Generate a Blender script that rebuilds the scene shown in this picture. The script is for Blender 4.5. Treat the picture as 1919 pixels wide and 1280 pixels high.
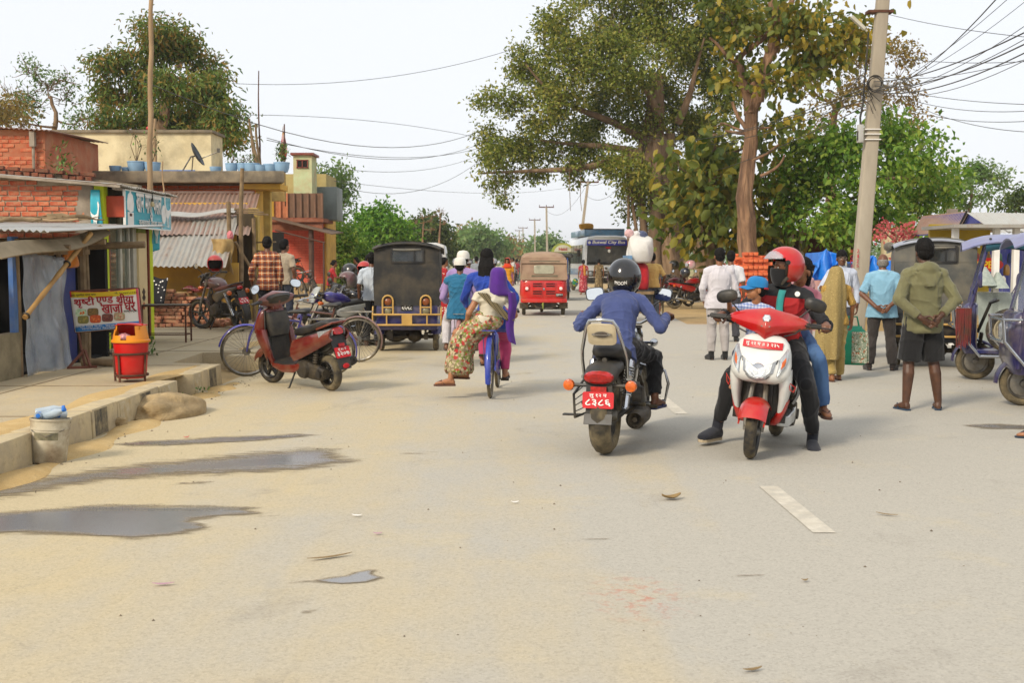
import bpy,bmesh,math,random
import numpy as np
from mathutils import Vector as V,Matrix,Euler
random.seed(11)
rng=np.random.default_rng(5)
for _o in list(bpy.data.objects):bpy.data.objects.remove(_o)
sc=bpy.context.scene
COL=sc.collection
R=math.radians
PI=math.pi
# camera, world, sun
F=2150.0
PITCH=math.atan(150/F)
CAMZ=1.5
cam=bpy.data.cameras.new('camera');cam_o=bpy.data.objects.new('camera',cam);COL.objects.link(cam_o)
cam.sensor_width=36;cam.sensor_fit='HORIZONTAL';cam.lens=F/1919*36
cam.clip_start=.1;cam.clip_end=4000
cam_o.location=(0,0,CAMZ);cam_o.rotation_euler=(PI/2-PITCH,0,0)
cam.dof.use_dof=True;cam.dof.focus_distance=10.5;cam.dof.aperture_fstop=7.1
sc.camera=cam_o
SUN_DIR=V((.60,.72,0)).normalized()*math.cos(R(36))+V((0,0,-math.sin(R(36))))
wd=bpy.data.worlds.new('World');sc.world=wd;wd.use_nodes=True
nt=wd.node_tree;nt.nodes.clear()
_out=nt.nodes.new('ShaderNodeOutputWorld');_bg=nt.nodes.new('ShaderNodeBackground')
_sky=nt.nodes.new('ShaderNodeTexSky');_sky.sky_type='NISHITA';_sky.sun_disc=False
_sky.sun_elevation=R(36);_sky.sun_rotation=math.atan2(-SUN_DIR.x,-SUN_DIR.y)
_sky.dust_density=3.0;_sky.air_density=1.0
_mx=nt.nodes.new('ShaderNodeMix');_mx.data_type='RGBA';_mx.inputs[0].default_value=.86
_mx.inputs[7].default_value=(9.75,9.95,10.3,1)
nt.links.new(_sky.outputs[0],_mx.inputs[6]);nt.links.new(_mx.outputs[2],_bg.inputs[0])
_bg.inputs[1].default_value=.092
nt.links.new(_bg.outputs[0],_out.inputs[0])
_sl=bpy.data.lights.new('sun','SUN');_sl.energy=2.8;_sl.angle=R(13);_sl.color=(1,.885,.72)
_so=bpy.data.objects.new('sun',_sl);COL.objects.link(_so)
_so.rotation_euler=SUN_DIR.to_track_quat('-Z','Y').to_euler();_so.location=(-30,-30,40)
sc.view_settings.view_transform='Standard';sc.view_settings.look='None'
sc.view_settings.exposure=.27;sc.view_settings.gamma=1;sc.view_settings.use_curve_mapping=False
sc.cycles.max_bounces=6;sc.cycles.diffuse_bounces=3;sc.cycles.glossy_bounces=3
sc.cycles.transparent_max_bounces=8;sc.cycles.transmission_bounces=4
sc.cycles.use_denoising=True
# photo pixel -> place
_cp,_sp=math.cos(PITCH),math.sin(PITCH)
def ray(px,py):
 x=(px-959.5)/F;y=(640-py)/F
 return V((x,_cp+y*_sp,-_sp+y*_cp))
def at(px,py,Y):
 d=ray(px,py);t=Y/d.y
 return V((d.x*t,Y,CAMZ+d.z*t))
def gr(px,py,z=0.0):
 d=ray(px,py);t=(z-CAMZ)/d.z
 return V((d.x*t,d.y*t,z))
# materials
def lin(h):
 if not isinstance(h,str):return tuple(h) if len(h)==4 else (*h,1)
 h=h.lstrip('#');c=[int(h[i:i+2],16)/255 for i in (0,2,4)]
 return tuple((x/12.92 if x<=.04045 else ((x+.055)/1.055)**2.4) for x in c)+(1,)
def nd(nt,t,props=None,**kw):
 n=nt.nodes.new(t)
 for k,v in (props or {}).items():setattr(n,k,v)
 for k,v in kw.items():
  k=int(k[1:]) if k[0]=='i' and k[1:].isdigit() else k.replace('_',' ')
  s=n.inputs[k]
  if isinstance(v,bpy.types.NodeSocket):nt.links.new(v,s)
  else:s.default_value=v
 return n
def mixc(nt,f,a,b,mode='MIX'):
 n=nd(nt,'ShaderNodeMix',dict(data_type='RGBA',blend_type=mode))
 for i,v in ((0,f),(6,a),(7,b)):
  if isinstance(v,bpy.types.NodeSocket):nt.links.new(v,n.inputs[i])
  else:n.inputs[i].default_value=v
 return n.outputs[2]
def ramp(nt,fac,stops,interp='LINEAR'):
 n=nd(nt,'ShaderNodeValToRGB',None,Fac=fac);e=n.color_ramp.elements;n.color_ramp.interpolation=interp
 while len(e)<len(stops):e.new(.5)
 for x,(p,c) in zip(e,stops):x.position=p;x.color=lin(c) if isinstance(c,str) else ((c,c,c,1) if isinstance(c,(int,float)) else c)
 return n.outputs[0]
def math_(nt,op,a,b=0.0,clamp=False):
 n=nt.nodes.new('ShaderNodeMath');n.operation=op;n.use_clamp=clamp
 for i,v in enumerate((a,b)):
  if isinstance(v,bpy.types.NodeSocket):nt.links.new(v,n.inputs[i])
  else:n.inputs[i].default_value=v
 return n.outputs[0]
MATS={}
def newmat(name):
 m=bpy.data.materials.new(name);m.use_nodes=True;MATS[name]=m
 nt=m.node_tree;b=nt.nodes['Principled BSDF']
 co=nt.nodes.new('ShaderNodeTexCoord').outputs['Object']
 return m,nt,b,co
def noise_(nt,co,scale,detail=4,rough=.55,dist=0):
 return nd(nt,'ShaderNodeTexNoise',None,Vector=co,Scale=scale,Detail=detail,Roughness=rough,Distortion=dist).outputs['Fac']
def stretch(nt,co,s):
 return nd(nt,'ShaderNodeMapping',None,Vector=co,Scale=s).outputs[0]
def PM(name,c,c2=None,r=.6,m=0.0,vs=5.0,bump=.15,bs=60.0,src='noise',dirt=None,da=.45,ds=4.0,bd=.004,spec=.5,coat=0.0,st=None,trans=0.0,alpha=1.0,sheen=0.0,sss=0.0):
 if name in MATS:return MATS[name]
 mt,nt,b,co=newmat(name)
 if st:co=stretch(nt,co,st)
 a=lin(c)
 bb=lin(c2) if c2 else tuple(x*.78 for x in a[:3])+(1,)
 nz=noise_(nt,co,vs,5)
 if src=='noise':fac=ramp(nt,nz,[(.35,0.0),(.65,1.0)])
 elif src=='object':fac=math_(nt,'ADD',nt.nodes.new('ShaderNodeObjectInfo').outputs['Random'],math_(nt,'MULTIPLY',math_(nt,'SUBTRACT',nz,.5),.8),True)
 else:fac=math_(nt,'ADD',nt.nodes.new('ShaderNodeNewGeometry').outputs['Random Per Island'],math_(nt,'MULTIPLY',math_(nt,'SUBTRACT',nz,.5),.9),True)
 col=mixc(nt,fac,a,bb)
 rr=r
 if dirt:
  d=ramp(nt,noise_(nt,co,ds,8,.65),[(.42,0.0),(.68,1.0)])
  d=math_(nt,'MULTIPLY',d,da)
  col=mixc(nt,d,col,lin(dirt))
  rr=math_(nt,'ADD',math_(nt,'MULTIPLY',d,.5),r,True)
 nt.links.new(col,b.inputs['Base Color'])
 if isinstance(rr,float):b.inputs['Roughness'].default_value=rr
 else:nt.links.new(rr,b.inputs['Roughness'])
 b.inputs['Metallic'].default_value=m
 b.inputs['Specular IOR Level'].default_value=spec
 b.inputs['Coat Weight'].default_value=coat
 b.inputs['Sheen Weight'].default_value=sheen
 if sss:b.inputs['Subsurface Weight'].default_value=sss;b.inputs['Subsurface Radius'].default_value=(.01,.004,.002)
 if trans:b.inputs['Transmission Weight'].default_value=trans
 if alpha<1:b.inputs['Alpha'].default_value=alpha
 if bump:
  bn=nd(nt,'ShaderNodeBump',None,Strength=bump,Distance=bd,Height=noise_(nt,co,bs,6,.6))
  nt.links.new(bn.outputs[0],b.inputs['Normal'])
 return mt
# mesh builder
def basis(d,up=(0,0,1)):
 d=V(d).normalized();u=V(up)
 if abs(d.dot(u))>.98:u=V((0,1,0)) if abs(d.y)<.9 else V((1,0,0))
 x=d.cross(u).normalized();y=x.cross(d).normalized()
 return x,y,d
class MB:
 def __init__(s):s.v=[];s.f=[];s.mi=[];s.M=None;s.cur=0
 def add(s,vs,fs):
  n=len(s.v)
  s.v.extend([(s.M @ V(p)) if s.M else V(p) for p in vs])
  s.f.extend([tuple(i+n for i in f) for f in fs]);s.mi.extend([s.cur]*len(fs));return s
 def box(s,c,d,rot=None):
  x,y,z=(q/2 for q in d)
  p=[V((a*x,b*y,e*z)) for a in (-1,1) for b in (-1,1) for e in (-1,1)]
  if rot is not None:
   m=rot if isinstance(rot,Matrix) else Euler(rot).to_matrix()
   p=[m.to_3x3() @ q for q in p]
  c=V(c)
  return s.add([q+c for q in p],[(0,1,3,2),(4,6,7,5),(0,4,5,1),(2,3,7,6),(0,2,6,4),(1,5,7,3)])
 def hexa(s,b4,t4):
  return s.add(list(b4)+list(t4),[(3,2,1,0),(4,5,6,7),(0,1,5,4),(1,2,6,5),(2,3,7,6),(3,0,4,7)])
 def bar(s,a,b,w,h=None,up=(0,0,1)):
  a,b=V(a),V(b);h=h or w;x,y,d=basis(b-a,up);x *=w/2;y *=h/2
  return s.hexa([a-x-y,a+x-y,a+x+y,a-x+y],[b-x-y,b+x-y,b+x+y,b-x+y])
 def loft(s,rings,cap=True,closed=True,loop=False):
  n=len(rings[0]);vs=[p for r in rings for p in r];fs=[]
  m=len(rings)
  for i in range(m if loop else m-1):
   for j in range(n if closed else n-1):
    k=(j+1) % n;i2=(i+1) % m
    fs.append((i*n+j,i*n+k,i2*n+k,i2*n+j))
  if cap and closed and not loop:
   fs.append(tuple(range(n-1,-1,-1)));fs.append(tuple((m-1)*n+j for j in range(n)))
  return s.add(vs,fs)
 def tube(s,pts,r,n=8,cap=True,loop=False,flat=1.0,up=(0,0,1)):
  pts=[V(p) for p in pts];m=len(pts)
  rs=r if isinstance(r,(list,tuple)) else [r]*m
  rings=[];px=None
  for i,p in enumerate(pts):
   if loop:d=pts[(i+1) % m]-pts[i-1]
   else:d=pts[min(i+1,m-1)]-pts[max(i-1,0)]
   d.normalize()
   if px is None:x,y,_=basis(d,up)
   else:
    x=px-d*px.dot(d)
    x=x.normalized() if x.length>1e-6 else basis(d,up)[0]
    y=x.cross(d).normalized()
   px=x
   rings.append([p+x*(rs[i]*math.cos(2*PI*k/n))-y*(rs[i]*flat*math.sin(2*PI*k/n)) for k in range(n)])
  return s.loft(rings,cap=cap,loop=loop)
 def cap(s,a,b,ra,rb,n=10):
  a,b=V(a),V(b);d=(b-a);L=d.length;d=d/L if L>1e-6 else V((0,0,1))
  pts,rs=[],[]
  for t in (-.97,-.75,-.4,0):pts.append(a+d*ra*t);rs.append(ra*math.sqrt(1-t*t))
  for t in (0,.4,.75,.97):pts.append(b+d*rb*t);rs.append(rb*math.sqrt(1-t*t))
  return s.tube(pts,rs,n)
 def capf(s,a,b,ra,rb,n=10):
  a,b=V(a),V(b);d=(b-a).normalized();pts,rs=[],[]
  for t in (-.97,-.75,-.4,0):pts.append(a+d*ra*t);rs.append(ra*math.sqrt(1-t*t))
  return s.tube(pts+[b],rs+[rb],n)
 def chain(s,pr,n=10):
  for (a,ra),(b,rb) in zip(pr,pr[1:]):s.cap(a,b,ra,rb,n)
  return s
 def ell(s,c,r,rot=None,nu=14,nv=9):
  c=V(c);r=V(r) if not isinstance(r,(int,float)) else V((r,r,r));m=rot.to_3x3() if isinstance(rot,Matrix) else (Euler(rot).to_matrix() if rot is not None else None)
  rings=[]
  for i in range(nv):
   t=-PI/2+PI*(i+.5)/nv
   if i==0:t=-PI/2+.05
   if i==nv-1:t=PI/2-.05
   ring=[]
   for j in range(nu):
    a=2*PI*j/nu
    p=V((r.x*math.cos(t)*math.cos(a),r.y*math.cos(t)*math.sin(a),r.z*math.sin(t)))
    ring.append(c+(m @ p if m else p))
   rings.append(ring)
  return s.loft(rings)
 def lathe(s,prof,c=(0,0,0),axis=(0,0,1),n=20,cap=True,arc=None,up=(0,0,1)):
  c=V(c);x,y,d=basis(axis,up);rings=[]
  if d.z>.98 :x,y=V((1,0,0)),V((0,1,0))
  a0,a1=arc or (0,2*PI)
  for r,h in prof:
   rings.append([c+d*h+(x*math.cos(a0+(a1-a0)*k/(n if not arc else n-1))+y*math.sin(a0+(a1-a0)*k/(n if not arc else n-1)))*max(r,1e-4) for k in range(n)])
  return s.loft(rings,cap=cap,closed=arc is None)
 def ring(s,c,axis,Rr,r,n=28,k=8,fl=1.0):
  c=V(c);x,y,d=basis(axis);rings=[]
  for i in range(n):
   a=2*PI*i/n;o=x*math.cos(a)+y*math.sin(a)
   rings.append([c+o*(Rr+r*math.cos(2*PI*j/k))+d*(r*fl*math.sin(2*PI*j/k)) for j in range(k)])
  return s.loft(rings,loop=True)
 def prism(s,poly,th,o,ux,uy):
  o=V(o);ux=V(ux);uy=V(uy);nn=ux.cross(uy).normalized()*th/2
  a=[o+ux*p[0]+uy*p[1]-nn for p in poly];b=[p+nn*2 for p in a];n=len(poly)
  return s.add(a+b,[tuple(range(n-1,-1,-1)),tuple(range(n,2*n))]+[(i,(i+1) % n,n+(i+1) % n,n+i) for i in range(n)])
 def sheet(s,fn,nu,nv,th=0.0):
  P=[[V(fn(i/nu,j/nv)) for j in range(nv+1)] for i in range(nu+1)]
  def nrm(i,j):
   a=P[min(i+1,nu)][j]-P[max(i-1,0)][j];b=P[i][min(j+1,nv)]-P[i][max(j-1,0)]
   c=a.cross(b);return c.normalized() if c.length>1e-9 else V((0,0,1))
  w=nv+1;vs=[P[i][j] for i in range(nu+1) for j in range(w)]
  fs=[(i*w+j,(i+1)*w+j,(i+1)*w+j+1,i*w+j+1) for i in range(nu) for j in range(nv)]
  if th:
   k=len(vs);vs=vs+[P[i][j]-nrm(i,j)*th for i in range(nu+1) for j in range(w)]
   fs=fs+[tuple(k+q for q in reversed(f)) for f in fs]
   for i in range(nu):
    for j in (0,nv):
     a,b=i*w+j,(i+1)*w+j
     fs.append((a,k+a,k+b,b) if j==0 else (b,k+b,k+a,a))
   for j in range(nv):
    for i in (0,nu):
     a,b=i*w+j,i*w+j+1
     fs.append((b,k+b,k+a,a) if i==0 else (a,k+a,k+b,b))
  return s.add(vs,fs)
def se(c,u,v,e=2.0,n=16,ph=0.0):
 c=V(c);u=V(u);v=V(v);o=[]
 for k in range(n):
  a=2*PI*(k+ph)/n;ca,sa=math.cos(a),math.sin(a)
  o.append(c+u*(math.copysign(abs(ca)**(2/e),ca))+v*(math.copysign(abs(sa)**(2/e),sa)))
 return o
def mesh_of(name,mb,smooth=38,bevel=0.0,bseg=2,sub=0):
 me=bpy.data.meshes.new(name)
 me.from_pydata([tuple(p) for p in mb.v],[],mb.f)
 if max(mb.mi,default=0):me.polygons.foreach_set('material_index',mb.mi)
 if bevel or sub:
  bm=bmesh.new();bm.from_mesh(me)
  if bevel:
   bmesh.ops.recalc_face_normals(bm,faces=bm.faces)
   ed=[e for e in bm.edges if len(e.link_faces)==2 and e.calc_face_angle(0)>R(28)]
   bmesh.ops.bevel(bm,geom=ed,offset=bevel,offset_type='OFFSET',segments=bseg,profile=.6,affect='EDGES',clamp_overlap=True)
  bm.to_mesh(me);bm.free()
 if sub:me=evald(me,[('SUBSURF',dict(levels=sub,render_levels=sub))],name)
 finish(me,smooth)
 return me
def finish(me,smooth):
 if smooth is not None and len(me.polygons):
  me.polygons.foreach_set('use_smooth',[True]*len(me.polygons))
  if smooth<180:me.set_sharp_from_angle(angle=R(smooth))
TSC=bpy.data.scenes.new('workbench')
def tdg():
 with bpy.context.temp_override(scene=TSC,view_layer=TSC.view_layers[0]):
  d=bpy.context.evaluated_depsgraph_get();d.update();return d
def evald(me,mods,name):
 o=bpy.data.objects.new('tmp',me);TSC.collection.objects.link(o)
 for t,p in mods:
  m=o.modifiers.new(t,t)
  for k,v in p.items():setattr(m,k,v)
 dg=tdg()
 r=bpy.data.meshes.new_from_object(o.evaluated_get(dg));r.name=name
 bpy.data.objects.remove(o);bpy.data.meshes.remove(me)
 return r
def blend(name,mb,vox,smooth=3,fold=0.0,fk=22.0,seed=0,dec=None,fdir=(1,1,.45)):
 me=bpy.data.meshes.new(name);me.from_pydata([tuple(p) for p in mb.v],[],mb.f)
 bm=bmesh.new();bm.from_mesh(me);bmesh.ops.recalc_face_normals(bm,faces=bm.faces);bm.to_mesh(me);bm.free()
 mods=[('REMESH',dict(mode='VOXEL',voxel_size=vox,use_smooth_shade=True)),('SMOOTH',dict(factor=.5,iterations=smooth))]
 if dec:mods.append(('DECIMATE',dict(ratio=dec)))
 me=evald(me,mods,name)
 if fold and len(me.vertices):
  n=len(me.vertices);co=np.empty(n*3,np.float32);me.vertices.foreach_get('co',co);co=co.reshape(-1,3)
  no=np.empty(n*3,np.float32);me.vertices.foreach_get('normal',no);no=no.reshape(-1,3)
  co=co+no*(wrinkle(co,fk,seed,fdir)*fold)[:,None]
  me.vertices.foreach_set('co',co.astype(np.float32).ravel());me.update()
 finish(me,180)
 return me
def wrinkle(co,k,seed,fdir=(1,1,.45)):
 g=np.random.default_rng(seed+100);d=np.zeros(len(co))
 wob=np.zeros_like(co)
 for i in range(3):
  kk=g.normal(size=3);kk *=k*.35/np.linalg.norm(kk)
  wob[:,i]=np.sin(co @ kk+g.uniform(0,6))*1.6
 for i in range(6):
  kk=g.normal(size=3)*np.array(fdir);kk *=k*g.uniform(.6,1.7)/np.linalg.norm(kk)
  s=np.sin(co @ kk+wob @ g.normal(size=3)*.7+g.uniform(0,6))
  mk=np.clip(np.sin(co @ (g.normal(size=3)*k*.3)+g.uniform(0,6))*1.3+.1,0,1)
  d+=((1-np.abs(s))**2.2-.3)*mk*1.5
 return d/2.2
# objects
def link(name,me,mat=None,parent=None,loc=None,rot=None):
 o=bpy.data.objects.new(name,me);COL.objects.link(o)
 if mat is not None and me is not None and not me.materials:
  for x in (mat if isinstance(mat,(list,tuple)) else [mat]):me.materials.append(x)
 if parent is not None:o.parent=parent
 if loc is not None:o.location=loc
 if rot is not None:o.rotation_euler=rot
 return o
def obj(name,mb,mat=None,parent=None,smooth=38,bevel=0.0,bseg=2,sub=0,loc=None,rot=None,kind=None):
 o=link(name,mesh_of(name,mb,smooth,bevel,bseg,sub),mat,parent,loc,rot)
 if kind:o['kind']=kind
 return o
def thing(name,label,cat,loc=(0,0,0),rz=0.0,group=None,rot=None):
 o=bpy.data.objects.new(name,None);COL.objects.link(o);o.empty_display_size=.2
 o.location=loc;o.rotation_euler=rot or (0,0,rz)
 return tag(o,label,cat,group)
def tag(o,label,cat,group=None):
 o['label']=label;o['category']=cat
 if group:o['group']=group
 return o
def struct(name,mb,mat,**k):return obj(name,mb,mat,kind='structure',**k)
def copytree(o,parent=None):
 c=o.copy();COL.objects.link(c)
 if parent is not None:c.parent=parent
 for ch in list(o.children):copytree(ch,c)
 return c
# lettering
def glyphs(txt,bold=.0):
 cu=bpy.data.curves.new('t','FONT');cu.body=txt;cu.size=1;cu.offset=bold;cu.resolution_u=3
 o=bpy.data.objects.new('t',cu);TSC.collection.objects.link(o)
 dg=tdg()
 me=bpy.data.meshes.new_from_object(o.evaluated_get(dg))
 vs=[tuple(p.co)[:2] for p in me.vertices];fs=[tuple(p.vertices) for p in me.polygons]
 bpy.data.objects.remove(o);bpy.data.curves.remove(cu);bpy.data.meshes.remove(me)
 return vs,fs
def half(vs,fs,keep):
 bm=bmesh.new();L=[bm.verts.new((x,y,0)) for x,y in vs]
 for f in fs:
  try:bm.faces.new([L[i] for i in f])
  except ValueError:pass
 x0=min(v[0] for v in vs);x1=max(v[0] for v in vs);xc=x0+(x1-x0)*keep
 bmesh.ops.bisect_plane(bm,geom=bm.verts[:]+bm.edges[:]+bm.faces[:],plane_co=(xc,0,0),plane_no=(1,0,0),clear_outer=True)
 bm.verts.index_update();r=[tuple(v.co)[:2] for v in bm.verts],[tuple(v.index for v in f.verts) for f in bm.faces]
 bm.free();return r
def word(tokens,gap=.0):
 V_,F_=[],[];x=0
 for t in ([tokens] if isinstance(tokens,str) else tokens):
  if t==' ':x+=.28;continue
  if isinstance(t,tuple) and t[1]=='ra':
   vs,fs=glyphs(t[0]);xb=max(v[0] for v in glyphs('श')[0])-.09;n=len(vs)
   vs=vs+[(xb+.02,.25),(xb+.02,.17),(xb-.25,.02),(xb-.27,.09)];fs=fs+[(n,n+3,n+2,n+1)]
  else:vs,fs=half(*glyphs(t[0]),t[1]) if isinstance(t,tuple) else glyphs(t)
  if not vs:continue
  x0=min(v[0] for v in vs);n=len(V_)
  V_+=[(a-x0+x,b) for a,b in vs];F_+=[tuple(i+n for i in f) for f in fs]
  x=max(v[0] for v in V_)-.012+gap
 return V_,F_
def letter(tokens,c,ux,uy,w,h,bold=.01,th=.002,italic=0.0,fit=True):
 vs,fs=word(tokens);mb=MB()
 if not vs:return mb
 x0,x1=min(v[0] for v in vs),max(v[0] for v in vs);y0,y1=min(v[1] for v in vs),max(v[1] for v in vs)
 c=V(c);ux=V(ux).normalized();uy=V(uy).normalized();nn=ux.cross(uy)
 sx=w/(x1-x0);sy=h/(y1-y0)
 if not fit:sx=sy=min(sx,sy)
 P=[c+ux*((x-(x0+x1)/2)*sx+italic*(y-y0)*sy)+uy*((y-(y0+y1)/2)*sy) for x,y in vs]
 
 pr=list(range(len(P)))
 def root(i):
  while pr[i] !=i:pr[i]=pr[pr[i]];i=pr[i]
  return i
 for f in fs:
  for i in f[1:]:pr[root(i)]=root(f[0])
 ids={};lv=[ids.setdefault(root(i),len(ids)) % 7 for i in range(len(P))];bo=bold*.9;e=min(.00022,h*.002)
 for k,(dx,dy) in enumerate(((0,0),(bo,0),(-bo,0),(0,bo*.6),(0,-bo*.6))[:1 if bo<.008 else 5]):
  mb.add([p+nn*(th+e*(lv[i]+7*k))+ux*(dx*sx)+uy*(dy*sy) for i,p in enumerate(P)],fs)
 return mb
# ground, road, footpath
DUST='#cdb98c'
def road_mat():
 m,nt,b,co=newmat('dusty_asphalt')
 sx=nd(nt,'ShaderNodeSeparateXYZ',None,Vector=co)
 big=noise_(nt,co,.35,5,.6)
 st=noise_(nt,stretch(nt,co,(1.3,.12,1)),1.6,6,.6)
 mid=noise_(nt,co,2.2,6,.65)
 gx=math_(nt,'MULTIPLY',math_(nt,'SUBTRACT',1.0,sx.outputs[0]),.19)
 f=math_(nt,'ADD',gx,math_(nt,'MULTIPLY',math_(nt,'SUBTRACT',big,.5),1.4))
 f=math_(nt,'ADD',f,math_(nt,'MULTIPLY',math_(nt,'SUBTRACT',st,.5),1.2))
 f=math_(nt,'ADD',f,math_(nt,'MULTIPLY',math_(nt,'SUBTRACT',mid,.5),.55))
 f=ramp(nt,f,[(.0,0.0),(.75,1.0)])
 col=mixc(nt,f,lin('#ada89c'),lin('#baab8a'))
 col=mixc(nt,ramp(nt,noise_(nt,co,1.1,9,.7),[(.55,0.0),(.74,.45)]),col,lin('#c0b290'))
 col=mixc(nt,ramp(nt,noise_(nt,co,.8,10,.72,1.0),[(.58,0.0),(.72,.5)]),col,lin('#8d867b'))
 
 vo=nd(nt,'ShaderNodeTexVoronoi',None,Vector=co,Scale=95.0)
 g=ramp(nt,nd(nt,'ShaderNodeSeparateColor',None,Color=vo.outputs['Color']).outputs[0],[(0.0,.84),(.3,.97),(.75,1.01),(1.0,1.08)])
 col=mixc(nt,1.0,col,g,'MULTIPLY')
 sp=noise_(nt,co,260,3,.7)
 col=mixc(nt,1.0,col,ramp(nt,sp,[(.3,.88),(.5,1.0),(.7,1.07)]),'MULTIPLY')
 
 p=gr(1195,1120)
 dd=nd(nt,'ShaderNodeVectorMath',dict(operation='DISTANCE'),i0=stretch(nt,co,(1,.62,1)),i1=(p.x,p.y*.62,0)).outputs['Value']
 k=math_(nt,'MULTIPLY',ramp(nt,dd,[(.05,1.0),(.28,0.0)]),ramp(nt,noise_(nt,co,16,6,.7),[(.5,0.0),(.62,.55)]))
 col=mixc(nt,k,col,lin('#b3604a'))
 nt.links.new(col,b.inputs['Base Color']);b.inputs['Roughness'].default_value=.9
 b.inputs['Specular IOR Level'].default_value=.25
 h=math_(nt,'ADD',math_(nt,'MULTIPLY',vo.outputs['Distance'],.5),sp)
 nt.links.new(nd(nt,'ShaderNodeBump',None,Strength=.3,Distance=.006,Height=h).outputs[0],b.inputs['Normal'])
 return m
def dirt_mat(name,a,b_,c):
 m,nt,b,co=newmat(name)
 col=mixc(nt,ramp(nt,noise_(nt,co,.5,8,.65),[(.35,0.0),(.65,1.0)]),lin(a),lin(b_))
 col=mixc(nt,ramp(nt,noise_(nt,co,6,8,.7),[(.5,0.0),(.75,.6)]),col,lin(c))
 col=mixc(nt,1.0,col,ramp(nt,noise_(nt,co,120,3,.7),[(.3,.8),(.7,1.15)]),'MULTIPLY')
 nt.links.new(col,b.inputs['Base Color']);b.inputs['Roughness'].default_value=.95;b.inputs['Specular IOR Level'].default_value=.2
 nt.links.new(nd(nt,'ShaderNodeBump',None,Strength=.5,Distance=.02,Height=noise_(nt,co,25,8,.65)).outputs[0],b.inputs['Normal'])
 return m
M_road=road_mat()
M_dirt=dirt_mat('dry_earth','#b79b6c','#9c8560','#c9b389')
M_pave=dirt_mat('dusty_concrete','#b5a78c','#a8987a','#c4ae80')
M_far=dirt_mat('dry_field','#a89468','#7f7c4c','#b6a67c')
mb=MB();mb.add([(-900,-30,-.02),(900,-30,-.02),(900,1800,-.02),(-900,1800,-.02)],[(0,1,2,3)])
struct('ground',mb,M_far)
mb=MB();mb.add([(-60,-20,-.008),(60,-20,-.008),(40,110,-.008),(-30,110,-.008)],[(0,1,2,3)])
struct('earth_yard',mb,M_dirt)

def road_c(y):return 1.6-(0 if y<40 else (y-40)*.006)
mb=MB()
ys=[-15,0,8,16,24,27.5]
P=[(-3.55,y,0) for y in ys]+[(9.2+.1*y,y,0) for y in reversed(ys)]
mb.add(P,[tuple(range(len(P)))])
ys2=[27.5,40,60,90,130,180,260,400,700]
vs=[(road_c(y)-5.15,y,0) for y in ys2]+[(road_c(y)+(2.6 if y<30 else 3.1),y,0) for y in ys2];n=len(ys2)
mb.add(vs,[(i,n+i,n+i+1,i+1) for i in range(n-1)])
struct('road',mb,M_road)

mb=MB()
_fp=[(-9.5,4),(-3.77,4),(-3.77,14.2),(-4.25,14.3),(-4.3,15.9),(-3.77,16.0),(-3.77,60),(-9.5,60)]
mb.add([(x,y,-.05) for x,y in _fp]+[(x,y,.235) for x,y in _fp],[tuple(range(7,-1,-1)),tuple(range(8,16))]+[(i,(i+1) % 8,8+(i+1) % 8,8+i) for i in range(8)])
footpath=struct('footpath',mb,M_pave)

M_sand=dirt_mat('loose_sand','#c2a673','#b39562','#d2bb8c')
mb=MB()
def drift(x0,y0,x1,y1,w,h,seed):
 rr=random.Random(seed);n=18
 def fn(u,v):
  k=(1+.5*math.sin(u*23+seed))*(1-abs(2*u-1)**6)
  x=x0+(x1-x0)*u;y=y0+(y1-y0)*u
  return (x+(v-.5)*w*k,y,max(0,(1-(2*v-1)**2))*h*k-.003)
 mb.sheet(fn,26,6)
mb.M=Matrix.Translation((0,0,.238));drift(-3.84,6.5,-3.84,14.1,.26,.012,1);drift(-3.9,16.4,-4.0,22,.3,.014,2)
mb.M=Matrix.Translation((0,0,.003));drift(-3.44,6.8,-3.42,11.5,.28,.03,3);drift(-3.45,11.6,-3.42,14.2,.24,.025,4);drift(-3.45,16.1,-3.42,21,.24,.025,7);drift(-3.2,26,-3.0,48,.8,.03,5)
o=obj('sand_drift',mb,M_sand,smooth=60);o['kind']='stuff'
tag(o,'strips of loose sand blown against both sides of the kerb','sand')
def kerb_mat():
 m,nt,b,co=newmat('kerb_concrete')
 rnd=nt.nodes.new('ShaderNodeObjectInfo').outputs['Random']
 col=mixc(nt,ramp(nt,noise_(nt,co,5,8,.65),[(.35,0.0),(.65,1.0)]),lin('#ab9c80'),lin('#c4b28a'))
 col=mixc(nt,ramp(nt,noise_(nt,co,9,8,.7),[(.55,0.0),(.7,.7)]),col,lin('#8e7d5f'))
 nt.links.new(col,b.inputs['Base Color']);b.inputs['Roughness'].default_value=.92
 nt.links.new(nd(nt,'ShaderNodeBump',None,Strength=.6,Distance=.012,Height=noise_(nt,co,40,8,.7)).outputs[0],b.inputs['Normal'])
 return m
M_kerb=kerb_mat()
M_kblack=PM('worn_black_paint','#33322f','#6d6552',r=.85,vs=14,bump=.3,bs=60,dirt='#b5a27a',da=.6,ds=9)
M_kwhite=PM('worn_white_paint','#bfb49a','#a99978',r=.85,vs=12,bump=.3,bs=60,dirt='#b39a6a',da=.7,ds=7)
def kerbstone(k,y,L):
 rr=random.Random(k);mb=MB();x0=-3.77+rr.uniform(-.004,.004);x1=-3.55+rr.uniform(-.008,.006);z=.243+rr.uniform(-.006,.006)
 mb.hexa([(x0,y+.004,-.04),(x1,y+.004,-.04),(x1,y+L-.004,-.04),(x0,y+L-.004,-.04)],[(x0,y+.004,z),(x1-.012,y+.004,z),(x1-.012,y+L-.004,z),(x0,y+L-.004,z)])
 o=obj('kerb_stone',mb,M_kerb,footpath,bevel=.014,bseg=2)
 return x1,z
y=6.2;k=0
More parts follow.
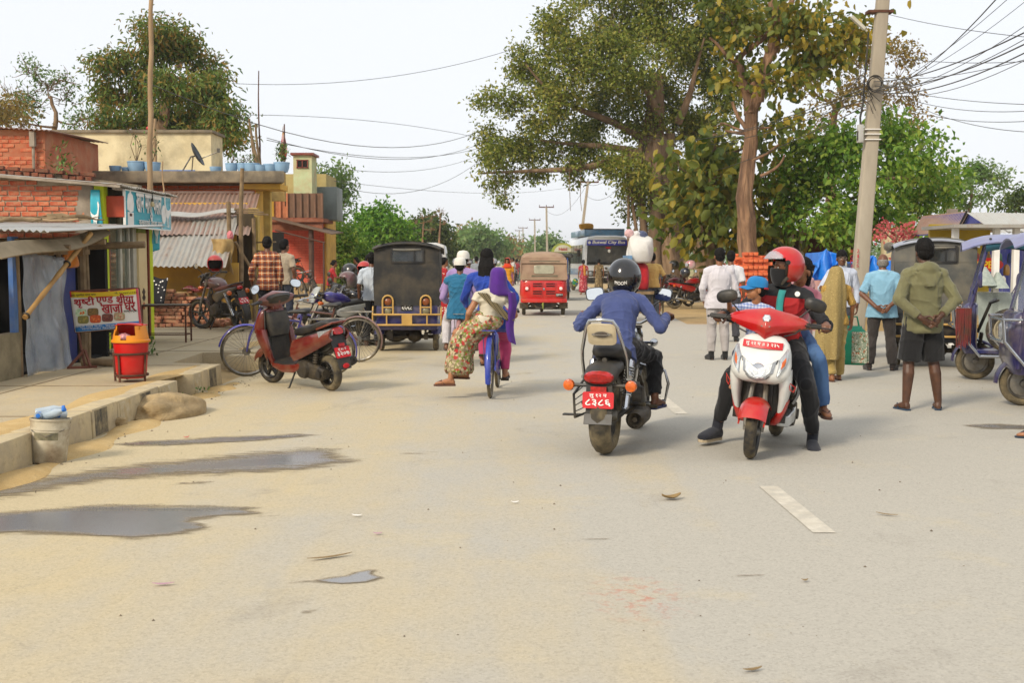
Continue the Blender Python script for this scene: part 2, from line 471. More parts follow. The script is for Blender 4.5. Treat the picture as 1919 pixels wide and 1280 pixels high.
while y<30:
 L=.62 if y>7 else .8
 if not (12.35<y+L/2<12.75 or 14.1<y+L/2<16.1):
  x1,z=kerbstone(k,y,L)
  
  if y>9.2:
   pm=MB();w=L*.48;yy=y+L*.08
   pm.hexa([(x1-.004,yy,.012),(x1+.0025,yy,.012),(x1+.0025,yy+w,.012),(x1-.004,yy+w,.012)],[(x1-.016,yy,z-.018),(x1-.0085,yy,z-.018),(x1-.0085,yy+w,z-.018),(x1-.016,yy+w,z-.018)])
   o=obj('painted_band',pm,M_kblack if k % 2 else M_kwhite,footpath)
 y+=L;k+=1

M_joint=PM('joint_dirt','#8b795a','#6f6048',r=.95,bump=.3)
mb=MB()
for yy in (9.3,11.6,13.9,16.2,18.6,21.5):mb.box((-6.6,yy,.2365),(5.6,.022,.005),rot=(0,0,random.uniform(-.01,.01)))
mb.box((-4.9,17,.2365),(.02,22,.0052))
obj('slab_joint',mb,M_joint,footpath)

M_line=PM('worn_road_paint','#c9c2b2','#b9b1a0',r=.8,vs=7,bump=.2,bs=90,dirt='#a9a498',da=.9,ds=9)
road_o=bpy.data.objects['road']
for i in range(22):
 y0=6.25+4.95*i;mb=MB();w=.063
 x0=1.73-.012*(y0-6) if y0<30 else road_c(y0)-.2;x1=x0-.016
 mb.add([(x0-w,y0,.004),(x0+w,y0,.004),(x1+w,y0+1.32,.004),(x1-w,y0+1.32,.004)],[(0,1,2,3)])
 obj('centre_line_dash',mb,M_line,road_o)
# wet patches on the road
def wet_mat():
 m,nt,b,co=newmat('wet_asphalt')
 w=nd(nt,'ShaderNodeAttribute',dict(attribute_name='wet')).outputs['Fac']
 w=math_(nt,'ADD',w,math_(nt,'MULTIPLY',math_(nt,'SUBTRACT',noise_(nt,stretch(nt,co,(.7,3.2,1)),5,8,.68),.5),2.1))
 w=math_(nt,'ADD',w,math_(nt,'MULTIPLY',math_(nt,'SUBTRACT',noise_(nt,co,60,4,.7),.5),.45))
 k=ramp(nt,w,[(.45,0.0),(.9,1.0)])
 col=mixc(nt,k,lin('#7d6d51'),lin('#858483'))  # wet grey lightened in the base colour to stand for reflected sky
 col=mixc(nt,ramp(nt,noise_(nt,co,150,3,.7),[(.3,.4),(.6,0.0)]),col,lin('#54504b'))
 nt.links.new(col,b.inputs['Base Color']);nt.links.new(ramp(nt,w,[(.3,.8),(.6,.3),(.95,.1)]),b.inputs['Roughness'])
 b.inputs['IOR'].default_value=1.33;b.inputs['Specular IOR Level'].default_value=1.0
 nt.links.new(ramp(nt,w,[(-.1,0.0),(.6,.95)]),b.inputs['Alpha'])
 nt.links.new(nd(nt,'ShaderNodeBump',None,Strength=.1,Distance=.003,Height=noise_(nt,co,130,4,.7)).outputs[0],b.inputs['Normal'])
 return m
M_wet=wet_mat()
def pud(pts,name,z=.004,soft=7.0):
 xs=[p[0] for p in pts];ys=[p[1] for p in pts];nx=max(24,int((max(xs)-min(xs)+60)/6));ny=max(12,int((max(ys)-min(ys)+20)/1.6))
 X,Y=np.meshgrid(np.linspace(min(xs)-30,max(xs)+30,nx),np.linspace(min(ys)-10,max(ys)+10,ny));ax=3.2
 D=np.full(X.shape,1e9);ins=np.zeros(X.shape,bool)
 for (x0,y0),(x1,y1) in zip(pts,pts[1:]+pts[:1]):
  dx,dy=(x1-x0)/ax,y1-y0;t=np.clip((((X-x0)/ax)*dx+(Y-y0)*dy)/(dx*dx+dy*dy+1e-9),0,1)
  D=np.minimum(D,np.hypot((X-x0)/ax-t*dx,Y-y0-t*dy));c=(y0>Y) !=(y1>Y)
  ins ^=c & (X<(x1-x0)*(Y-y0)/(y1-y0+1e-12)+x0)
 S=np.where(ins,D,-D)/soft;vs=[tuple(gr(x,y,z)) for x,y in zip(X.ravel(),Y.ravel())]
 me=bpy.data.meshes.new(name);me.from_pydata(vs,[],[(j*nx+i,(j+1)*nx+i,(j+1)*nx+i+1,j*nx+i+1) for j in range(ny-1) for i in range(nx-1)])
 a=me.attributes.new('wet','FLOAT','POINT');a.data.foreach_set('value',S.ravel().astype(np.float32));return link(name,me,M_wet,road_o)
puddles=[
([(208,832),(260,826),(345,822),(420,817),(500,815),(560,812),(605,815),(540,822),(470,828),(390,832),(310,836),(240,837)],
 [(225,832),(300,825),(390,821),(470,818),(520,819),(470,826),(390,830),(310,834),(250,836)]),
([(-60,935),(0,912),(70,893),(150,882),(250,868),(360,858),(470,846),(560,838),(640,838),(636,852),(690,862),(640,872),(560,884),(480,888),(390,892),(300,896),(200,902),(110,917),(40,930),(-60,948)],
 [(-30,930),(60,904),(160,888),(280,872),(400,860),(500,850),(590,846),(610,860),(590,872),(500,884),(390,888),(280,892),(180,901),(100,913),(20,930)]),
([(-160,965),(0,958),(90,952),(170,944),(300,944),(400,946),(500,950),(470,956),(520,966),(430,968),(370,976),(400,990),(350,1002),(250,1012),(150,1006),(40,1000),(-160,1010)],
 [(-120,972),(20,966),(90,962),(110,954),(200,951),(300,952),(340,960),(330,975),(280,990),(230,1005),(150,1001),(60,992),(-120,1000)]),
([(530,1094),(590,1086),(640,1078),(690,1066),(720,1068),(700,1074),(722,1083),(690,1092),(640,1096),(590,1090)],
 [(622,1088),(650,1080),(690,1078),(700,1084),(670,1092),(640,1092)]),
([(1796,797),(1850,793),(1930,796),(1990,800),(1920,806),(1840,804)],[(1830,798),(1900,796),(1950,800),(1880,802)])]
for a,b_ in puddles:pud(a,'puddle',soft=max(5,.15*(max(p[1] for p in a)-min(p[1] for p in a))))
for x,y,w,h in [(360,905,55,5),(440,955,40,5),(575,1148,22,6),(980,700,30,3),(1120,1010,40,3),(1400,1080,40,3),(760,850,60,3)]:pud([(x-w,y+h),(x-w*.3,y-h*.4),(x+w,y-h),(x+w*.4,y+h*.4)],'damp_patch',.003,9)
# people
SK={}
def skin(i=0):
 cs=[('#6f4529','#8a5a38'),('#5a3622','#734a30'),('#8b5c3c','#a5714c'),('#412717','#573722')]
 return PM('skin_%d' % i,*cs[i],r=.5,vs=14,bump=.08,bs=220,bd=.001,sss=.06)
M_hair=PM('black_hair','#070605','#120e0c',r=.72,vs=30,bump=.8,bs=120,st=(1,1,.25),bd=.006,spec=.2)
M_hairg=PM('grey_hair','#8c8780','#5c5650',r=.5,vs=60,bump=.4,bs=160)
M_eye=PM('eye_white','#d8d2c8','#c0b8aa',r=.25,bump=0);M_pupil=PM('eye_dark','#120c08',r=.2,bump=0)
def cloth(name,c,c2=None,**k):
 kw=dict(r=.9,vs=7,bump=.25,bs=300,bd=.0015,sheen=.15);kw.update(k)
 return PM(name,c,c2,**kw)
def plaid(name,base,l1,l2,s=11.0):
 m,nt,b,co=newmat(name);sp=nd(nt,'ShaderNodeSeparateXYZ',None,Vector=co);col=lin(base)
 def band(v,off,w,k=1.0):
  f=math_(nt,'FRACT',math_(nt,'ADD',math_(nt,'MULTIPLY',v,s*k),off));return math_(nt,'LESS_THAN',f,w)
 xx=math_(nt,'ADD',sp.outputs[0],math_(nt,'MULTIPLY',sp.outputs[1],.4))
 c=col
 for v in (xx,sp.outputs[2]):
  c=mixc(nt,math_(nt,'MULTIPLY',band(v,.0,.42),.62),c,lin(l1))
  c=mixc(nt,math_(nt,'MULTIPLY',band(v,.3,.1),.8),c,lin(l2))
 nt.links.new(c,b.inputs['Base Color']);b.inputs['Roughness'].default_value=.9
 nt.links.new(nd(nt,'ShaderNodeBump',None,Strength=.25,Distance=.0015,Height=noise_(nt,co,300)).outputs[0],b.inputs['Normal'])
 return m
def floral(name,base,cols,s=16.0,cover=.5,st=None):
 m,nt,b,co=newmat(name)
 if st:co=stretch(nt,co,st)
 c=mixc(nt,noise_(nt,co,5),lin(base),tuple(x*.82 for x in lin(base)[:3])+(1,))
 for i,h in enumerate(cols):
  off=nd(nt,'ShaderNodeVectorMath',dict(operation='ADD'),i0=co,i1=(3.7*i,1.3*i,2.1*i)).outputs[0]
  vo=nd(nt,'ShaderNodeTexVoronoi',None,Vector=nd(nt,'ShaderNodeVectorMath',dict(operation='ADD'),i0=off,i1=nd(nt,'ShaderNodeVectorMath',dict(operation='SCALE'),i0=nd(nt,'ShaderNodeTexNoise',None,Vector=off,Scale=s*1.3).outputs['Color'],Scale=.06).outputs[0]).outputs[0],Scale=s*(1+.35*i))
  f=ramp(nt,vo.outputs['Distance'],[(cover*.72,1.0),(cover*.82,0.0)])
  c=mixc(nt,math_(nt,'MULTIPLY',f,.9),c,lin(h))
 nt.links.new(c,b.inputs['Base Color']);b.inputs['Roughness'].default_value=.88
 nt.links.new(nd(nt,'ShaderNodeBump',None,Strength=.25,Distance=.0015,Height=noise_(nt,co,300)).outputs[0],b.inputs['Normal'])
 return m
def hand(mb,w,d,n,t,s=1.0,curl=.5,spread=.12,thumb=.6):
 w,d=V(w),V(d).normalized();n=V(n);n=(n-d*n.dot(d)).normalized();t=V(t);t=(t-d*t.dot(d)-n*t.dot(n)).normalized()
 def L(a,b,c):return w+d*a*s+t*b*s+n*c*s
 m=Matrix((d,t,n)).transposed()
 mb.ell(L(.05,0,0),V((.058,.042,.018))*s,m,10,7)
 mb.cap(w-d*.02*s,L(.03,0,0),.027*s,.026*s,8)
 for i,(b,ln) in enumerate(((.031,.074),(.011,.084),(-.01,.078),(-.03,.06))):
  p=L(.09,b,-.002);a=0.0;r=(.0098-.0009*abs(i-1))*s;dev=b*spread*8
  pr=[(p-d*.02*s,r)];pr.append((p,r))
  for j,k in enumerate((.45,.3,.25)):
   a+=curl*(1.0 if j==0 else 1.15)
   dd=(d*math.cos(a)+n*math.sin(a)+t*dev*math.cos(a)).normalized()
   p=p+dd*ln*k*s;r *=.92;pr.append((p,r))
  mb.chain(pr,7)
 a0=L(.015,.03,.006);d1=(d*.62+t*.7+n*.35).normalized();d2=(d*.9+t*(.35-.6*thumb)+n*(.25+.6*thumb)).normalized()
 p1=a0+d1*.042*s;p2=p1+d2*.032*s;p3=p2+d2*.026*s
 mb.chain([(a0-d1*.01*s,.0145*s),(p1,.0125*s),(p2,.0108*s),(p3,.0088*s)],7)
def foot(mb,ank,toe,s=1.0,inflate=0.0,sole=0.0,hi=0.0):
 a,t=V(ank),V(toe);f=t-a;f.z=0;f.normalize() if f.length>1e-5 else None
 g=t.z;side=V((f.y,-f.x,0));heel=V((a.x,a.y,g))-f*.05*s
 Lf=(V((t.x,t.y,g))-heel).length
 rings=[]
 for u,w,h in ((0.0,.018,.022),(.06,.03,.036),(.25,.036,.042),(.45,.04,.038),(.68,.047,.027),(.85,.044,.019),(.97,.028,.012),(1.0,.012,.008)):
  w=(w+inflate)*s;h=(h+inflate)*s
  c=heel+f*(Lf*u)+V((0,0,h*.92+sole))
  rings.append(se(c,side*w,V((0,0,h*.98)),2.4,12))
 mb.loft(rings)
 top=heel+f*(Lf*.22)+V((0,0,.05*s+sole))
 mb.cap(top,a+V((0,0,.02+hi)),(.036+inflate)*s,(.036+inflate)*s,10)
STAND=dict(pelvis=(0,0,.94),chest=(0,-.005,1.27),neck=(0,-.02,1.475),head=(0,.015,1.615),
 shL=(-.175,-.02,1.385),shR=(.175,-.02,1.385),elL=(-.235,-.05,1.13),elR=(.235,-.05,1.13),wrL=(-.245,.02,.885),wrR=(.245,.02,.885),
 hipL=(-.09,0,.91),hipR=(.09,0,.91),knL=(-.1,.02,.5),knR=(.1,.02,.5),anL=(-.11,-.03,.09),anR=(.11,-.03,.09),toL=(-.135,.16,0),toR=(.135,.16,0))
def person(label,loc,rz=0.0,H=1.7,pose=None,sk=0,top=None,sleeve=1.0,hem=.0,bottom=None,kind='trousers',shoes=None,shoe='shoe',hair='short',
   hairm=None,build=1.0,vox=.012,headrot=(0,0,0),hands=None,group=None,collar=None,face=True,female=False,skirt=None,fold=.011,name='person',topname='shirt',hoodie=False,belly=0.0,legw=1.0,shirt_smooth=9,child=False,topfit=.0):
 J=dict(STAND);J.update(pose or {});J={k:V(v) for k,v in J.items()};hands=hands or {}
 o=thing(name,label,'person',loc,rz,group);s=H/1.75;o.scale=(s,s,s)
 skm=skin(sk);b=build;hs=1.12 if child else 1.0
 fwd=V((0,1,0))
# torso frame rings from pelvis to neck
 side=(J['shR']-J['shL']).normalized();hside=(J['hipR']-J['hipL']).normalized()
 up=(J['neck']-J['pelvis']).normalized()
 def fr(sd,u):
  u=u.normalized();f=u.cross(sd).normalized();return sd,f
 P,C,N=J['pelvis'],J['chest'],J['neck'];W=P.lerp(C,.45)+(C-P).cross(side).normalized()*0
 u1=(C-P);u2=(N-C)
 sw=(J['shR']-J['shL']).length/2
 fem=1 if female else 0
 def torso(mb,inf=0.0,hem_=0.0,upto=1.0,nrings=16):
  rg=[]
  s1,f1=fr(hside,u1);s2,f2=fr(side,u2)
  prof=[(P-u1.normalized()*(.09+hem_),(.148 if not inf else (.163 if hoodie else .184))+.012*fem+(.02*hem_/.2),.105 if not inf else .118,s1,f1),(P-u1.normalized()*.03,(.162 if not inf else (.172 if hoodie else .178))+.012*fem,.112 if not inf else .12,s1,f1),(P+u1*.18,.155,.108,s1,f1),(P.lerp(C,.45),.138-.012*fem,.1+belly,s1.lerp(s2,.5).normalized(),f1.lerp(f2,.5).normalized()),
    (C-u1*.12,.15-.008*fem,.11+belly*.5,s2,f2),(C+u2*.1,sw*.93,.114+.01*fem,s2,f2),(C+u2*.4,sw*.93,.102,s2,f2),(C+u2*.62,sw*.74,.082,s2,f2),(C+u2*.8,sw*.48,.066,s2,f2),(N+u2*.02,.062,.058,s2,f2)]
  for c,w,d,sd,ff in prof:
   rg.append(se(c,sd*(w*b+inf),ff*(d*b+inf),2.5,16))
  mb.loft(rg)
  for q in ('shL','shR'):mb.cap(J[q],N.lerp(J[q],.25)-u2*.12,.054*b+inf,.05+inf,10)
 def arm(mb,q,inf=0.0,frac=2.0,r=(.05,.042,.04,.028)):
  A,E,Wr=J['sh'+q],J['el'+q],J['wr'+q]
  r=[x*(b*.5+.5)*(.92 if female else 1) for x in r]
  if frac<=1:mb.capf(A,A.lerp(E,frac),r[0]+inf,r[0]*(1-frac)+r[1]*frac+inf*1.5,10)
  else:
   k=frac-1
   mb.cap(A,E,r[0]+inf,r[1]+inf,10);(mb.capf if inf else mb.cap)(E,E.lerp(Wr,k),r[2]+inf,r[2]*(1-k)+r[3]*k+inf*.9,10)
 def leg(mb,q,inf=0.0,frac=2.0,flare=0.0):
  A,K,Z=J['hip'+q],J['kn'+q],J['an'+q];lw=legw*(b*.5+.5)
  if frac<=1:mb.capf(A,A.lerp(K,frac),.092*lw+inf,(.092*(1-frac)+.06*frac)*lw+inf+flare,12)
  else:
   k=frac-1
   mb.cap(A,K,.092*lw+inf,.058*lw+inf,12)
   if inf==0:
    cf=K.lerp(Z,.3);bk=(Z-K).normalized().cross(hside).normalized()*.016
    mb.cap(K,cf+bk,.054*lw,.057*lw,12);mb.cap(cf+bk,Z,.057*lw,.036*lw,12)
   else:cf=K.lerp(Z,.3);bk=(Z-K).normalized().cross(hside).normalized()*.012;mb.cap(K,cf+bk,.058*lw+inf,.062*lw+inf,12);mb.capf(cf+bk,K.lerp(Z,k),.062*lw+inf,.046*lw+inf+flare,12)
# body
 mb=MB();torso(mb)
 Hd=J['head'];hr=Euler(tuple(R(x) for x in headrot)).to_matrix().to_4x4()
 def hp(x,y,z):return Hd+hr.to_3x3() @ (V((x,y,z))*hs)
 mb.cap(N-u2*.1,hp(0,-.015,-.06),.056,.052,12)
 mb.ell(hp(0,-.012,.035),V((.076,.097,.098))*hs,hr,16,12)
 mb.ell(hp(0,.022,-.04),V((.06,.07,.075))*hs,hr,14,10)
 mb.ell(hp(0,.06,-.085),V((.03,.026,.024))*hs,hr,10,8)
 if vox<.015:
  mb.cap(hp(0,.085,.005),hp(0,.103,-.028),.009*hs,.015*hs,8)
  mb.ell(hp(0,.084,-.062),V((.026,.012,.008))*hs,hr,10,6)
  for sx in (-1,1):
   mb.ell(hp(sx*.078,-.012,-.01),V((.01,.02,.032))*hs,hr,8,7)
   mb.ell(hp(sx*.032,.078,.024),V((.022,.012,.009))*hs,hr,8,6)
 for q in ('L','R'):
  sg=-1 if q=='L' else 1
  arm(mb,q);leg(mb,q)
  hd=hands.get(q,{});dd=J['wr'+q]-J['el'+q]
  d=V(hd.get('d',dd));n=V(hd.get('n',(-sg,0,0)));t=V(hd.get('t',(0,1,0)))
  hand(mb,J['wr'+q],d,n,t,.98 if not child else .9,hd.get('curl',.28),hd.get('spread',.1),hd.get('thumb',.5))
  mb.cap(J['wr'+q].lerp(J['el'+q],.15),J['wr'+q],.03,.026,8)
  foot(mb,J['an'+q],J['to'+q])
 bv=max(vox*.62,.0055)
 me=blend('body',mb,bv,2)
 link('body',me,skm,o)
# face
 if face and vox<.015:
  e=MB()
  for sx in (-1,1):e.ell(hp(sx*.031,.073,.008),V((.013,.0075,.0065))*hs,hr,8,6)
  obj('eyes',e,M_eye,o);e=MB()
  for sx in (-1,1):e.ell(hp(sx*.031,.0795,.008),V((.0062,.003,.006))*hs,hr,8,6)
  obj('pupils',e,M_pupil,o);e=MB()
  for sx in (-1,1):e.tube([hp(sx*.015,.087,.028),hp(sx*.032,.086,.034),hp(sx*.05,.075,.028)],[.003,.0045,.002],6)
  obj('eyebrows',e,M_hair,o)
# hair
 hm=hairm or M_hair
 if hair:
  h=MB()
  if hair in ('short','long','bun','tail','thick'):
   k=.014 if hair=='thick' else .007
   h.ell(hp(0,-.02,.047),V((.078+k,.098+k,.094+k))*hs,hr,18,12)
   h.ell(hp(0,-.05,-.005),V((.07+k,.062+k,.072))*hs,hr,14,10)
   if hair=='thick':h.ell(hp(0,-.01,.1),V((.075,.095,.06)),hr,12,9)
  if hair=='fringe':
   h.ell(hp(0,-.012,.05),V((.086,.106,.098))*hs,hr,18,12);h.ell(hp(0,-.05,-.005),V((.075,.065,.075)),hr,14,10)
  if hair=='bald':
   rg=[se(hp(0,-.022,z),hr.to_3x3() @ V((r1,0,0)),hr.to_3x3() @ V((0,r2,0)),2,20) for z,r1,r2 in ((-.065,.05,.055),(-.04,.074,.085),(0,.08,.095),(.035,.078,.098),(.05,.07,.09))]
   h.loft(rg)
  if hair=='long':
   base=hp(0,-.07,.04)
   pts=[base,base+V((0,-.06,-.12)),base+V((0,-.075,-.3)),base+V((0.01,-.07,-.48)),base+V((.015,-.055,-.62))]
   rg=[se(p,V((w,0,0)),V((0,dd_,0)),2.2,14) for p,w,dd_ in zip(pts,(.075,.1,.098,.075,.03),(.04,.05,.045,.035,.02))]
   h.loft(rg)
  if hair=='bun':h.ell(hp(0,-.125,.0),(.045,.04,.045))
  if hair=='tail':
   h.chain([(hp(0,-.1,.02),.03),(hp(0,-.13,-.06),.032),(hp(.01,-.11,-.2),.026),(hp(.015,-.1,-.32),.012)],8)
  me=blend('hair',h,max(vox*.6,.006),1,fold=.006 if hair !='bald' else .001,fk=120,seed=len(label),fdir=(1,1,.4))
  
  bm=bmesh.new();bm.from_mesh(me);inv=hr.to_3x3().transposed();dl=[]
  for v_ in bm.verts:
   q=inv @ (v_.co-Hd)/hs
   if q.y>.035 and q.z<.062-(.03 if hair=='fringe' else 0) and abs(q.x)<.11:dl.append(v_)
   elif q.y>.005 and q.z<.02 and q.z>-.12 :dl.append(v_)
  bmesh.ops.delete(bm,geom=dl,context='VERTS');bm.to_mesh(me);bm.free()
  link('hair',me,hm,o)
# clothes
 if top is not None:
  mb=MB();torso(mb,.016+topfit,hem)
  for q in ('L','R'):
   if sleeve>0:arm(mb,q,.014+topfit*.6,sleeve)
  if hoodie:
   s2,f2=fr(side,u2)
   mb.ell(N-f2*.075+u2*-.1,(.12,.07,.085));mb.ring(N+u2*.04,u2,.078,.034,20,8);mb.ring(P-u1.normalized()*(.075+hem),u1,.155,.03,24,8,1.4)
   rg=[se(N-f2*(.085+.022*k)-V((0,0,.05+.07*k)),side*(.15-.045*k),f2*.045,2,12) for k in range(3)];mb.loft(rg)
  me=blend(topname,mb,vox*.8,shirt_smooth,fold=fold,fk=27,seed=len(label))
  ts=link(topname,me,top,o)
  if collar:
   c=MB();s2,f2=fr(side,u2)
   c.loft([se(N+u2*.0+u2.normalized()*z,side*r_,f2*r_*.95,2,18) for z,r_ in ((-.03,.085),(.012,.074),(.03,.07),(.018,.067))],cap=False);obj('collar',c,collar,o)
 if bottom is not None:
  mb=MB();s1,f1=fr(hside,u1)
  if kind in ('trousers','shorts','jeans','joggers'):
   rg=[se(c,s1*(w*b),f1*(d*b),2.5,16) for c,w,d in ((P-u1.normalized()*.1,.15,.108),(P-u1.normalized()*.03,.166,.116),(P+u1*.1,.164,.114),(P+u1*.2,.154,.109))]
   mb.loft(rg)
   for q in ('L','R'):
    leg(mb,q,.017 if kind !='shorts' else .024,{'shorts':.98,'joggers':1.9}.get(kind,1.98),{'trousers':.012,'shorts':.03,'jeans':.004,'joggers':-.006}[kind])
   me=blend(kind,mb,vox*.9,3,fold=fold*1.1,fk=20,seed=len(label)+3)
   link(kind if kind not in ('joggers',) else 'trousers',me,bottom,o)
 if skirt:
  mat_,pts,ws,ds,nm=skirt
  rg=[];n=40
  for i,(p,w,d) in enumerate(zip(pts,ws,ds)):
   r0=[]
   for k in range(n):
    a=2*PI*k/n;w_=1+.055*math.sin(a*7+i*.35)*min(1,i/2)+.03*math.sin(a*13+i)
    r0.append(V(p)+V((w*w_*math.cos(a),d*w_*math.sin(a),0)))
   rg.append(r0)
  mb=MB();mb.loft(rg);obj(nm,mb,mat_,o,smooth=180,sub=1)
# shoes
 if shoes is not None:
  for q in ('L','R'):
   mb=MB();A,T=J['an'+q],J['to'+q]
   f=V((T.x-A.x,T.y-A.y,0)).normalized();sd=V((f.y,-f.x,0));heel=V((A.x,A.y,T.z))-f*.058;tip=V((T.x,T.y,T.z))+f*.012;Lf=(tip-heel).length
   so=[(0,.02),(.06,.034),(.3,.036),(.5,.04),(.72,.05),(.9,.044),(1,.02)]
   out=[heel+f*(Lf*u)+sd*w for u,w in so]+[heel+f*(Lf*u)-sd*w for u,w in reversed(so)]
   th=.02
   if shoe=='shoe':
    me_b=MB();foot(me_b,A,tip,1.0,.012,.006,.02);me=blend('shoe',me_b,max(vox*.7,.007),2)
    so_=link('shoe',me,shoes[0],o)
    mb.add([p+V((0,0,-.012)) for p in out]+[p+V((0,0,.014)) for p in out],[tuple(range(13,-1,-1)),tuple(range(14,28))]+[(i,(i+1) % 14,14+(i+1) % 14,14+i) for i in range(14)])
    obj('sole',mb,shoes[1],so_,bevel=.004)
   else:
    mb.add([p+V((0,0,-.02)) for p in out]+[p+V((0,0,.004)) for p in out],[tuple(range(13,-1,-1)),tuple(range(14,28))]+[(i,(i+1) % 14,14+(i+1) % 14,14+i) for i in range(14)])
    so_=obj('slipper',mb,shoes[0],o,bevel=.004)
    st=MB();mid=heel+f*Lf*.5;tp=heel+f*Lf*.82
    for k in (-1,1):st.tube([mid+sd*.042*k+V((0,0,.0)),mid+sd*.03*k+f*.04+V((0,0,.05)),tp+V((0,0,.03)),tp+V((0,0,.0))],[.007,.008,.007,.005],6)
    obj('strap',st,shoes[1],so_)
 return o
# vehicles
M_rub=PM('tyre_rubber','#1d1b19','#2b2825',r=.85,vs=20,bump=.4,bs=90,dirt='#8a7a58',da=.55,ds=7)
M_rubd=PM('dusty_tyre','#2e2b25','#4a4335',r=.9,vs=12,bump=.5,bs=80,dirt='#8f8060',da=.75,ds=5)
M_chrome=PM('chrome','#c9ccd0','#aeb2b8',r=.14,m=1.0,vs=6,bump=.03,bs=40,dirt='#8c7d60',da=.25,ds=9)
M_steel=PM('dull_steel','#8f8d88','#6b6862',r=.42,m=.9,vs=9,bump=.1,dirt='#7a6a4c',da=.5,ds=8)
M_blk=PM('black_plastic','#141414','#1e1e1d',r=.45,vs=9,bump=.08,bs=200,dirt='#6d614a',da=.3,ds=5)
M_blkg=PM('black_gloss','#0b0b0c','#121214',r=.16,vs=5,bump=.02,coat=.6,dirt='#5c5344',da=.12,ds=6)
M_seat=PM('black_vinyl','#151516','#202022',r=.5,vs=9,bump=.25,bs=260,bd=.001,dirt='#6d614a',da=.22,ds=6)
M_eng=PM('engine_metal','#3a3733','#55504a',r=.5,m=.7,vs=14,bump=.3,bs=60,dirt='#6a5c42',da=.6,ds=9)
M_mirror=PM('mirror_glass','#dfe4e8','#d2d8de',r=.04,m=1.0,bump=0)
M_redl=PM('red_lens','#b3100c','#8a0906',r=.15,vs=40,bump=.3,bs=150,coat=.5)
M_orl=PM('orange_lens','#d2640f','#b34c08',r=.15,vs=40,bump=.3,bs=150,coat=.5)
M_clear=PM('clear_lens','#b4b8bb','#8f9498',r=.16,m=.35,vs=26,bump=.5,bs=110,st=(6,1,1),coat=1.0)
M_plate=PM('red_number_plate','#c4161f','#b31019',r=.45,vs=6,bump=.05)
M_white=PM('white_lettering','#e8e6e0','#dcd9d2',r=.6,bump=0)
M_blacklet=PM('black_lettering','#151515',r=.6,bump=0)
M_redlet=PM('red_lettering','#b01522','#9c101c',r=.6,bump=0)
def paint(n,c,c2=None,r=.28,**k):
 kw=dict(r=r,vs=3,bump=.03,bs=30,coat=.5,dirt='#94825e',da=.22,ds=5);kw.update(k);return PM(n,c,c2,**kw)
def wheel(root,c,r,w,style='alloy',tyre=None,rim=None,M=None,tread=0,name='wheel',nsp=5,spokes=28,detail=1):
 c=V(c);hub=MB();hub.M=M
 hub.lathe([(.012,-w*.62),(.03*r/.22,-w*.6),(.036*r/.22,-w*.2),(.036*r/.22,w*.2),(.03*r/.22,w*.6),(.012,w*.62)],c,(1,0,0),14)
 h=obj(name,hub,M_steel if style !='dark' else M_blk,root)
 t=MB();t.M=M;t.ring(c,(1,0,0),r-w*.46,w*.46,40 if detail else 26,10,1.08)
 if tread:
  for i in range(tread):
   a=2*PI*i/tread
   for k,(off,sk) in enumerate(((-.3,.5),(0,0),(.3,-.5))):
    aa=a+(k % 2)*PI/tread;d=V((0,math.cos(aa),math.sin(aa)))
    m=Matrix.Rotation(aa,3,'X') @ Matrix.Rotation(sk,3,'Z')
    t.box(c+V((off*w*1.05,0,0))+d*(r-.0035-(.46-math.sqrt(max(0,.2116-(off*.97)**2)))*w),(w*.25,PI*r/tread*1.25,.006),Matrix.Rotation(aa,3,'X') @ Matrix.Rotation(sk,3,'Y'))
 obj('tyre',t,tyre or M_rub,h,smooth=60)
 m=MB();m.M=M;rr=r-w*.82
 if style in ('wire',):
  m.ring(c,(1,0,0),rr,.011+w*.08,36,8,1.3);obj('rim',m,rim or M_steel,h)
  s=MB();s.M=M
  for i in range(spokes):
   a=2*PI*i/spokes;b=a+(.5 if i % 4<2 else -.5);sx=.022 if i % 2 else -.022
   s.bar(c+V((sx,.025*math.cos(b),.025*math.sin(b))),c+V((0,rr*math.cos(a),rr*math.sin(a))),.0035,.0035)
  obj('spokes',s,M_steel,h)
 else:
  m.ring(c,(1,0,0),rr,.014+w*.1,32,8,1.9)
  for i in range(nsp):
   a=2*PI*i/nsp+.3;d=V((0,math.cos(a),math.sin(a)))
   m.bar(c+d*.025,c+d*rr,w*.32,.04*r/.22,up=(1,0,0))
  if style=='disc':m.lathe([(.02,-.02),(rr,-.012),(rr,.012),(.02,.02)],c,(1,0,0),24)
  obj('rim',m,rim or M_steel,h)
 return h
def plate_(root,lines,c,ux,uy,w,h,mat=None,lmat=None,bold=.02,th=.004):
 ux,uy=V(ux).normalized(),V(uy).normalized();c=V(c);p=MB()
 rr=min(w,h)*.12;pts=[]
 for sx,sy,a0 in ((1,1,0),(-1,1,90),(-1,-1,180),(1,-1,270)):
  for k in range(4):
   a=R(a0+k*30);pts.append((sx*(w/2-rr)+rr*math.cos(a),sy*(h/2-rr)+rr*math.sin(a)))
 p.prism(pts,th,c,ux,uy);po=obj('number_plate',p,mat or M_plate,root)
 nn=ux.cross(uy)
 if len(lines)==1:obj('plate_lettering',letter(lines[0],c+nn*(th/2),ux,uy,w*.86,h*.6,bold),lmat or M_white,po)
 else:
  l=letter(lines[0],c+nn*(th/2)+uy*h*.25,ux,uy,w*.55,h*.26,bold);l2=letter(lines[1],c+nn*(th/2)-uy*h*.15,ux,uy,w*.8,h*.4,bold)
  l.add(l2.v,l2.f);obj('plate_lettering',l,lmat or M_white,po)
 return po
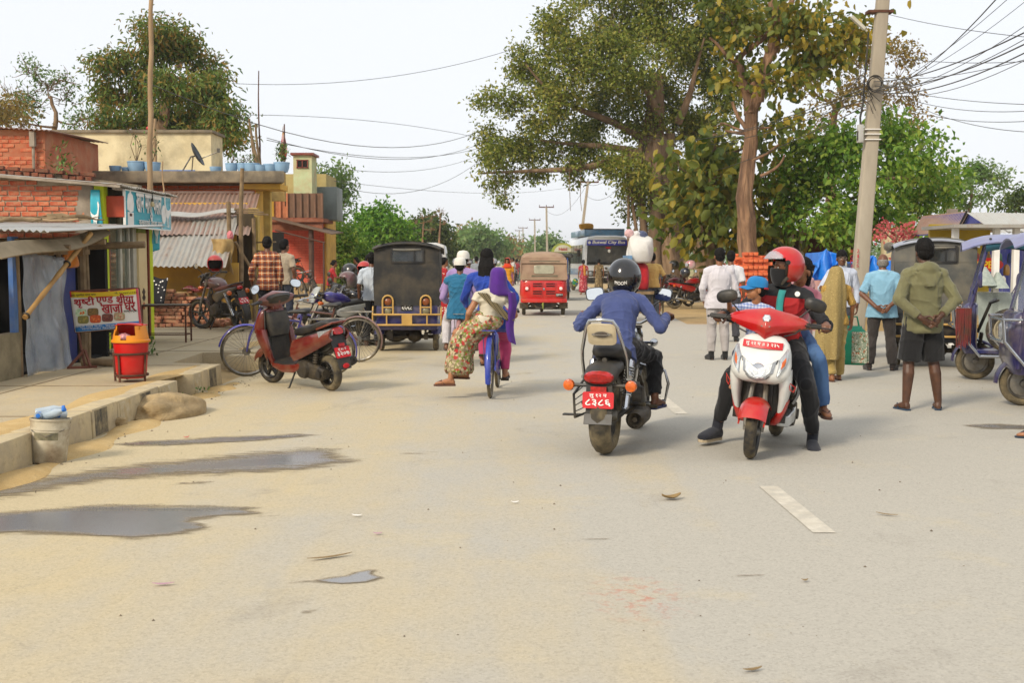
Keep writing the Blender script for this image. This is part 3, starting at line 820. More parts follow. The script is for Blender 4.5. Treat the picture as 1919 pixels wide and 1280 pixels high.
def mirror(root,c,d,w,h,stalk,housing=None,M=None,shape=3.0,rollx=0.0):
 d=V(d).normalized();x=d.cross(V((0,0,1))).normalized();y=x.cross(d);c=V(c)
 if rollx:q=Matrix.Rotation(rollx,3,d);x,y=q @ x,q @ y
 m=MB();m.M=M
 m.loft([se(c-d*.035,x*w*.22,y*h*.22,2.2,20),se(c-d*.026,x*w*.4,y*h*.4,shape,20),se(c-d*.008,x*w*.5,y*h*.5,shape,20),se(c+d*.004,x*w*.49,y*h*.49,shape,20)])
 m.tube(stalk,.006,8)
 o=obj('mirror',m,housing or M_blk,root)
 g=MB();g.M=M;g.loft([se(c+d*.0045,x*w*.44,y*h*.44,shape,20),se(c+d*.0065,x*w*.43,y*h*.43,shape,20)]);obj('mirror_glass',g,M_mirror,o)
 return o
def arcguard(mb,c,r,a0,a1,w,drop=.03,n=16,m=8):
 c=V(c)
 def fn(u,v):
  a=R(a0+(a1-a0)*u);s=2*v-1;rr=r-drop*abs(s)**3
  return c+V((s*w/2,rr*math.cos(a),rr*math.sin(a)))
 mb.sheet(fn,n,m,.004)
def scooter(label,loc,rz,lean,body,trim,apron,cowl,steer=0.0,front_plate=None,rear_plate=None,group=None,fronthi=True,stand=True,name='scooter',tread=0):
 t=thing(name,label,'scooter',loc,rz,group,rot=(0,R(lean),rz))
 S=Matrix.Translation((0,.5,0)) @ Matrix.Rotation(R(steer),4,'Z') @ Matrix.Translation((0,-.5,0))
 fw=V((0,.62,.215));rw=V((0,-.62,.215))
 wheel(t,fw,.215,.088,'alloy',M_rub,M_blk,S,tread=tread,nsp=5);wheel(t,rw,.215,.1,'alloy',M_rubd,M_blk,tread=tread,nsp=5)
 
 f=MB();f.M=S
 for sx in (-1,1):f.tube([(sx*.062,.62,.215),(sx*.062,.59,.33),(sx*.05,.53,.55),(sx*.02,.49,.62)],[.016,.024,.02,.02],8)
 f.tube([(.055,.62,.24),(.08,.57,.33)],.018,8);f.lathe([(.03,-.01),(.07,-.006),(.07,.006),(.03,.01)],(.05,.62,.215),(1,0,0),20);f.box((.06,.58,.28),(.03,.05,.07));f.tube([(.07,.6,.25),(.09,.54,.38),(.06,.5,.55)],.005,6)
 obj('front_fork',f,M_steel,t)
 g=MB();g.M=S;arcguard(g,fw,.262,30,128,.21,.06)
 for sx in (-1,1):g.sheet(lambda u,v,sx=sx:fw+V((sx*(.1-.012*v),(.262-.06)*math.cos(R(20+85*u))*(1-.22*v*(1-abs(2*u-1))),(.262-.06)*math.sin(R(20+85*u))*(1-.3*v*(1-abs(2*u-1))))),10,4,.003)
 obj('front_mudguard',g,trim,t)
 
 a=MB()
 a.loft([se((0,y,z),(w,0,0),(0,d,0),e,32) for z,y,w,d,e in ((.585,.555,.13,.06,2.6),(.61,.565,.185,.095,2.6),(.66,.567,.222,.112,2.5),(.735,.552,.228,.104,2.4),(.82,.522,.214,.085,2.5),(.89,.496,.188,.066,2.8),(.93,.48,.15,.05,2.8),(.945,.474,.11,.036,2.6))])
 ap=obj('front_apron',a,apron,t,smooth=60)
 for sx in (-1,1):
  b=MB();b.loft([se((sx*x,y,z),(w,0,0),(0,d,0),2.8,18) for z,x,y,w,d in ((.70,.176,.5,.052,.09),(.62,.186,.49,.048,.1),(.54,.186,.46,.042,.095),(.46,.18,.435,.034,.08),(.38,.168,.42,.026,.06),(.35,.163,.415,.022,.05))])
  obj('legshield_wing',b,apron,t,smooth=60)
  b=MB();b.loft([se((sx*x,y,z),(w,0,0),(0,d,0),2.8,16) for z,x,y,w,d in ((.45,.19,.40,.03,.085),(.36,.17,.4,.03,.07),(.28,.13,.395,.04,.055),(.25,.11,.39,.03,.04))])
  obj('lower_trim',b,trim,t,smooth=60)
  if fronthi:
   dcl=MB();dcl.M=Matrix.Translation((sx*.222,.5,.56)) @ Matrix.Rotation(sx*-.95,4,'Z')
   for p in ([(-.04,.012),(.045,.055),(.042,.047),(-.03,.008)],[(-.04,.012),(-.022,-.03),(-.015,-.026),(-.03,.008)],[(-.022,-.03),(.02,-.012),(.045,.055),(.037,.045),(.016,-.004),(-.018,-.022)]):
    dcl.prism(p,.004,(0,.028,0),(1,0,0),(0,0,1))
   obj('side_emblem',dcl,trim,t)
 b=MB();b.sheet(lambda u,v:((u-.5)*.4*(1-.25*v*v),.425-.05*(2*u-1)**2+.05*v,.27+.66*v),10,12,.012)
 b.box((0,.45,.42),(.2,.05,.34));b.loft([se((0,y,z),(w,0,0),(0,d,0),3,16) for z,y,w,d in ((.62,.4,.13,.06),(.75,.4,.15,.07),(.9,.42,.14,.05))])
 obj('legshield_inner',b,M_blk,t,smooth=50)
 
 hp_=[(-.128,.772),(-.062,.735),(0,.7),(.062,.735),(.128,.772),(.112,.675),(.062,.628),(0,.612),(-.062,.628),(-.112,.675)]
 def lens(poly,y0,th,tilt=.0,rotz=0.0,cx=0.0,bulge=.02):
  m=MB();cxx=sum(p[0] for p in poly)/len(poly);czz=sum(p[1] for p in poly)/len(poly)
  ca,sa=math.cos(rotz),math.sin(rotz)
  def P(x,z,off):dx=x-cxx;return V((cxx+dx*ca-off*sa,y0+dx*sa+off*ca-(z-czz)*tilt,z))
  rings=[[P(x,z,-th) for x,z in poly],[P(x,z,0) for x,z in poly],[P(cxx+(x-cxx)*.8,czz+(z-czz)*.8,bulge) for x,z in poly],[P(cxx+(x-cxx)*.3,czz+(z-czz)*.3,bulge*1.35) for x,z in poly]]
  m.loft(rings);return m
 if fronthi:
  su=MB();sc2=[(x*1.07,.69+(z-.69)*1.07) for x,z in hp_];su=lens(sc2,.655,.03,.32,bulge=.004);obj('headlight_surround',su,M_blk,t)
  hl=obj('headlight',lens(hp_,.668,.03,.32),M_clear,t,smooth=25)
  rf=MB();rf.lathe([(.012,.0),(.05,.006),(.055,.0)],(0,.688,.69),(0,1,.3),20);obj('headlight_bowl',rf,M_chrome,hl)
  for sx in (-1,1):
   ip=[(sx*x,z) for x,z in ((.142,.775),(.205,.862),(.216,.80),(.198,.715),(.135,.655))]
   if sx<0:ip=ip[::-1]
   il=obj('indicator_lamp',lens(ip,.613,.03,.3,rotz=-sx*.75,bulge=.014),M_clear,t,smooth=25)
   ip2=[(sx*.172+(x-sx*.172)*.5,.755+(z-.755)*.5) for x,z in ip]
   obj('indicator_bulb',lens(ip2,.627,.012,.3,rotz=-sx*.75,bulge=.012),M_orl,il)
  dm=MB()
  for sx in (-1,1):dm.ell((sx*.04,.599,.80),(.013,.008,.007))
  obj('nose_stud',dm,M_steel,t)
 
 c=MB();c.M=S
 c.loft([[V((x,cy+hy*a,cz+hz*b)) for a,b in ((-1,0),(-.7,.8),(-.1,1.0),(.45,.72),(.95,.1),(1.05,-.25),(.7,-.95),(-.5,-.9))] for x,cy,cz,hy,hz in ((-.3,.40,1.05,.016,.02),(-.26,.415,1.052,.04,.042),(-.17,.43,1.05,.07,.072),(-.07,.45,1.045,.092,.094),(0,.465,1.03,.115,.125),(.07,.45,1.045,.092,.094),(.17,.43,1.05,.07,.072),(.26,.415,1.052,.04,.042),(.3,.40,1.05,.016,.02))])
 c.loft([se((0,.43,z),(w,0,0),(0,.05,0),2.6,16) for z,w in ((.93,.09),(1.0,.085))])
 co_=obj('handlebar_cowl',c,cowl,t,smooth=24,bevel=.006)
 d=MB();d.M=S;d.loft([se((0,.552,1.075),(.032,0,0),(0,-.01,.03),3,6),se((0,.558,1.077),(.026,0,0),(0,-.008,.024),3,6)]);d.bar((-.035,.565,1.015),(.035,.565,1.015),.012,.008);obj('cowl_emblem',d,M_chrome,co_)
 h=MB();h.M=S
 h.tube([(-.27,.40,1.045),(-.3,.39,1.045),(-.43,.345,1.04)],.013,10);h.tube([(.27,.40,1.045),(.3,.39,1.045),(.43,.345,1.04)],.013,10)
 h.box((-.285,.4,1.045),(.05,.05,.04));h.box((.285,.4,1.045),(.05,.05,.04))
 h.loft([se((0,.375,1.06),(.2,0,0),(0,-.02,.06),3,20),se((0,.345,1.05),(.15,0,0),(0,-.02,.045),3,20)]);hb=obj('handlebar',h,M_blk,t)
 for sx in (-1,1):
  e=MB();e.M=S;e.tube([(sx*.32,.385,1.044),(sx*.44,.34,1.04)],[.019,.018],12);e.ell((sx*.447,.337,1.04),.02,None,10,7);obj('grip',e,M_seat,hb)
  e=MB();e.M=S;e.tube([(sx*.275,.43,1.045),(sx*.3,.455,1.042),(sx*.46,.40,1.035)],[.006,.006,.005],8);e.ell((sx*.465,.398,1.035),.01,None,8,6);obj('brake_lever',e,M_blk,hb)
  e=MB();e.M=S;e.tube([(sx*.26,.42,1.03),(sx*.22,.5,.98),(sx*.14,.52,.95)],.006,6);obj('brake_cable',e,M_blk,hb)
  mirror(t,(sx*.335,.40,1.205),(-sx*.18,-1,.02),.17,.105,[(sx*.2,.42,1.07),(sx*.26,.415,1.13),(sx*.33,.43,1.2)],M_blk,S,2.5,sx*-.25)
 
 b=MB();b.loft([se((0,y,z),(w,0,0),(0,0,.03),5,20) for y,z,w in ((.42,.3,.13),(.3,.28,.17),(0,.27,.18),(-.15,.29,.17))]);obj('floorboard',b,M_blk,t)
 for sx in (-1,1):
  b=MB();b.loft([se((sx*x,y,z),(.015,0,0),(0,0,h),3,12) for y,x,z,h in ((.36,.15,.27,.03),(.1,.185,.245,.045),(-.15,.19,.26,.05),(-.32,.17,.31,.03))]);obj('floor_trim',b,body if not fronthi else apron,t)
 e=MB();e.lathe([(.03,-.1),(.1,-.095),(.115,-.05),(.115,.05),(.09,.09)],(-.09,-.3,.26),(1,0,0),16);e.loft([se((-.1,y,z),(.05,0,0),(0,0,h),3.2,14) for y,z,h in ((-.18,.27,.1),(-.4,.24,.1),(-.6,.22,.085),(-.7,.22,.05))]);e.box((.0,-.25,.33),(.2,.22,.14))
 e.lathe([(.045,-.05),(.05,0),(.045,.05)],(-.12,-.62,.215),(1,0,0),12);e.tube([(-.1,-.5,.3),(-.1,-.55,.5)],.025,8)
 for i in range(6):e.ring((-.1,-.5-.008*i,.32+.03*i),(0,-.25,1),.034,.007,12,6)
 obj('engine',e,M_eng,t)
 x=MB();x.tube([(.16,-.28,.24),(.2,-.4,.26),(.2,-.46,.29)],.02,8);x.lathe([(.03,0),(.058,.02),(.064,.1),(.064,.34),(.05,.4),(.018,.402),(.018,.39)],(.2,-.44,.28),(0,-1,.16),18)
 ex=obj('exhaust',x,M_blk,t);x=MB();x.lathe([(.066,0),(.07,.02),(.07,.24),(.066,.26)],(.203,-.5,.293),(0,-1,.16),14,arc=(-1.2,1.9),cap=False);obj('heat_shield',x,M_steel,ex)
 
 for sx in (-1,1):
  b=MB()
  def side(u,v,sx=sx):
   y=-.16-.72*u;top=.585+.15*u;bot=.36+.27*u **1.2;z=bot+(top-bot)*v
   return V((sx*(.15+.05*math.sin(PI*min(1,v*.9+.1))-.075*u*u),y,z))
  b.sheet(side if sx>0 else (lambda u,v:side(1-u,v)),14,8,.02)
  obj('side_panel',b,body,t,smooth=60)
  if fronthi:
   b=MB();b.bar((sx*.195,-.3,.44),(sx*.16,-.75,.66),.006,.035,up=(0,0,1));obj('side_stripe',b,trim,t)
 b=MB();b.loft([se((0,y,z),(w,0,0),(0,0,h),3.5,18) for y,z,w,h in ((-.16,.46,.13,.16),(-.4,.55,.15,.14),(-.7,.65,.12,.1),(-.84,.7,.09,.06))]);obj('tail_core',b,M_blk,t)
 s_=MB();s_.loft([se((0,y,z),(w,0,0),(0,0,h),3.2,22) for y,z,w,h in ((-.08,.66,.07,.02),(-.13,.68,.115,.05),(-.3,.705,.14,.06),(-.48,.735,.145,.055),(-.62,.78,.13,.05),(-.78,.81,.1,.04),(-.83,.81,.07,.02))]);obj('seat',s_,M_seat,t,smooth=70)
 gb=MB();gb.tube([(-.12,-.62,.74),(-.13,-.78,.78),(-.09,-.9,.82),(.09,-.9,.82),(.13,-.78,.78),(.12,-.62,.74)],.013,8);obj('grab_rail',gb,M_blk if fronthi else body,t)
 l=MB();l.loft([se((0,-.86-.02*k,.715),(.075-.012*k,0,0),(0,.012,.042-.008*k),3,14) for k in range(2)]);obj('tail_light',l,M_redl,t)
 for sx in (-1,1):
  l=MB();l.loft([[V(p) for p in q] for q in ([(sx*.08,-.86,.75),(sx*.08,-.86,.675),(sx*.15,-.72,.6),(sx*.165,-.7,.72)],[(sx*.085,-.885,.745),(sx*.085,-.885,.68),(sx*.162,-.73,.6),(sx*.178,-.71,.715)])]);obj('rear_indicator',l,M_clear,t)
 g=MB();g.sheet(lambda u,v:((u-.5)*(.21-.06*v),-.83-.12*v-.012*(1-(2*u-1)**2),.66-.38*v),8,8,.012);g.bar((0,-.8,.5),(0,-.5,.42),.1,.03)
 obj('rear_mudguard',g,M_blk,t)
 rf=MB();rf.box((0,-.915,.56),(.075,.01,.035),(R(-17),0,0));obj('reflector',rf,M_redl,t)
 if rear_plate:
  uy=V((0,.30,.95));plate_(t,rear_plate,(0,-.925,.475),(1,0,0),uy,.2,.125,bold=.03)
  st_=MB();st_.ell((0,-.97,.32),(.045,.006,.03));obj('sticker',st_,M_plate,t)
 if front_plate:
  p=MB();w=.3
  p.sheet(lambda u,v:((u-.5)*w,.606-.03*(2*u-1)**2-.02*v,.848+.052*v),12,2,.004)
  fp=obj('number_plate',p,M_plate,t)
  lt=letter(front_plate,(0,.604,.874),(-1,0,0),(0,-.36,.93),w*.84,.032,.02)
  for q in lt.v:q.y-=.03*(q.x/(w/2))**2
  obj('plate_lettering',lt,M_white,fp)
 if stand:
  k=MB();k.tube([(-.12,-.1,.24),(-.21,-.05,.03),(-.235,-.035,.012)],.011,8);k.box((-.24,-.03,.008),(.05,.03,.01));obj('side_stand',k,M_blk,t)
 return t
def motorcycle(label,loc,rz,lean=0,tank=None,side=None,style='commuter',plate=None,group=None,seatm=None,detail=1,steer=0.0,name='motorcycle',topbox=False,cover=None):
 t=thing(name,label,'motorcycle',loc,rz,group,rot=(0,R(lean),rz));cr=style=='cruiser'
 WB=.74 if cr else .64;fr_,rr_=(.29,.3) if not cr else (.3,.305);S=Matrix.Translation((0,WB-.25,0)) @ Matrix.Rotation(R(steer),4,'Z') @ Matrix.Translation((0,-WB+.25,0))
 tank=tank or paint('black_tank','#101214');side=side or tank
 fw=V((0,WB,fr_));rw=V((0,-WB,rr_))
 wheel(t,fw,fr_,.085,'wire' if cr else 'alloy',M_rub,M_blk if not cr else M_steel,S,detail=detail,spokes=32)
 wheel(t,rw,rr_,.17 if cr else .1,'alloy',M_rubd,M_blk if not cr else M_steel,detail=detail,tread=0)
 f=MB();f.M=S
 hx=WB-(.42 if cr else .3)
 for sx in (-1,1):f.tube([(sx*.085,WB,fr_),(sx*.085,WB-.12,.56),(sx*.085,hx,.93)],[.022,.026,.019],10)
 f.box((0,hx+.04,.86),(.22,.06,.03));f.box((0,hx+.005,.94),(.22,.06,.025));obj('front_fork',f,M_steel,t)
 g=MB();g.M=S;arcguard(g,fw,fr_+.03,30,150,.13,.03);obj('front_mudguard',g,tank,t)
 g=MB()
 if cr:arcguard(g,rw,rr_+.05,28,128,.19,.05,20)
 else:arcguard(g,rw,rr_+.045,60,195,.14,.03,18)
 obj('rear_mudguard',g,M_blk if not cr else tank,t)
 
 f=MB();f.tube([(0,hx,.88),(0,hx-.1,.6),(0,.3,.3),(0,-.1,.28)],.02,8);f.tube([(0,hx,.9),(0,.1,.78),(0,-.35,.72),(0,-WB-.05,.74)],.02,8)
 for sx in (-1,1):f.tube([(sx*.1,-.1,.32),(sx*.11,-WB,rr_)],.02,8);f.tube([(sx*.1,-.15,.7),(sx*.1,-.2,.3)],.016,8)
 obj('frame',f,M_blk,t)
 e=MB();e.loft([se((0,y,z),(w,0,0),(0,0,h),3.4,16) for y,z,w,h in ((.3,.36,.1,.1),(.1,.36,.15,.15),(-.12,.36,.13,.13))]);e.lathe([(.03,-.18),(.1,-.175),(.12,-.12),(.12,.12),(.1,.175),(.03,.18)],(0,-.02,.36),(1,0,0),18)
 for i in range(7):e.box((0,.2+.012*i,.46+.03*i),(.2-.006*i,.17,.012),(R(-20),0,0))
 e.box((0,.24,.56),(.12,.12,.22),(R(-20),0,0));obj('engine',e,M_eng if detail else M_blk,t)
 x=MB();x.tube([(.06,.34,.55),(.09,.42,.42),(.13,.3,.22),(.16,0,.2)],.022,8)
 if cr:x.lathe([(.03,0),(.06,.06),(.075,.2),(.075,.62),(.058,.66),(.058,.62),(.02,.6),(.02,.64)],(.19,0,.25),(.04,-1,.02),20)
 else:x.lathe([(.03,0),(.05,.06),(.055,.2),(.055,.5),(.03,.55)],(.17,-.1,.24),(.04,-1,.16),16)
 obj('exhaust',x,M_chrome if not cr else M_eng,t)
 if detail and not cr:x=MB();x.lathe([(.058,0),(.058,.3)],(.172,-.18,.255),(.04,-1,.16),12,arc=(-.8,2.2),cap=False);obj('heat_shield',x,M_chrome,t)
 
 k=MB();tz=.80 if cr else .86
 k.loft([se((0,y,z),(w,0,0),(0,0,h),2.5,20) for y,z,w,h in ((hx-.06,tz+.04,.05,.04),(hx-.1,tz+.03,.11,.08),(hx-.22,tz+.02,.145,.105),(hx-.38,tz,.135,.1),(hx-.5,tz-.04,.1,.07),(hx-.56,tz-.06,.06,.04))]);k.lathe([(.035,0),(.035,.012),(.02,.016)],(0,hx-.22,tz+.118),(0,0,1),14)
 tk=obj('fuel_tank',k,tank,t,smooth=70)
 s_=MB()
 if cr:rgs=((.12,.7,.06,.03),(.08,.7,.12,.05),(-.1,.68,.165,.055),(-.3,.7,.165,.065),(-.38,.74,.15,.07),(-.55,.79,.14,.065),(-.72,.8,.11,.05),(-.76,.8,.07,.03))
 else:rgs=((.1,.77,.05,.03),(.05,.77,.1,.04),(-.15,.765,.13,.05),(-.35,.79,.135,.055),(-.6,.83,.115,.045),(-.72,.845,.09,.03))
 s_.loft([se((0,y,z),(w,0,0),(0,0,h),2.8,20) for y,z,w,h in rgs]);obj('seat',s_,seatm or M_seat,t,smooth=70)
 for sx in (-1,1):
  b=MB();b.loft([se((sx*x_,y,z),(.018,0,0),(0,0,h),3,14) for y,x_,z,h in (((.02,.11,.6,.05),(-.12,.125,.6,.1),(-.3,.12,.62,.09),(-.4,.1,.66,.05)) if cr else ((.06,.11,.62,.05),(-.1,.13,.62,.11),(-.32,.125,.68,.08),(-.62,.1,.76,.05),(-.78,.06,.8,.03)))]);obj('side_panel',b,side,t,smooth=60)
 tl=MB()
 if cr:
  tl.loft([se((0,y,z),(w,0,0),(0,0,h),2.6,18) for y,z,w,h in ((-.6,.68,.12,.06),(-.85,.66,.13,.065),(-.98,.62,.125,.06),(-1.0,.62,.11,.05))]);obj('tail_fairing',tl,M_blk,t,smooth=60)
  l=MB();l.loft([se((0,-.995-d_,.625),(w,0,0),(0,-.01,h),2.4,20) for d_,w,h in ((0,.115,.052),(.03,.108,.047),(.05,.075,.03))]);obj('tail_light',l,M_redl,t)
  l=MB();l.box((0,-1.0,.535),(.12,.02,.042));obj('reflector',l,M_redl,t)
  l=MB();l.box((0,-.985,.46),(.2,.014,.26),(R(-6),0,0));l.sheet(lambda u,v:((u-.5)*.215,-1.005-.03*v,.345-.075*v),6,3,.012);obj('plate_carrier',l,M_blk,t)
 else:
  l=MB();l.loft([se((0,-.76-d_,.80),(w,0,0),(0,0,h),2.6,14) for d_,w,h in ((0,.06,.035),(.04,.055,.03),(.05,.03,.02))]);obj('tail_light',l,M_redl,t)
  l=MB();l.sheet(lambda u,v:((u-.5)*.15,-.8-.14*v,.74-.34*v),5,6,.01);obj('plate_carrier',l,M_blk,t)
 if plate:
  if cr:plate_(t,plate,(0,-1.02,.455),(1,0,0),(0,.1,.99),.24,.125,bold=.025)
  else:plate_(t,plate,(0,-.885,.565),(1,0,0),(0,.38,.93),.19,.12,bold=.025)
 
 for sx in (-1,1):
  p0,p1=(V((sx*.135,-WB+.1,rr_+.04)),V((sx*.15,-.47,.72))) if cr else (V((sx*.115,-WB,rr_)),V((sx*.115,-.42,.72)))
  sh=MB();sh.tube([p0,p1],.018,8);L=p1-p0
  for i in range(11):sh.ring(p0+L*(.28+.055*i),L,.036,.0065,12,6)
  sh.tube([p0+L*.02,p0+L*.3],.03,10);sh.tube([p0+L*.84,p0+L*.97],.034,10);obj('rear_shock',sh,M_chrome if detail else M_steel,t)
  ir=MB();iy,iz=(-.95,.56) if cr else (-.7,.72)
  ir.tube([(sx*.06,iy,iz),(sx*(.2 if cr else .15),iy,iz)],.014,8);io=obj('indicator_stalk',ir,M_blk,t)
  ir=MB();ir.lathe([(.02,-.035),(.042,-.02),(.046,0),(.04,.022),(.015,.03)],(sx*(.24 if cr else .18),iy-.01,iz),(0,-1,0),16);obj('indicator',ir,M_orl,io)
  fp=MB();fp.tube([(sx*.12,-.05,.3),(sx*.3,-.05,.3)],.016,8);fp.tube([(sx*.14,-.4,.36),(sx*.26,-.42,.36)],.016,8);obj('footrest',fp,M_rub,t)
 if cr:
  b=MB();pth=lambda k:[(k*.17,-.72,.60),(k*.175,-.78,.74),(k*.165,-.83,.82),(k*.12,-.9,1.0),(k*.09,-.93,1.05),(0,-.935,1.06)]
  b.tube(pth(-1)+pth(1)[::-1][1:],.014,10);b.tube([(-.18,-.72,.6),(-.16,-.6,.62)],.02,8);b.tube([(.18,-.72,.6),(.16,-.6,.62)],.026,8);sb=obj('sissy_bar',b,M_chrome,t,smooth=60)
  b=MB();b.loft([se((0,-.875-.003*k+.0,.945),(w,0,0),(0,-.035,h),5,20) for k,w,h in ((-1,.1,.075),(0,.112,.085),(6,.112,.085),(7,.1,.075))]);bp=obj('backrest_plate',b,PM('tan_plastic','#b5a88c','#a3967a',r=.5,vs=8,bump=.05),t)
  b=MB();b.loft([se((0,-.905,.945),(.06,0,0),(0,-.01,.024),2,20),se((0,-.909,.945),(.055,0,0),(0,-.01,.02),2,20)]);b.box((0,-.906,.945),(.15,.006,.014));obj('backrest_emblem',b,M_steel,bp)
  b=MB();b.loft([se((0,-.835+.0,.945),(.1,0,0),(0,-.03,.075),4,16),se((0,-.87,.945),(.105,0,0),(0,-.03,.08),4,16)]);obj('backrest_pad',b,M_seat,t)
  b=MB();fr4=[(-.17,-.42,.58),(-.22,-.5,.56),(-.22,-.88,.48),(-.21,-.88,.3),(-.22,-.5,.28),(-.17,-.42,.3)]
  b.tube(fr4,.01,8)
  for i in range(4):b.bar((-.22,-.88,.34+.045*i),(-.22,-.5,.33+.06*i),.006)
  b.box((-.27,-.72,.3),(.14,.06,.012));obj('saree_guard',b,M_blk,t)
 else:
  b=MB();b.tube([(-.1,-.5,.82),(-.12,-.72,.87),(-.07,-.82,.89),(.07,-.82,.89),(.12,-.72,.87),(.1,-.5,.82)],.012,8);obj('grab_rail',b,M_blk,t)
 
 h=MB();h.M=S
 gx,gy,gz=(.36,hx-.14,1.03) if cr else (.37,hx-.1,1.02)
 h.tube([(-gx,gy,gz),(-.26,gy+.06,gz+.02),(-.1,hx+.02,.97),(.1,hx+.02,.97),(.26,gy+.06,gz+.02),(gx,gy,gz)],.0125,10);hb=obj('handlebar',h,M_chrome if cr else M_blk,t,smooth=60)
 for sx in (-1,1):
  e=MB();e.M=S;d=V((sx*.14,-.06,-.02));p=V((sx*gx,gy,gz));e.tube([p-d*.85,p],.018,10);e.tube([p,p+d*.12],.021,10);obj('grip',e,M_seat,hb)
  e=MB();e.M=S;q=p-d*.95+V((0,.04,0));e.tube([q,q+d*.4+V((0,.02,0)),q+d*1.15+V((0,.02,0))],.0065,8);e.ell(q+d*1.17+V((0,.02,0)),.011,None,8,6);e.box(p-d*1.05,(.05,.05,.04));obj('lever',e,M_steel,hb)
  if cr:mirror(t,(sx*.30,gy+.12,gz+.19),(-sx*.12,-1,.05),.165,.115,[p-d*1.1,p-d*1.0+V((0,.05,.08)),(sx*.29,gy+.14,gz+.14)],M_blkg,S,4,sx*-.12)
  else:mirror(t,(sx*.36,gy+.1,gz+.2),(-sx*.1,-1,.0),.12,.1,[p-d,(sx*.27,gy+.08,gz+.1),(sx*.34,gy+.12,gz+.18)],M_blk,S,2.3)
  e=MB();e.M=S;e.tube([(sx*.09,hx+.08,.8),(sx*.17,hx+.08,.8)],.012,8);e.lathe([(.012,-.05),(.032,-.02),(.036,.02),(.028,.04)],(sx*.2,hx+.08,.8),(0,1,0),14);obj('front_indicator',e,M_chrome if cr else M_orl,t)
 l=MB();l.M=S;l.lathe([(.03,-.1),(.075,-.06),(.09,0),(.092,.03),(.08,.035)],(0,hx+.12,.86),(0,1,0),20);ho=obj('headlamp',l,M_chrome if cr else tank,t)
 l=MB();l.M=S;l.lathe([(.08,0),(.06,.016),(.02,.024)],(0,hx+.152,.86),(0,1,0),20);obj('headlamp_glass',l,M_clear,ho)
 if not cr:
  l=MB();l.M=S;l.loft([se((0,hx+y,z),(w,0,0),(0,.03,0),2.6,14) for y,z,w in ((.16,.8,.09),(.14,.9,.12),(.06,1.02,.1),(.03,1.06,.06))]);obj('lamp_fairing',l,side,t,smooth=60)
 k=MB();k.tube([(-.12,.0,.28),(-.2,.08,.1),(-.24,.1,.01)],.011,8);obj('side_stand',k,M_blk,t)
 if cr:
  c=MB();c.tube([(.05,.36,.62),(.3,.36,.56),(.33,.36,.45),(.3,.38,.3),(.06,.36,.26)],.014,10);c.tube([(-.05,.36,.62),(-.3,.36,.56),(-.33,.36,.45),(-.3,.38,.3),(-.06,.36,.26)],.014,10);obj('crash_guard',c,M_chrome,t,smooth=60)
 return t
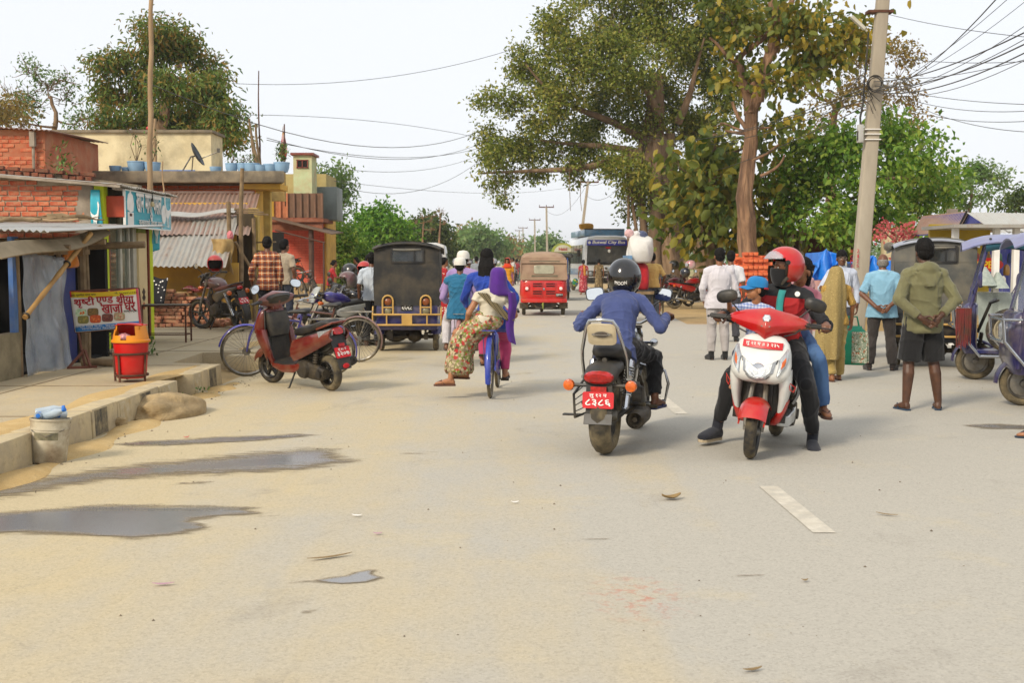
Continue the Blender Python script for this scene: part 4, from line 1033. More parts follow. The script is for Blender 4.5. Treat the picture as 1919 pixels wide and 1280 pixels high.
def bicycle(label,loc,rz,lean=0,paintm=None,guardm=None,group=None,carrier=True,steer=0.0,step=False,name='bicycle',tyre=None,child=1.0,stand=True,chaincase=False):
 t=thing(name,label,'bicycle',loc,rz,group,rot=(0,R(lean),rz));r=.335*child;b=.54
 pm=paintm or M_blk;S=Matrix.Translation((0,b-.12,0)) @ Matrix.Rotation(R(steer),4,'Z') @ Matrix.Translation((0,-b+.12,0))
 fw=V((0,b,r));rw=V((0,-b,r))
 wheel(t,fw,r,.038,'wire',tyre or M_rubd,M_steel,S,spokes=32);wheel(t,rw,r,.038,'wire',tyre or M_rubd,M_steel,spokes=36)
 f=MB();hd=V((0,b-.17,.72));bb=V((0,-.02,.29));st_=V((0,-.17,.72))
 f.tube([hd+V((0,-.03,.1)),hd+V((0,.03,-.08))],.019,8)
 if step:f.tube([hd+V((0,.01,-.03)),hd+V((0,-.25,-.25)),V((0,-.09,.42))],.015,8);f.tube([hd+V((0,.02,-.07)),bb],.016,8)
 else:f.tube([hd+V((0,-.02,.06)),st_+V((0,0,-.0))],.0145,8);f.tube([hd+V((0,.02,-.06)),bb],.016,8)
 f.tube([bb,st_,st_+V((0,-.025,.1))],.015,8)
 for sx in (-1,1):f.tube([bb+V((sx*.03,0,0)),rw+V((sx*.055,0,0))],.009,6);f.tube([st_+V((sx*.02,0,-.05)),rw+V((sx*.055,0,0))],.008,6)
 obj('frame',f,pm,t,smooth=60)
 f=MB();f.M=S
 for sx in (-1,1):f.tube([(sx*.045,b,r),(sx*.045,b-.05,r+.2),(sx*.03,b-.125,r+.36),(0,b-.13,r+.37)],.011,8)
 f.tube([(0,b-.13,r+.36),(0,b-.2,.9)],.013,8);obj('fork',f,pm,t)
 g=MB();g.M=S;arcguard(g,fw,r+.028,12,168,.055,.018,20,5);obj('front_mudguard',g,guardm or pm,t)
 g=MB();arcguard(g,rw,r+.028,30,205,.06,.018,24,5);obj('rear_mudguard',g,guardm or pm,t)
 h=MB();h.M=S;h.tube([(-.27,b-.43,.93),(-.25,b-.34,.95),(-.15,b-.2,.93),(0,b-.17,.9),(.15,b-.2,.93),(.25,b-.34,.95),(.27,b-.43,.93)],.011,8);hb=obj('handlebar',h,M_chrome,t,smooth=60)
 for sx in (-1,1):
  e=MB();e.M=S;e.tube([(sx*.258,b-.36,.948),(sx*.275,b-.47,.925)],.016,8);obj('grip',e,M_blk,hb)
  e=MB();e.M=S;e.tube([(sx*.2,b-.22,.92),(sx*.23,b-.33,.9)],.005,6);obj('brake_lever',e,M_steel,hb)
 s_=MB();s_.loft([se((0,y,z),(w,0,0),(0,0,h),2.4,16) for y,z,w,h in ((.0,.84,.018,.014),(-.06,.85,.028,.022),(-.15,.855,.06,.03),(-.23,.86,.1,.038),(-.285,.865,.095,.034),(-.3,.865,.06,.02))])
 for sx in (-1,1):
  for i in range(4):s_.ring((sx*.05,-.23,.79+.012*i),(0,0,1),.02,.004,10,5)
 obj('saddle',s_,M_seat,t,smooth=70)
 if carrier:
  c=MB();z=r*2+.085
  for x in (-.07,0,.07):c.tube([(x,-.27,z),(x,-.75,z)],.006,6)
  for y in (-.27,-.5,-.75):c.tube([(-.075,y,z),(.075,y,z)],.006,6)
  for sx in (-1,1):c.tube([(sx*.07,-.7,z),(sx*.06,-b,r)],.005,6)
  obj('carrier',c,M_steel if not step else pm,t)
 k=MB();k.lathe([(.02,0),(.09,.0),(.095,.004),(.09,.008),(.02,.008)],bb+V((.045,0,0)),(1,0,0),26);k.bar(bb+V((.06,0,0)),bb+V((.065,.08,-.145)),.02,.012);k.bar(bb+V((-.06,0,0)),bb+V((-.065,-.08,.145)),.02,.012);k.bar(bb+V((.05,0,.085)),rw+V((.05,0,.035)),.006);k.bar(bb+V((.05,0,-.085)),rw+V((.05,0,-.035)),.006)
 obj('crankset',k,M_steel,t)
 if chaincase:
  c=MB();c.loft([se((.055,y,z),(.012,0,0),(0,0,hh),3,14) for y,z,hh in ((.1,.29,.04),(.04,.29,.1),(-.1,.3,.09),(-.45,.33,.05),(-.58,r,.03))]);obj('chain_guard',c,pm,t)
 for sx,d in ((1,V((.065,.08,-.145))),(-1,V((-.065,-.08,.145)))):
  p=MB();p.box(bb+d+V((sx*.055,0,0)),(.09,.07,.025));obj('pedal',p,M_rub,t)
 if stand:
  k=MB();k.tube([(-.05,-b,r),(-.08,-b-.02,.2),(-.12,-b-.02,.005)],.008,6);obj('stand',k,M_steel,t)
 return t
def helmet(label,loc,rz,mat,s=1.0,visor=True,rot=None,text=None,group=None,openface=False,parent=None,tilt=0.0):
 t=thing('helmet',label,'helmet',loc,rz,group,rot=rot or (R(tilt),0,rz));t.scale=(s,s,s)
 def sh(u,v):
  a=2*PI*u;e=-1.05+(PI/2+1.05)*v
  return V((.128*math.cos(e)**.9*math.cos(a) if e<PI/2 else 0,(.155*max(0,math.cos(e))**.9)*math.sin(a)+.0,.02+.145*math.sin(e)))
 n,m=40,18;mb=MB()
 P=[[sh(i/n,j/m) for j in range(m+1)] for i in range(n)]
 vs,fs,idx=[],[],{}
 for i in range(n):
  for j in range(m+1):idx[i,j]=len(vs);vs.append(P[i][j])
 for i in range(n):
  for j in range(m):
   q=[P[i][j],P[(i+1) % n][j],P[(i+1) % n][j+1],P[i][j+1]];c=sum(q,V())/4
   face=c.y>.055 and abs(c.x)<.115 and (c.z<.075 if openface else -.045<c.z<.07)
   if c.y>.02 and openface and c.z<.055:face=True
   if not face:fs.append((idx[i,j],idx[(i+1) % n,j],idx[(i+1) % n,j+1],idx[i,j+1]))
 mb.add(vs,fs);me=mesh_of('shell',mb,70)
 me=evald(me,[('SOLIDIFY',dict(thickness=.014,offset=1))],'shell');finish(me,60)
 link('shell',me,mat,t)
 ln=MB();ln.ell((0,-.01,.02),(.112,.132,.125),None,16,10)
 bm=MB();
 lin_=mesh_of('lining',ln,180);b2=bmesh.new();b2.from_mesh(lin_);bmesh.ops.delete(b2,geom=[v for v in b2.verts if v.co.y>.05 or v.co.z<-.09],context='VERTS');b2.to_mesh(lin_);b2.free();link('lining',lin_,M_blk,t)
 if visor:
  vz=MB();up=visor=='up'
  def vf(u,v):
   a=-1.25+2.5*u;e=(-.28+.75*v) if not up else (.42+.55*v)
   k=1.06 if not up else 1.10
   return V((.128*k*math.cos(e)*math.sin(a),.158*k*math.cos(e)*math.cos(a)+(.018 if up else 0),.02+.142*k*math.sin(e)+(.0 if not up else -.01+.0)))
  vz.sheet(vf,18,8,.003);obj('visor',vz,M_visor,t,smooth=180)
  for sx in (-1,1):
   s_=MB();s_.lathe([(.02,0),(.018,.008),(.006,.01)],(sx*.136,.03,.045),(sx,0,0),12);obj('visor_screw',s_,M_blk,t)
 st=MB();st.tube([(-.11,.02,-.08),(-.06,.05,-.13),(.06,.05,-.13),(.11,.02,-.08)],.008,6,flat=2);obj('chin_strap',st,M_blk,t)
 if text:
  l=letter(text,(0,0,0),(1,0,0),(0,0,1),.1,.028,.015)
  l2=MB();l2.ring((0,0,-.004),(0,1,0),.016,.003,18,5);
  for q in l.v:
   a=q.x/.15;q.z-=.012*math.cos(a*4) ;q.y=-(.168*math.cos(a)*.97)-.002;
   q.z-=.02;q.y+=.0
  obj('lettering',l,M_white,t)
 return t
M_visor=PM('clear_visor','#c9ccd2','#b4b8c0',r=.08,bump=0,alpha=.42,coat=.5)
M_visord=PM('dark_visor','#17191c',r=.08,bump=0,coat=.8)
# rickshaws, bus, van, cart
M_canvas=PM('black_canvas','#1d1d1c','#2b2a28',r=.75,vs=3,bump=.25,bs=14,bd=.012,dirt='#6d614c',da=.35,ds=3)
M_canvasg=PM('grey_sheeting','#4a4b48','#5d5c56',r=.4,vs=3,bump=.35,bs=9,bd=.015,dirt='#84795f',da=.4,ds=3)
M_blue=paint('rickshaw_blue','#10175c','#0d1248',da=.3)
M_violet=paint('violet_blue','#15124e','#100f46',da=.25)
M_guard=PM('tan_guard_paint','#c39c52','#b08a45',r=.5,vs=6,bump=.08,dirt='#8f7a50',da=.3)
M_glass=PM('window_glass','#20262a','#2b3236',alpha=.75,r=.06,vs=3,bump=0,dirt='#8b806a',da=.25,ds=3,coat=.5)
M_cglass=PM('clear_glass','#b8c4c8','#aab6ba',r=.05,bump=0,alpha=.28)
M_roofl=PM('pale_roof_sheet','#a9aeb8','#8f97a8',r=.35,vs=3,bump=.06,dirt='#97896c',da=.3)
M_roofb=PM('lilac_roof_sheet','#8387a6','#7277a0',r=.35,vs=3,bump=.06,dirt='#97896c',da=.3)
def e_rickshaw(label,loc,rz,mode='canvas',body=None,canvas=None,roof=None,plate=None,lean=0,tassel=True,group=None,spare=False,notice=False):
 t=thing('rickshaw',label,'rickshaw',loc,rz,group);body=body or M_blue;canvas=canvas or M_canvas
 op=mode=='open';roof=roof or canvas
 for sx in (-1,1):wheel(t,(sx*.46,-.78,.235),.235,.1,'disc',M_rubd,M_steel)
 wheel(t,(0,1.02,.235),.235,.1,'disc',M_rubd,M_steel)
 u=MB();u.tube([(-.42,-.78,.235),(.42,-.78,.235)],.035,10);u.ell((.1,-.78,.25),(.13,.12,.11));u.box((-.05,-.5,.27),(.5,.3,.1));u.box((.3,-.95,.26),(.06,.2,.12));u.box((-.3,-.95,.27),(.1,.16,.14))
 for sx in (-1,1):
  for i in range(5):u.box((sx*.36,-.78+.0,.30+.012*i),(.05,.5-.07*i,.01))
  u.tube([(sx*.3,-1.2,.36),(sx*.3,1.0,.36)],.022,6);u.tube([(sx*.36,-.7,.28),(sx*.36,-.62,.45)],.03,8)
 u.tube([(-.08,1.0,.25),(-.1,.95,.6)],.02,8);u.tube([(.08,1.0,.25),(.1,.95,.6)],.02,8);obj('chassis',u,M_eng,t)
 b=MB();b.box((0,-.05,.39),(.94,2.2,.05));b.box((0,-1.23,.6),(1.0,.04,.44));obj('floor_pan',b,body,t,bevel=.01)
 for sx in (-1,1):
  for p,d in (((-.95,.56),(.56,.36)),((.2,.55),(.9,.34)))[:1 if op else 2]:b=MB();b.box((sx*.49,*p),(.03,*d));obj('side_panel',b,body,t,bevel=.008)
  g=MB();arcguard(g,(sx*.47,-.78,.235),.3,12,168,.16,.03,16,5);mg=obj('mudguard',g,M_violet if op else body,t)
  if op:
   g=MB();g.tube([(sx*.555,-.78+.3*math.cos(R(a)),.235+.3*math.sin(R(a))) for a in range(12,170,12)],.011,8);obj('mudguard_trim',g,M_chrome,mg)
 
 g=MB()
 for z in (.46,.63):g.tube([(-.54,-1.12,z),(-.56,-1.3,z),(.56,-1.3,z),(.54,-1.12,z)],.017,8)
 for x in (-.56,-.33,.33,.56):g.tube([(x,-1.3,.46),(x,-1.3,.63)],.013,8)
 for sx in (-1,1):
  g.tube([(sx*.56,-1.3,.63),(sx*.56,-1.2,.76)],.014,6)
  g.tube([(sx*(.31-.085),-1.3,.63),(sx*(.31-.085),-1.3,.86)]+[(sx*.31-sx*.085*math.cos(R(a)),-1.3,.86+.085*math.sin(R(a))) for a in (30,60,90,120,150)]+[(sx*(.31+.085),-1.3,.86),(sx*(.31+.085),-1.3,.63)],.015,8)
  for z in (.75,):g.tube([(sx*.31-.08,-1.3,z),(sx*.31+.08,-1.3,z)],.012,6)
 g.box((0,-1.3,.545),(.17,.03,.17));obj('rear_guard',g,M_guard,t,smooth=60)
 for sx in (-1,1):
  for z,mm in ((.84,M_orl),(.69,M_clear)):
   l=MB();l.lathe([(.06,0),(.062,.02),(.045,.035),(.01,.04)],(sx*.31,-1.255,z),(0,-1,0),18);obj('rear_lamp',l,PM('dusty_amber','#8a4a20','#74401f',r=.3,vs=20,bump=.2) if z>.8 else PM('dusty_lens','#8d8566','#6f6a52',r=.3,vs=20,bump=.2),t)
 if plate:plate_(t,plate,(0,-1.257,.75),(1,0,0),(0,0,1),.2,.12,M_blk,M_white,.03)
 
 p=MB();z1=1.72
 for sx in (-1,1):
  p.tube([(sx*.47,1.14,.42),(sx*.47,1.1,.95),(sx*.46,.92,z1)],.024,8)
  for y in (.32,-.35,-1.22):p.tube([(sx*.48,y,.4),(sx*.48,y,z1)],.017,8)
  p.tube([(sx*.48,.92,z1),(sx*.48,-1.22,z1)],.018,8);p.tube([(sx*.48,.32,1.0),(sx*.48,-1.22,1.0)],.014,8)
 for y in (.92,-1.22):p.tube([(-.48,y,z1),(.48,y,z1)],.016,8)
 obj('pillars',p,body if op else M_blk,t,smooth=60)
 r=MB();r.sheet(lambda u,v:((v-.5)*1.12,1.22-2.55*u,z1+.02+.1*(1-(2*v-1)**2)**.8-.10*max(0,1-u*6)**2-.04*max(0,u*8-7)**2),20,14,.018);ro=obj('roof',r,roof,t,smooth=50)
 if op:
  for k in range(4):
   s_=MB();s_.lathe([(.018,0),(.016,.008),(.004,.01)],((-.5),.9-.55*k,z1+.055),(-.6,0,1),10);obj('roof_stud',s_,M_blk,ro)
 
 f=MB();f.loft([se((0,y,z),(w,0,0),(0,d,0),4,24) for z,y,w,d in ((.36,1.08,.44,.09),(.5,1.12,.48,.11),(.8,1.12,.49,.11),(.96,1.1,.48,.09),(.99,1.09,.45,.06))]);fo=obj('front_cowl',f,body,t,smooth=50)
 l=MB();l.lathe([(.1,0),(.1,.03),(.07,.05),(.01,.055)],(0,1.22,.78),(0,1,0),20);obj('headlamp',l,M_clear,fo)
 g=MB();arcguard(g,(0,1.02,.235),.29,0,150,.16,.03);obj('front_mudguard',g,M_violet if op else body,t)
 w=MB();w.hexa([(-.45,1.09,1.0),(.45,1.09,1.0),(.45,1.1,1.0),(-.45,1.1,1.0)],[(-.45,.92,z1),(.45,.92,z1),(.45,.93,z1),(-.45,.93,z1)]);obj('windshield',w,M_cglass,t)
 h=MB();h.tube([(-.3,.78,1.02),(-.1,.86,.98),(.1,.86,.98),(.3,.78,1.02)],.015,8);h.tube([(0,.86,.97),(0,1.0,.6)],.02,8);obj('handlebar',h,M_blk,t)
 s_=MB();s_.box((0,.3,.6),(.8,.3,.4));s_.box((0,.12,.9),(.82,.08,.35));s_.box((0,-.9,.58),(.9,.45,.38));s_.box((0,-1.12,.92),(.88,.1,.45));s_.box((0,-.18,.56),(.9,.34,.34));obj('seats',s_,M_seat,t,bevel=.03)
 if mode=='canvas':
  c=MB();zt=1.8;
  def rim(y,k):
   return [V((x,y,z)) for x,z in ((-.53,.79),(-.545,1.2),(-.535,1.6),(-.51,1.72),(-.4,1.79),(-.2,1.825),(0,1.835),(.2,1.825),(.4,1.79),(.51,1.72),(.535,1.6),(.545,1.2),(.53,.79))]
  sides=[rim(.05-1.3*k/6,k) for k in range(7)]
  for i,rg in enumerate(sides):
   for q in rg:q.x *=1-.012*math.sin(i*1.6+q.z*2);q.z-=.012*math.sin(i*1.05)**2 if q.z>1.7 else 0
  c.loft(sides,cap=False,closed=False)
  
  bx=[-.53,-.25,.3,.53];bz=[.79,1.48,1.7]
  def quad(x0,x1,z0,z1_,n=5):
   c.sheet(lambda u,v:(x0+(x1-x0)*v,-1.262-.014*math.sin(PI*(x0+(x1-x0)*v+.5))-.006*math.sin(9*(z0+(z1_-z0)*u)+3*v)*(1-u),z0+(z1_-z0)*u),n,n)
  quad(-.535,.535,.78,1.49,10);quad(-.535,-.245,1.49,1.71);quad(.27,.535,1.49,1.71)
  c.sheet(lambda u,v:((-.535+1.07*v)*(1-.06*u*abs(2*v-1)),-1.262-.01*(1-u)+.02*u,1.71+u*(.018+.108*(1-abs(2*v-1)**2.4))),4,14)
  co=obj('canvas_cover',c,canvas,t,smooth=60)
  w=MB()
  for a,b_ in (((-.25,1.49),(.275,1.49)),((-.25,1.705),(.275,1.705)),((-.25,1.49),(-.25,1.705)),((.275,1.49),(.275,1.705)),((.13,1.49),(.13,1.705))):w.bar((a[0],-1.285,a[1]),(b_[0],-1.285,b_[1]),.03,.014,up=(0,1,0))
  obj('window_frame',w,M_blk,co)
  w=MB();w.box((.01,-1.27,1.6),(.52,.006,.215));obj('rear_window',w,M_glass,co)
  w=MB();w.tube([(-.22,-1.295,1.695),(-.05,-1.31,1.685),(.1,-1.305,1.69),(.24,-1.295,1.695)],[.016,.024,.022,.014],10);obj('rolled_flap',w,M_canvasg,co)
  w=MB();w.tube([(-.56,.35,1.74),(-.58,.0,1.72),(-.56,-.3,1.74)],[.05,.07,.05],10);obj('rolled_side_cover',w,canvas,t)
 else:
  for sx in (-1,1):
   c=MB();c.sheet(lambda u,v,sx=sx:(sx*(.505+.02*math.sin(u*9+v*3)*v),-.25-.95*u,1.7-.95*v-.05*math.sin(u*7)*v),14,10,.004)
   cu=obj('side_curtain',c,canvas,t,smooth=60)
   if notice and sx==-1:
    n=MB();n.sheet(lambda u,v:(-.536-.008*math.sin(v*5),-.52-.26*u,1.55-.42*v),4,6,.003);no_=obj('paper_notice',n,PM('notice_paper','#d9d2cc','#cfc6bf',r=.8,vs=5,bump=.05),cu)
    l=MB();l.box((-.549,-.65,1.51),(.003,.22,.04));l.box((-.549,-.7,1.42),(.003,.1,.06));l.box((-.549,-.58,1.42),(.003,.05,.06));obj('printed_mark',l,M_plate,no_)
    l=MB()
    for k in range(6):l.box((-.549,-.65,1.35-.035*k),(.003,.2,.008))
    obj('printed_line',l,M_blacklet,no_)
   fl=MB()
   fl.sheet(lambda u,v,sx=sx:(sx*(.5+.03*math.sin(PI*v)),.95-1.15*u,1.74-.12*v*(1-.35*abs(math.sin(u*2*PI)))),24,6,.008);obj('teal_flap',fl,cloth('teal_cloth','#1f5566','#174453'),t,smooth=60)
   ch=MB();ch.tube([(sx*.55,1.0,.34),(sx*.56,-.3,.34)],.019,8);ch.tube([(sx*.56,1.3,.92),(sx*.56,1.12,.92)],.015,8);ch.tube([(sx*.56,1.3,.92),(sx*.56,1.28,.7),(sx*.56,.98,.33)],.017,8);ch.tube([(sx*.56,1.3,.7),(0,1.34,.7)],.017,8);ch.tube([(sx*.56,1.3,.92),(0,1.34,.92)],.015,8)
   ch.tube([(sx*.57,-.28,.5),(sx*.58,-.36,.62),(sx*.58,-.95,.62),(sx*.58,-1.2,.62)],.014,8);ch.tube([(sx*.58,-.36,.62),(sx*.58,-.3,.42),(sx*.58,-1.2,.42)],.014,8)
   ch.tube([(sx*.42,.1,1.0),(sx*.48,.1,1.06),(sx*.48,.38,1.06),(sx*.47,.42,.98),(sx*.47,.42,.8)],.016,8)
   ch.tube([(sx*.3,.3,.4),(sx*.3,.3,1.72)],.014,8)
   obj('chrome_rail',ch,M_chrome,t,smooth=60)
   mirror(t,(sx*.6,1.0,1.28),(-sx*.25,-1,0),.1,.2,[(sx*.47,1.08,1.1),(sx*.58,1.08,1.15),(sx*.6,1.03,1.25)],M_blue,None,4)
  if spare:
   wh=wheel(t,(-.53,.66,.66),.27,.12,'disc',M_rub,PM('dusty_wheel_paint','#a49a80','#8f866e',r=.6,vs=8,bump=.1));wh.name='spare_wheel'
  if tassel:
   q=MB()
   rr=random.Random(3)
   for k in range(9):
    y=1.26-.02*k;q.tube([(-.575,y,.93),(-.59+rr.uniform(-.01,.01),y+rr.uniform(-.01,.01),.7),(-.58,y+rr.uniform(-.02,.02),.45+rr.uniform(-.05,.03))],[.012,.016,.006],6)
   obj('tassel',q,cloth('tassel_red','#6e1a1c','#4d2a1c'),t)
   q=MB()
   for k in range(5):q.tube([(-.6,-.55-.02*k,.62),(-.62,-.56-.02*k,.4),(-.61,-.55-.022*k,.14)],[.014,.018,.008],6)
   obj('tassel',q,cloth('tassel_brown','#5c2320','#4a3420'),t)
 return t
def auto_rickshaw(label,loc,rz,body,hood):
 t=thing('auto_rickshaw',label,'auto rickshaw',loc,rz)
 for sx in (-1,1):wheel(t,(sx*.55,-.75,.2),.2,.11,'disc',M_rubd,M_steel)
 wheel(t,(0,1.15,.2),.2,.1,'disc',M_rubd,M_steel)
 b=MB();b.loft([se((0,-.35,z),(w,0,0),(0,d,0),7,32) for z,w,d in ((.36,.6,.78),(.42,.655,.82),(.6,.665,.83),(.9,.65,.82),(.98,.64,.81),(1.0,.62,.79))])
 b.loft([se((0,y,.66),(w,0,0),(0,0,.32),4,24) for y,w in ((.4,.62),(.9,.5),(1.25,.36),(1.4,.2))]);bo=obj('body',b,body,t,smooth=50)
 g=MB();g.box((0,-1.205,.42),(1.28,.06,.1));obj('rear_valance',g,body,bo,bevel=.015)
 v=MB()
 for cx in (-.18,.18):v.box((cx,-1.183,.74),(.3,.03,.4))
 obj('louvre_panel',v,body,bo,bevel=.012)
 for cx in (-.18,.18):
  for k,z in enumerate((.88,.815,.67,.605)):
   v=MB();v.box((cx,-1.2,z),(.24,.02,.022));v.box((cx,-1.204,z+.018),(.25,.03,.012),(R(20),0,0));obj('louvre',v,PM('louvre_shade','#5b0d0c','#430a0a',r=.5,vs=5,bump=.05),bo)
 m=MB();m.lathe([(.03,0),(.03,.01),(.01,.014)],(0,-1.2,.74),(0,-1,0),8);obj('maker_emblem',m,M_chrome,bo)
 for sx in (-1,1):
  l=MB();l.box((sx*.47,-1.18,.78),(.15,.04,.17));lo=obj('lamp_housing',l,body,bo,bevel=.02)
  l=MB();l.lathe([(.042,0),(.045,.012),(.03,.02)],(sx*.47,-1.198,.755),(0,-1,0),16);obj('lamp',l,PM('pale_pink_lens','#f0d8d4','#ead0cc',r=.15,vs=30,bump=.1,coat=.5),lo)  # pale pink lens colour stands for the lamp being lit
  l=MB();l.sheet(lambda u,v,sx=sx:(sx*(.43+.24*u),-1.0-.03*v,.36-.16*v),3,3,.01);obj('mud_flap',l,M_rubd,t)
  l=MB();l.box((sx*.55,-1.23,.43),(.1,.03,.03));obj('reflector',l,M_orl if sx<0 else M_redl,bo)
 plate_(t,['लु१ह ७५०२'],(.43,-1.215,.58),(1,0,0),(0,0,1),.2,.08,M_blk,M_white,.03)
 u=MB();u.box((0,-.8,.3),(.7,.6,.14));u.tube([(-.5,-.75,.2),(.5,-.75,.2)],.04,8);u.lathe([(.07,-.15),(.07,.15)],(.1,-1.0,.26),(1,0,0),14);u.tube([(-.3,-1.1,.36),(-.2,-1.15,.22),(.25,-1.15,.2)],.03,8)
 for sx in (-1,1):u.tube([(sx*.3,-.9,.36),(sx*.5,-.8,.22)],.03,8)
 obj('engine',u,M_eng,t)
 q=MB();q.chain([((-.02,-1.2,.37),.02),((-.03,-1.22,.3),.03),((-.02,-1.21,.2),.015)],8);obj('lime_garland',q,cloth('lime_thread','#7d8a3c','#6f5c2c'),t)
 h=MB();rg=[]
 for y,w,zt in ((-1.1,.6,1.58),(-1.04,.62,1.68),(-.7,.635,1.75),(-.2,.64,1.77),(.35,.62,1.74),(.6,.6,1.68)):
  rg.append([V((x*w,y,z)) for x,z in ((-1.0,1.0),(-1.02,1.25),(-1.0,1.5),(-.95,zt-.12),(-.82,zt-.04),(-.5,zt),(0,zt+.02),(.5,zt),(.82,zt-.04),(.95,zt-.12),(1.0,1.5),(1.02,1.25),(1.0,1.0))])
 h.loft(rg,cap=False,closed=False)
 
 def rs(u,v):
  z=.99+.62*u;y=-1.17+.07*u-.012*math.sin(v*PI);w=.64-.035*u
  return V(((2*v-1)*w,y,z))
 h.sheet(rs,10,14);ho=obj('canvas_hood',h,hood,t,smooth=60)
 w=MB();w.loft([se((.0,-1.165-.006*k,1.28),(.28-.006*k,0,0),(0,.012,.125-.006*k),6,24) for k in range(2)]);obj('rear_window',w,PM('hazy_plastic','#a9a48c','#86846f',r=.25,vs=4,bump=.1,bs=12),ho)
 for z,ww in ((1.1,.36),(1.5,.42)):
  w=MB();w.box((.02,-1.168 if z<1.3 else -1.13,z),(ww*2,.012,.045));obj('hood_strap',w,PM('faded_strap','#6d6653','#59523f',r=.8,vs=8),ho)
 w=MB();w.tube([(-.64,-1.14,1.46),(-.3,-1.16,1.47),(.3,-1.16,1.47),(.64,-1.14,1.46)],.02,8);w.tube([(-.63,-1.12,1.56),(-.62,-1.15,1.3),(-.65,-1.16,1.02)],.014,6);w.tube([(.63,-1.12,1.56),(.62,-1.15,1.3),(.65,-1.16,1.02)],.014,6);obj('hood_seam',w,hood,ho)
 w=MB();w.sheet(lambda u,v:(.655+.01*u,-.9+.5*v,1.0+.6*u),4,4,.01);obj('side_curtain',w,PM('blue_tarp','#1d55b0','#18468f',r=.5,vs=4,bump=.3,bs=10),t)
 return t
def bus(label,loc,rz):
 t=thing('bus',label,'bus',loc,rz);W,L,H=1.12,6.8,2.75
 wh=paint('bus_white','#dcdedf','#d0d2d1',da=.2);bl=paint('bus_blue','#6f9cc0','#5d8ab0',da=.3)
 b=MB()
 def sec(y,k=0,top=H):return [V((x,y,z)) for x,z in ((-W,.45),(-W-.01,1.25),(-W+.03,2.2),(-W+.08,top-.25),(-W+.22,top-.06),(-.5,top),(.5,top),(W-.22,top-.06),(W-.08,top-.25),(W-.03,2.2),(W+.01,1.25),(W,.45))]
 b.loft([sec(-L/2,0),sec(-L/4),sec(0),sec(L/2-.3),[V((p.x*.985,p.y+.18,p.z-.02)) for p in sec(L/2-.25,0,H-.03)]])
 bo=obj('body',b,wh,t,bevel=.03)
 y=L/2+.0
 f=MB();f.hexa([(-.98,y-.06,1.35),(.98,y-.06,1.35),(.98,y-.03,1.35),(-.98,y-.03,1.35)],[(-.95,y-.14,2.28),(.95,y-.14,2.28),(.95,y-.055,2.28),(-.95,y-.055,2.28)]);ws=obj('windshield',f,M_glass,t)
 f=MB();f.ell((-.12,y-.055,1.78),(.14,.012,.26));f.ell((-.1,y-.05,2.0),(.07,.012,.08));obj('white_picture',f,M_white,ws)
 f=MB();f.ell((-.05,y-.05,2.16),(.14,.01,.035));obj('red_sticker',f,M_plate,ws)
 f=MB();f.hexa([(-.99,y-.09,2.27),(.99,y-.09,2.27),(.99,y-.022,2.27),(-.99,y-.022,2.27)],[(-.95,y-.14,2.53),(.95,y-.14,2.53),(.95,y-.07,2.53),(-.95,y-.07,2.53)])
 bn=obj('name_banner',f,paint('banner_blue','#2a2fa8','#2428a0',da=.08),t)
 obj('banner_lettering',letter('Butwal City Bus',(-.06,y-.04,2.40),(-1,0,0),(0,-.19,.98),1.55,.2,.05,.006,.22),M_white,bn)
 f=MB();f.ell((.85,y-.04,2.4),(.07,.01,.07));obj('banner_emblem',f,M_white,bn)
 f=MB();f.box((0,y-.04,.92),(1.9,.03,.28));obj('grille',f,M_blk,t)
 for k in range(4):f=MB();f.box((0,y-.02,.82+.065*k),(1.85,.012,.012));obj('grille_bar',f,M_steel,t)
 f=MB();f.box((0,y-.0,.6),(2.2,.16,.24));obj('bumper',f,M_blk,t,bevel=.03)
 f=MB();f.box((0,y-.02,.76),(2.15,.05,.03));obj('trim_strip',f,M_white,t)
 for sx in (-1,1):
  f=MB();f.lathe([(.1,0),(.1,.02),(.05,.04)],(sx*.78,y-.03,.92),(0,1,0),16);obj('headlamp',f,M_clear,t)
  f=MB();f.tube([(sx*.15,y-.02,1.36),(sx*.5,y-.01,1.42),(sx*.75,y-.04,1.48)],.012,6);obj('wiper',f,M_blk,t)
  for k in range(5):
   f=MB();y0=L/2-.7-1.15*k;f.hexa([(sx*(W-.005),y0-1.05,1.4),(sx*(W+.02),y0-1.05,1.4),(sx*(W+.02),y0,1.4),(sx*(W-.005),y0,1.4)],[(sx*(W-.07),y0-1.05,2.3),(sx*(W-.015),y0-1.05,2.3),(sx*(W-.015),y0,2.3),(sx*(W-.07),y0,2.3)]);obj('side_window',f,M_glass,t)
  f=MB();f.box((sx*(W+.015),0,1.0),(.012,L-.8,.3));obj('side_stripe',f,bl,t)
  f=MB();f.box((sx*(W+.25),y+.05,1.9),(.16,.05,.3));f.tube([(sx*W,y-.1,2.2),(sx*(W+.25),y+.05,2.1)],.015,6);obj('mirror',f,M_blk,t,bevel=.02)
  for yy in (L/2-1.3,-L/2+1.6):wheel(t,(sx*.98,yy,.42),.42,.22,'disc',M_rubd,M_steel,detail=0)
 for sx,c in ((.45,'#c98a3c'),(-.5,'#8fb7a2'),(0,'#b8c4cc')):f=MB();f.ell((sx,y-.02,1.2),(.13,.008,.07));obj('painted_motif',f,paint('motif'+c,c,da=.1),t)
 f=MB()
 for sx in (-1,1):f.box((sx*.95,-.2,H+.14),(.05,L-1.4,.3));
 f.box((0,L/2-.95,H+.14),(1.9,.05,.3));f.box((0,-L/2+.6,H+.14),(1.9,.05,.3));f.box((0,-.2,H+.005),(1.8,L-1.5,.04));obj('roof_rack',f,bl,t,bevel=.01)
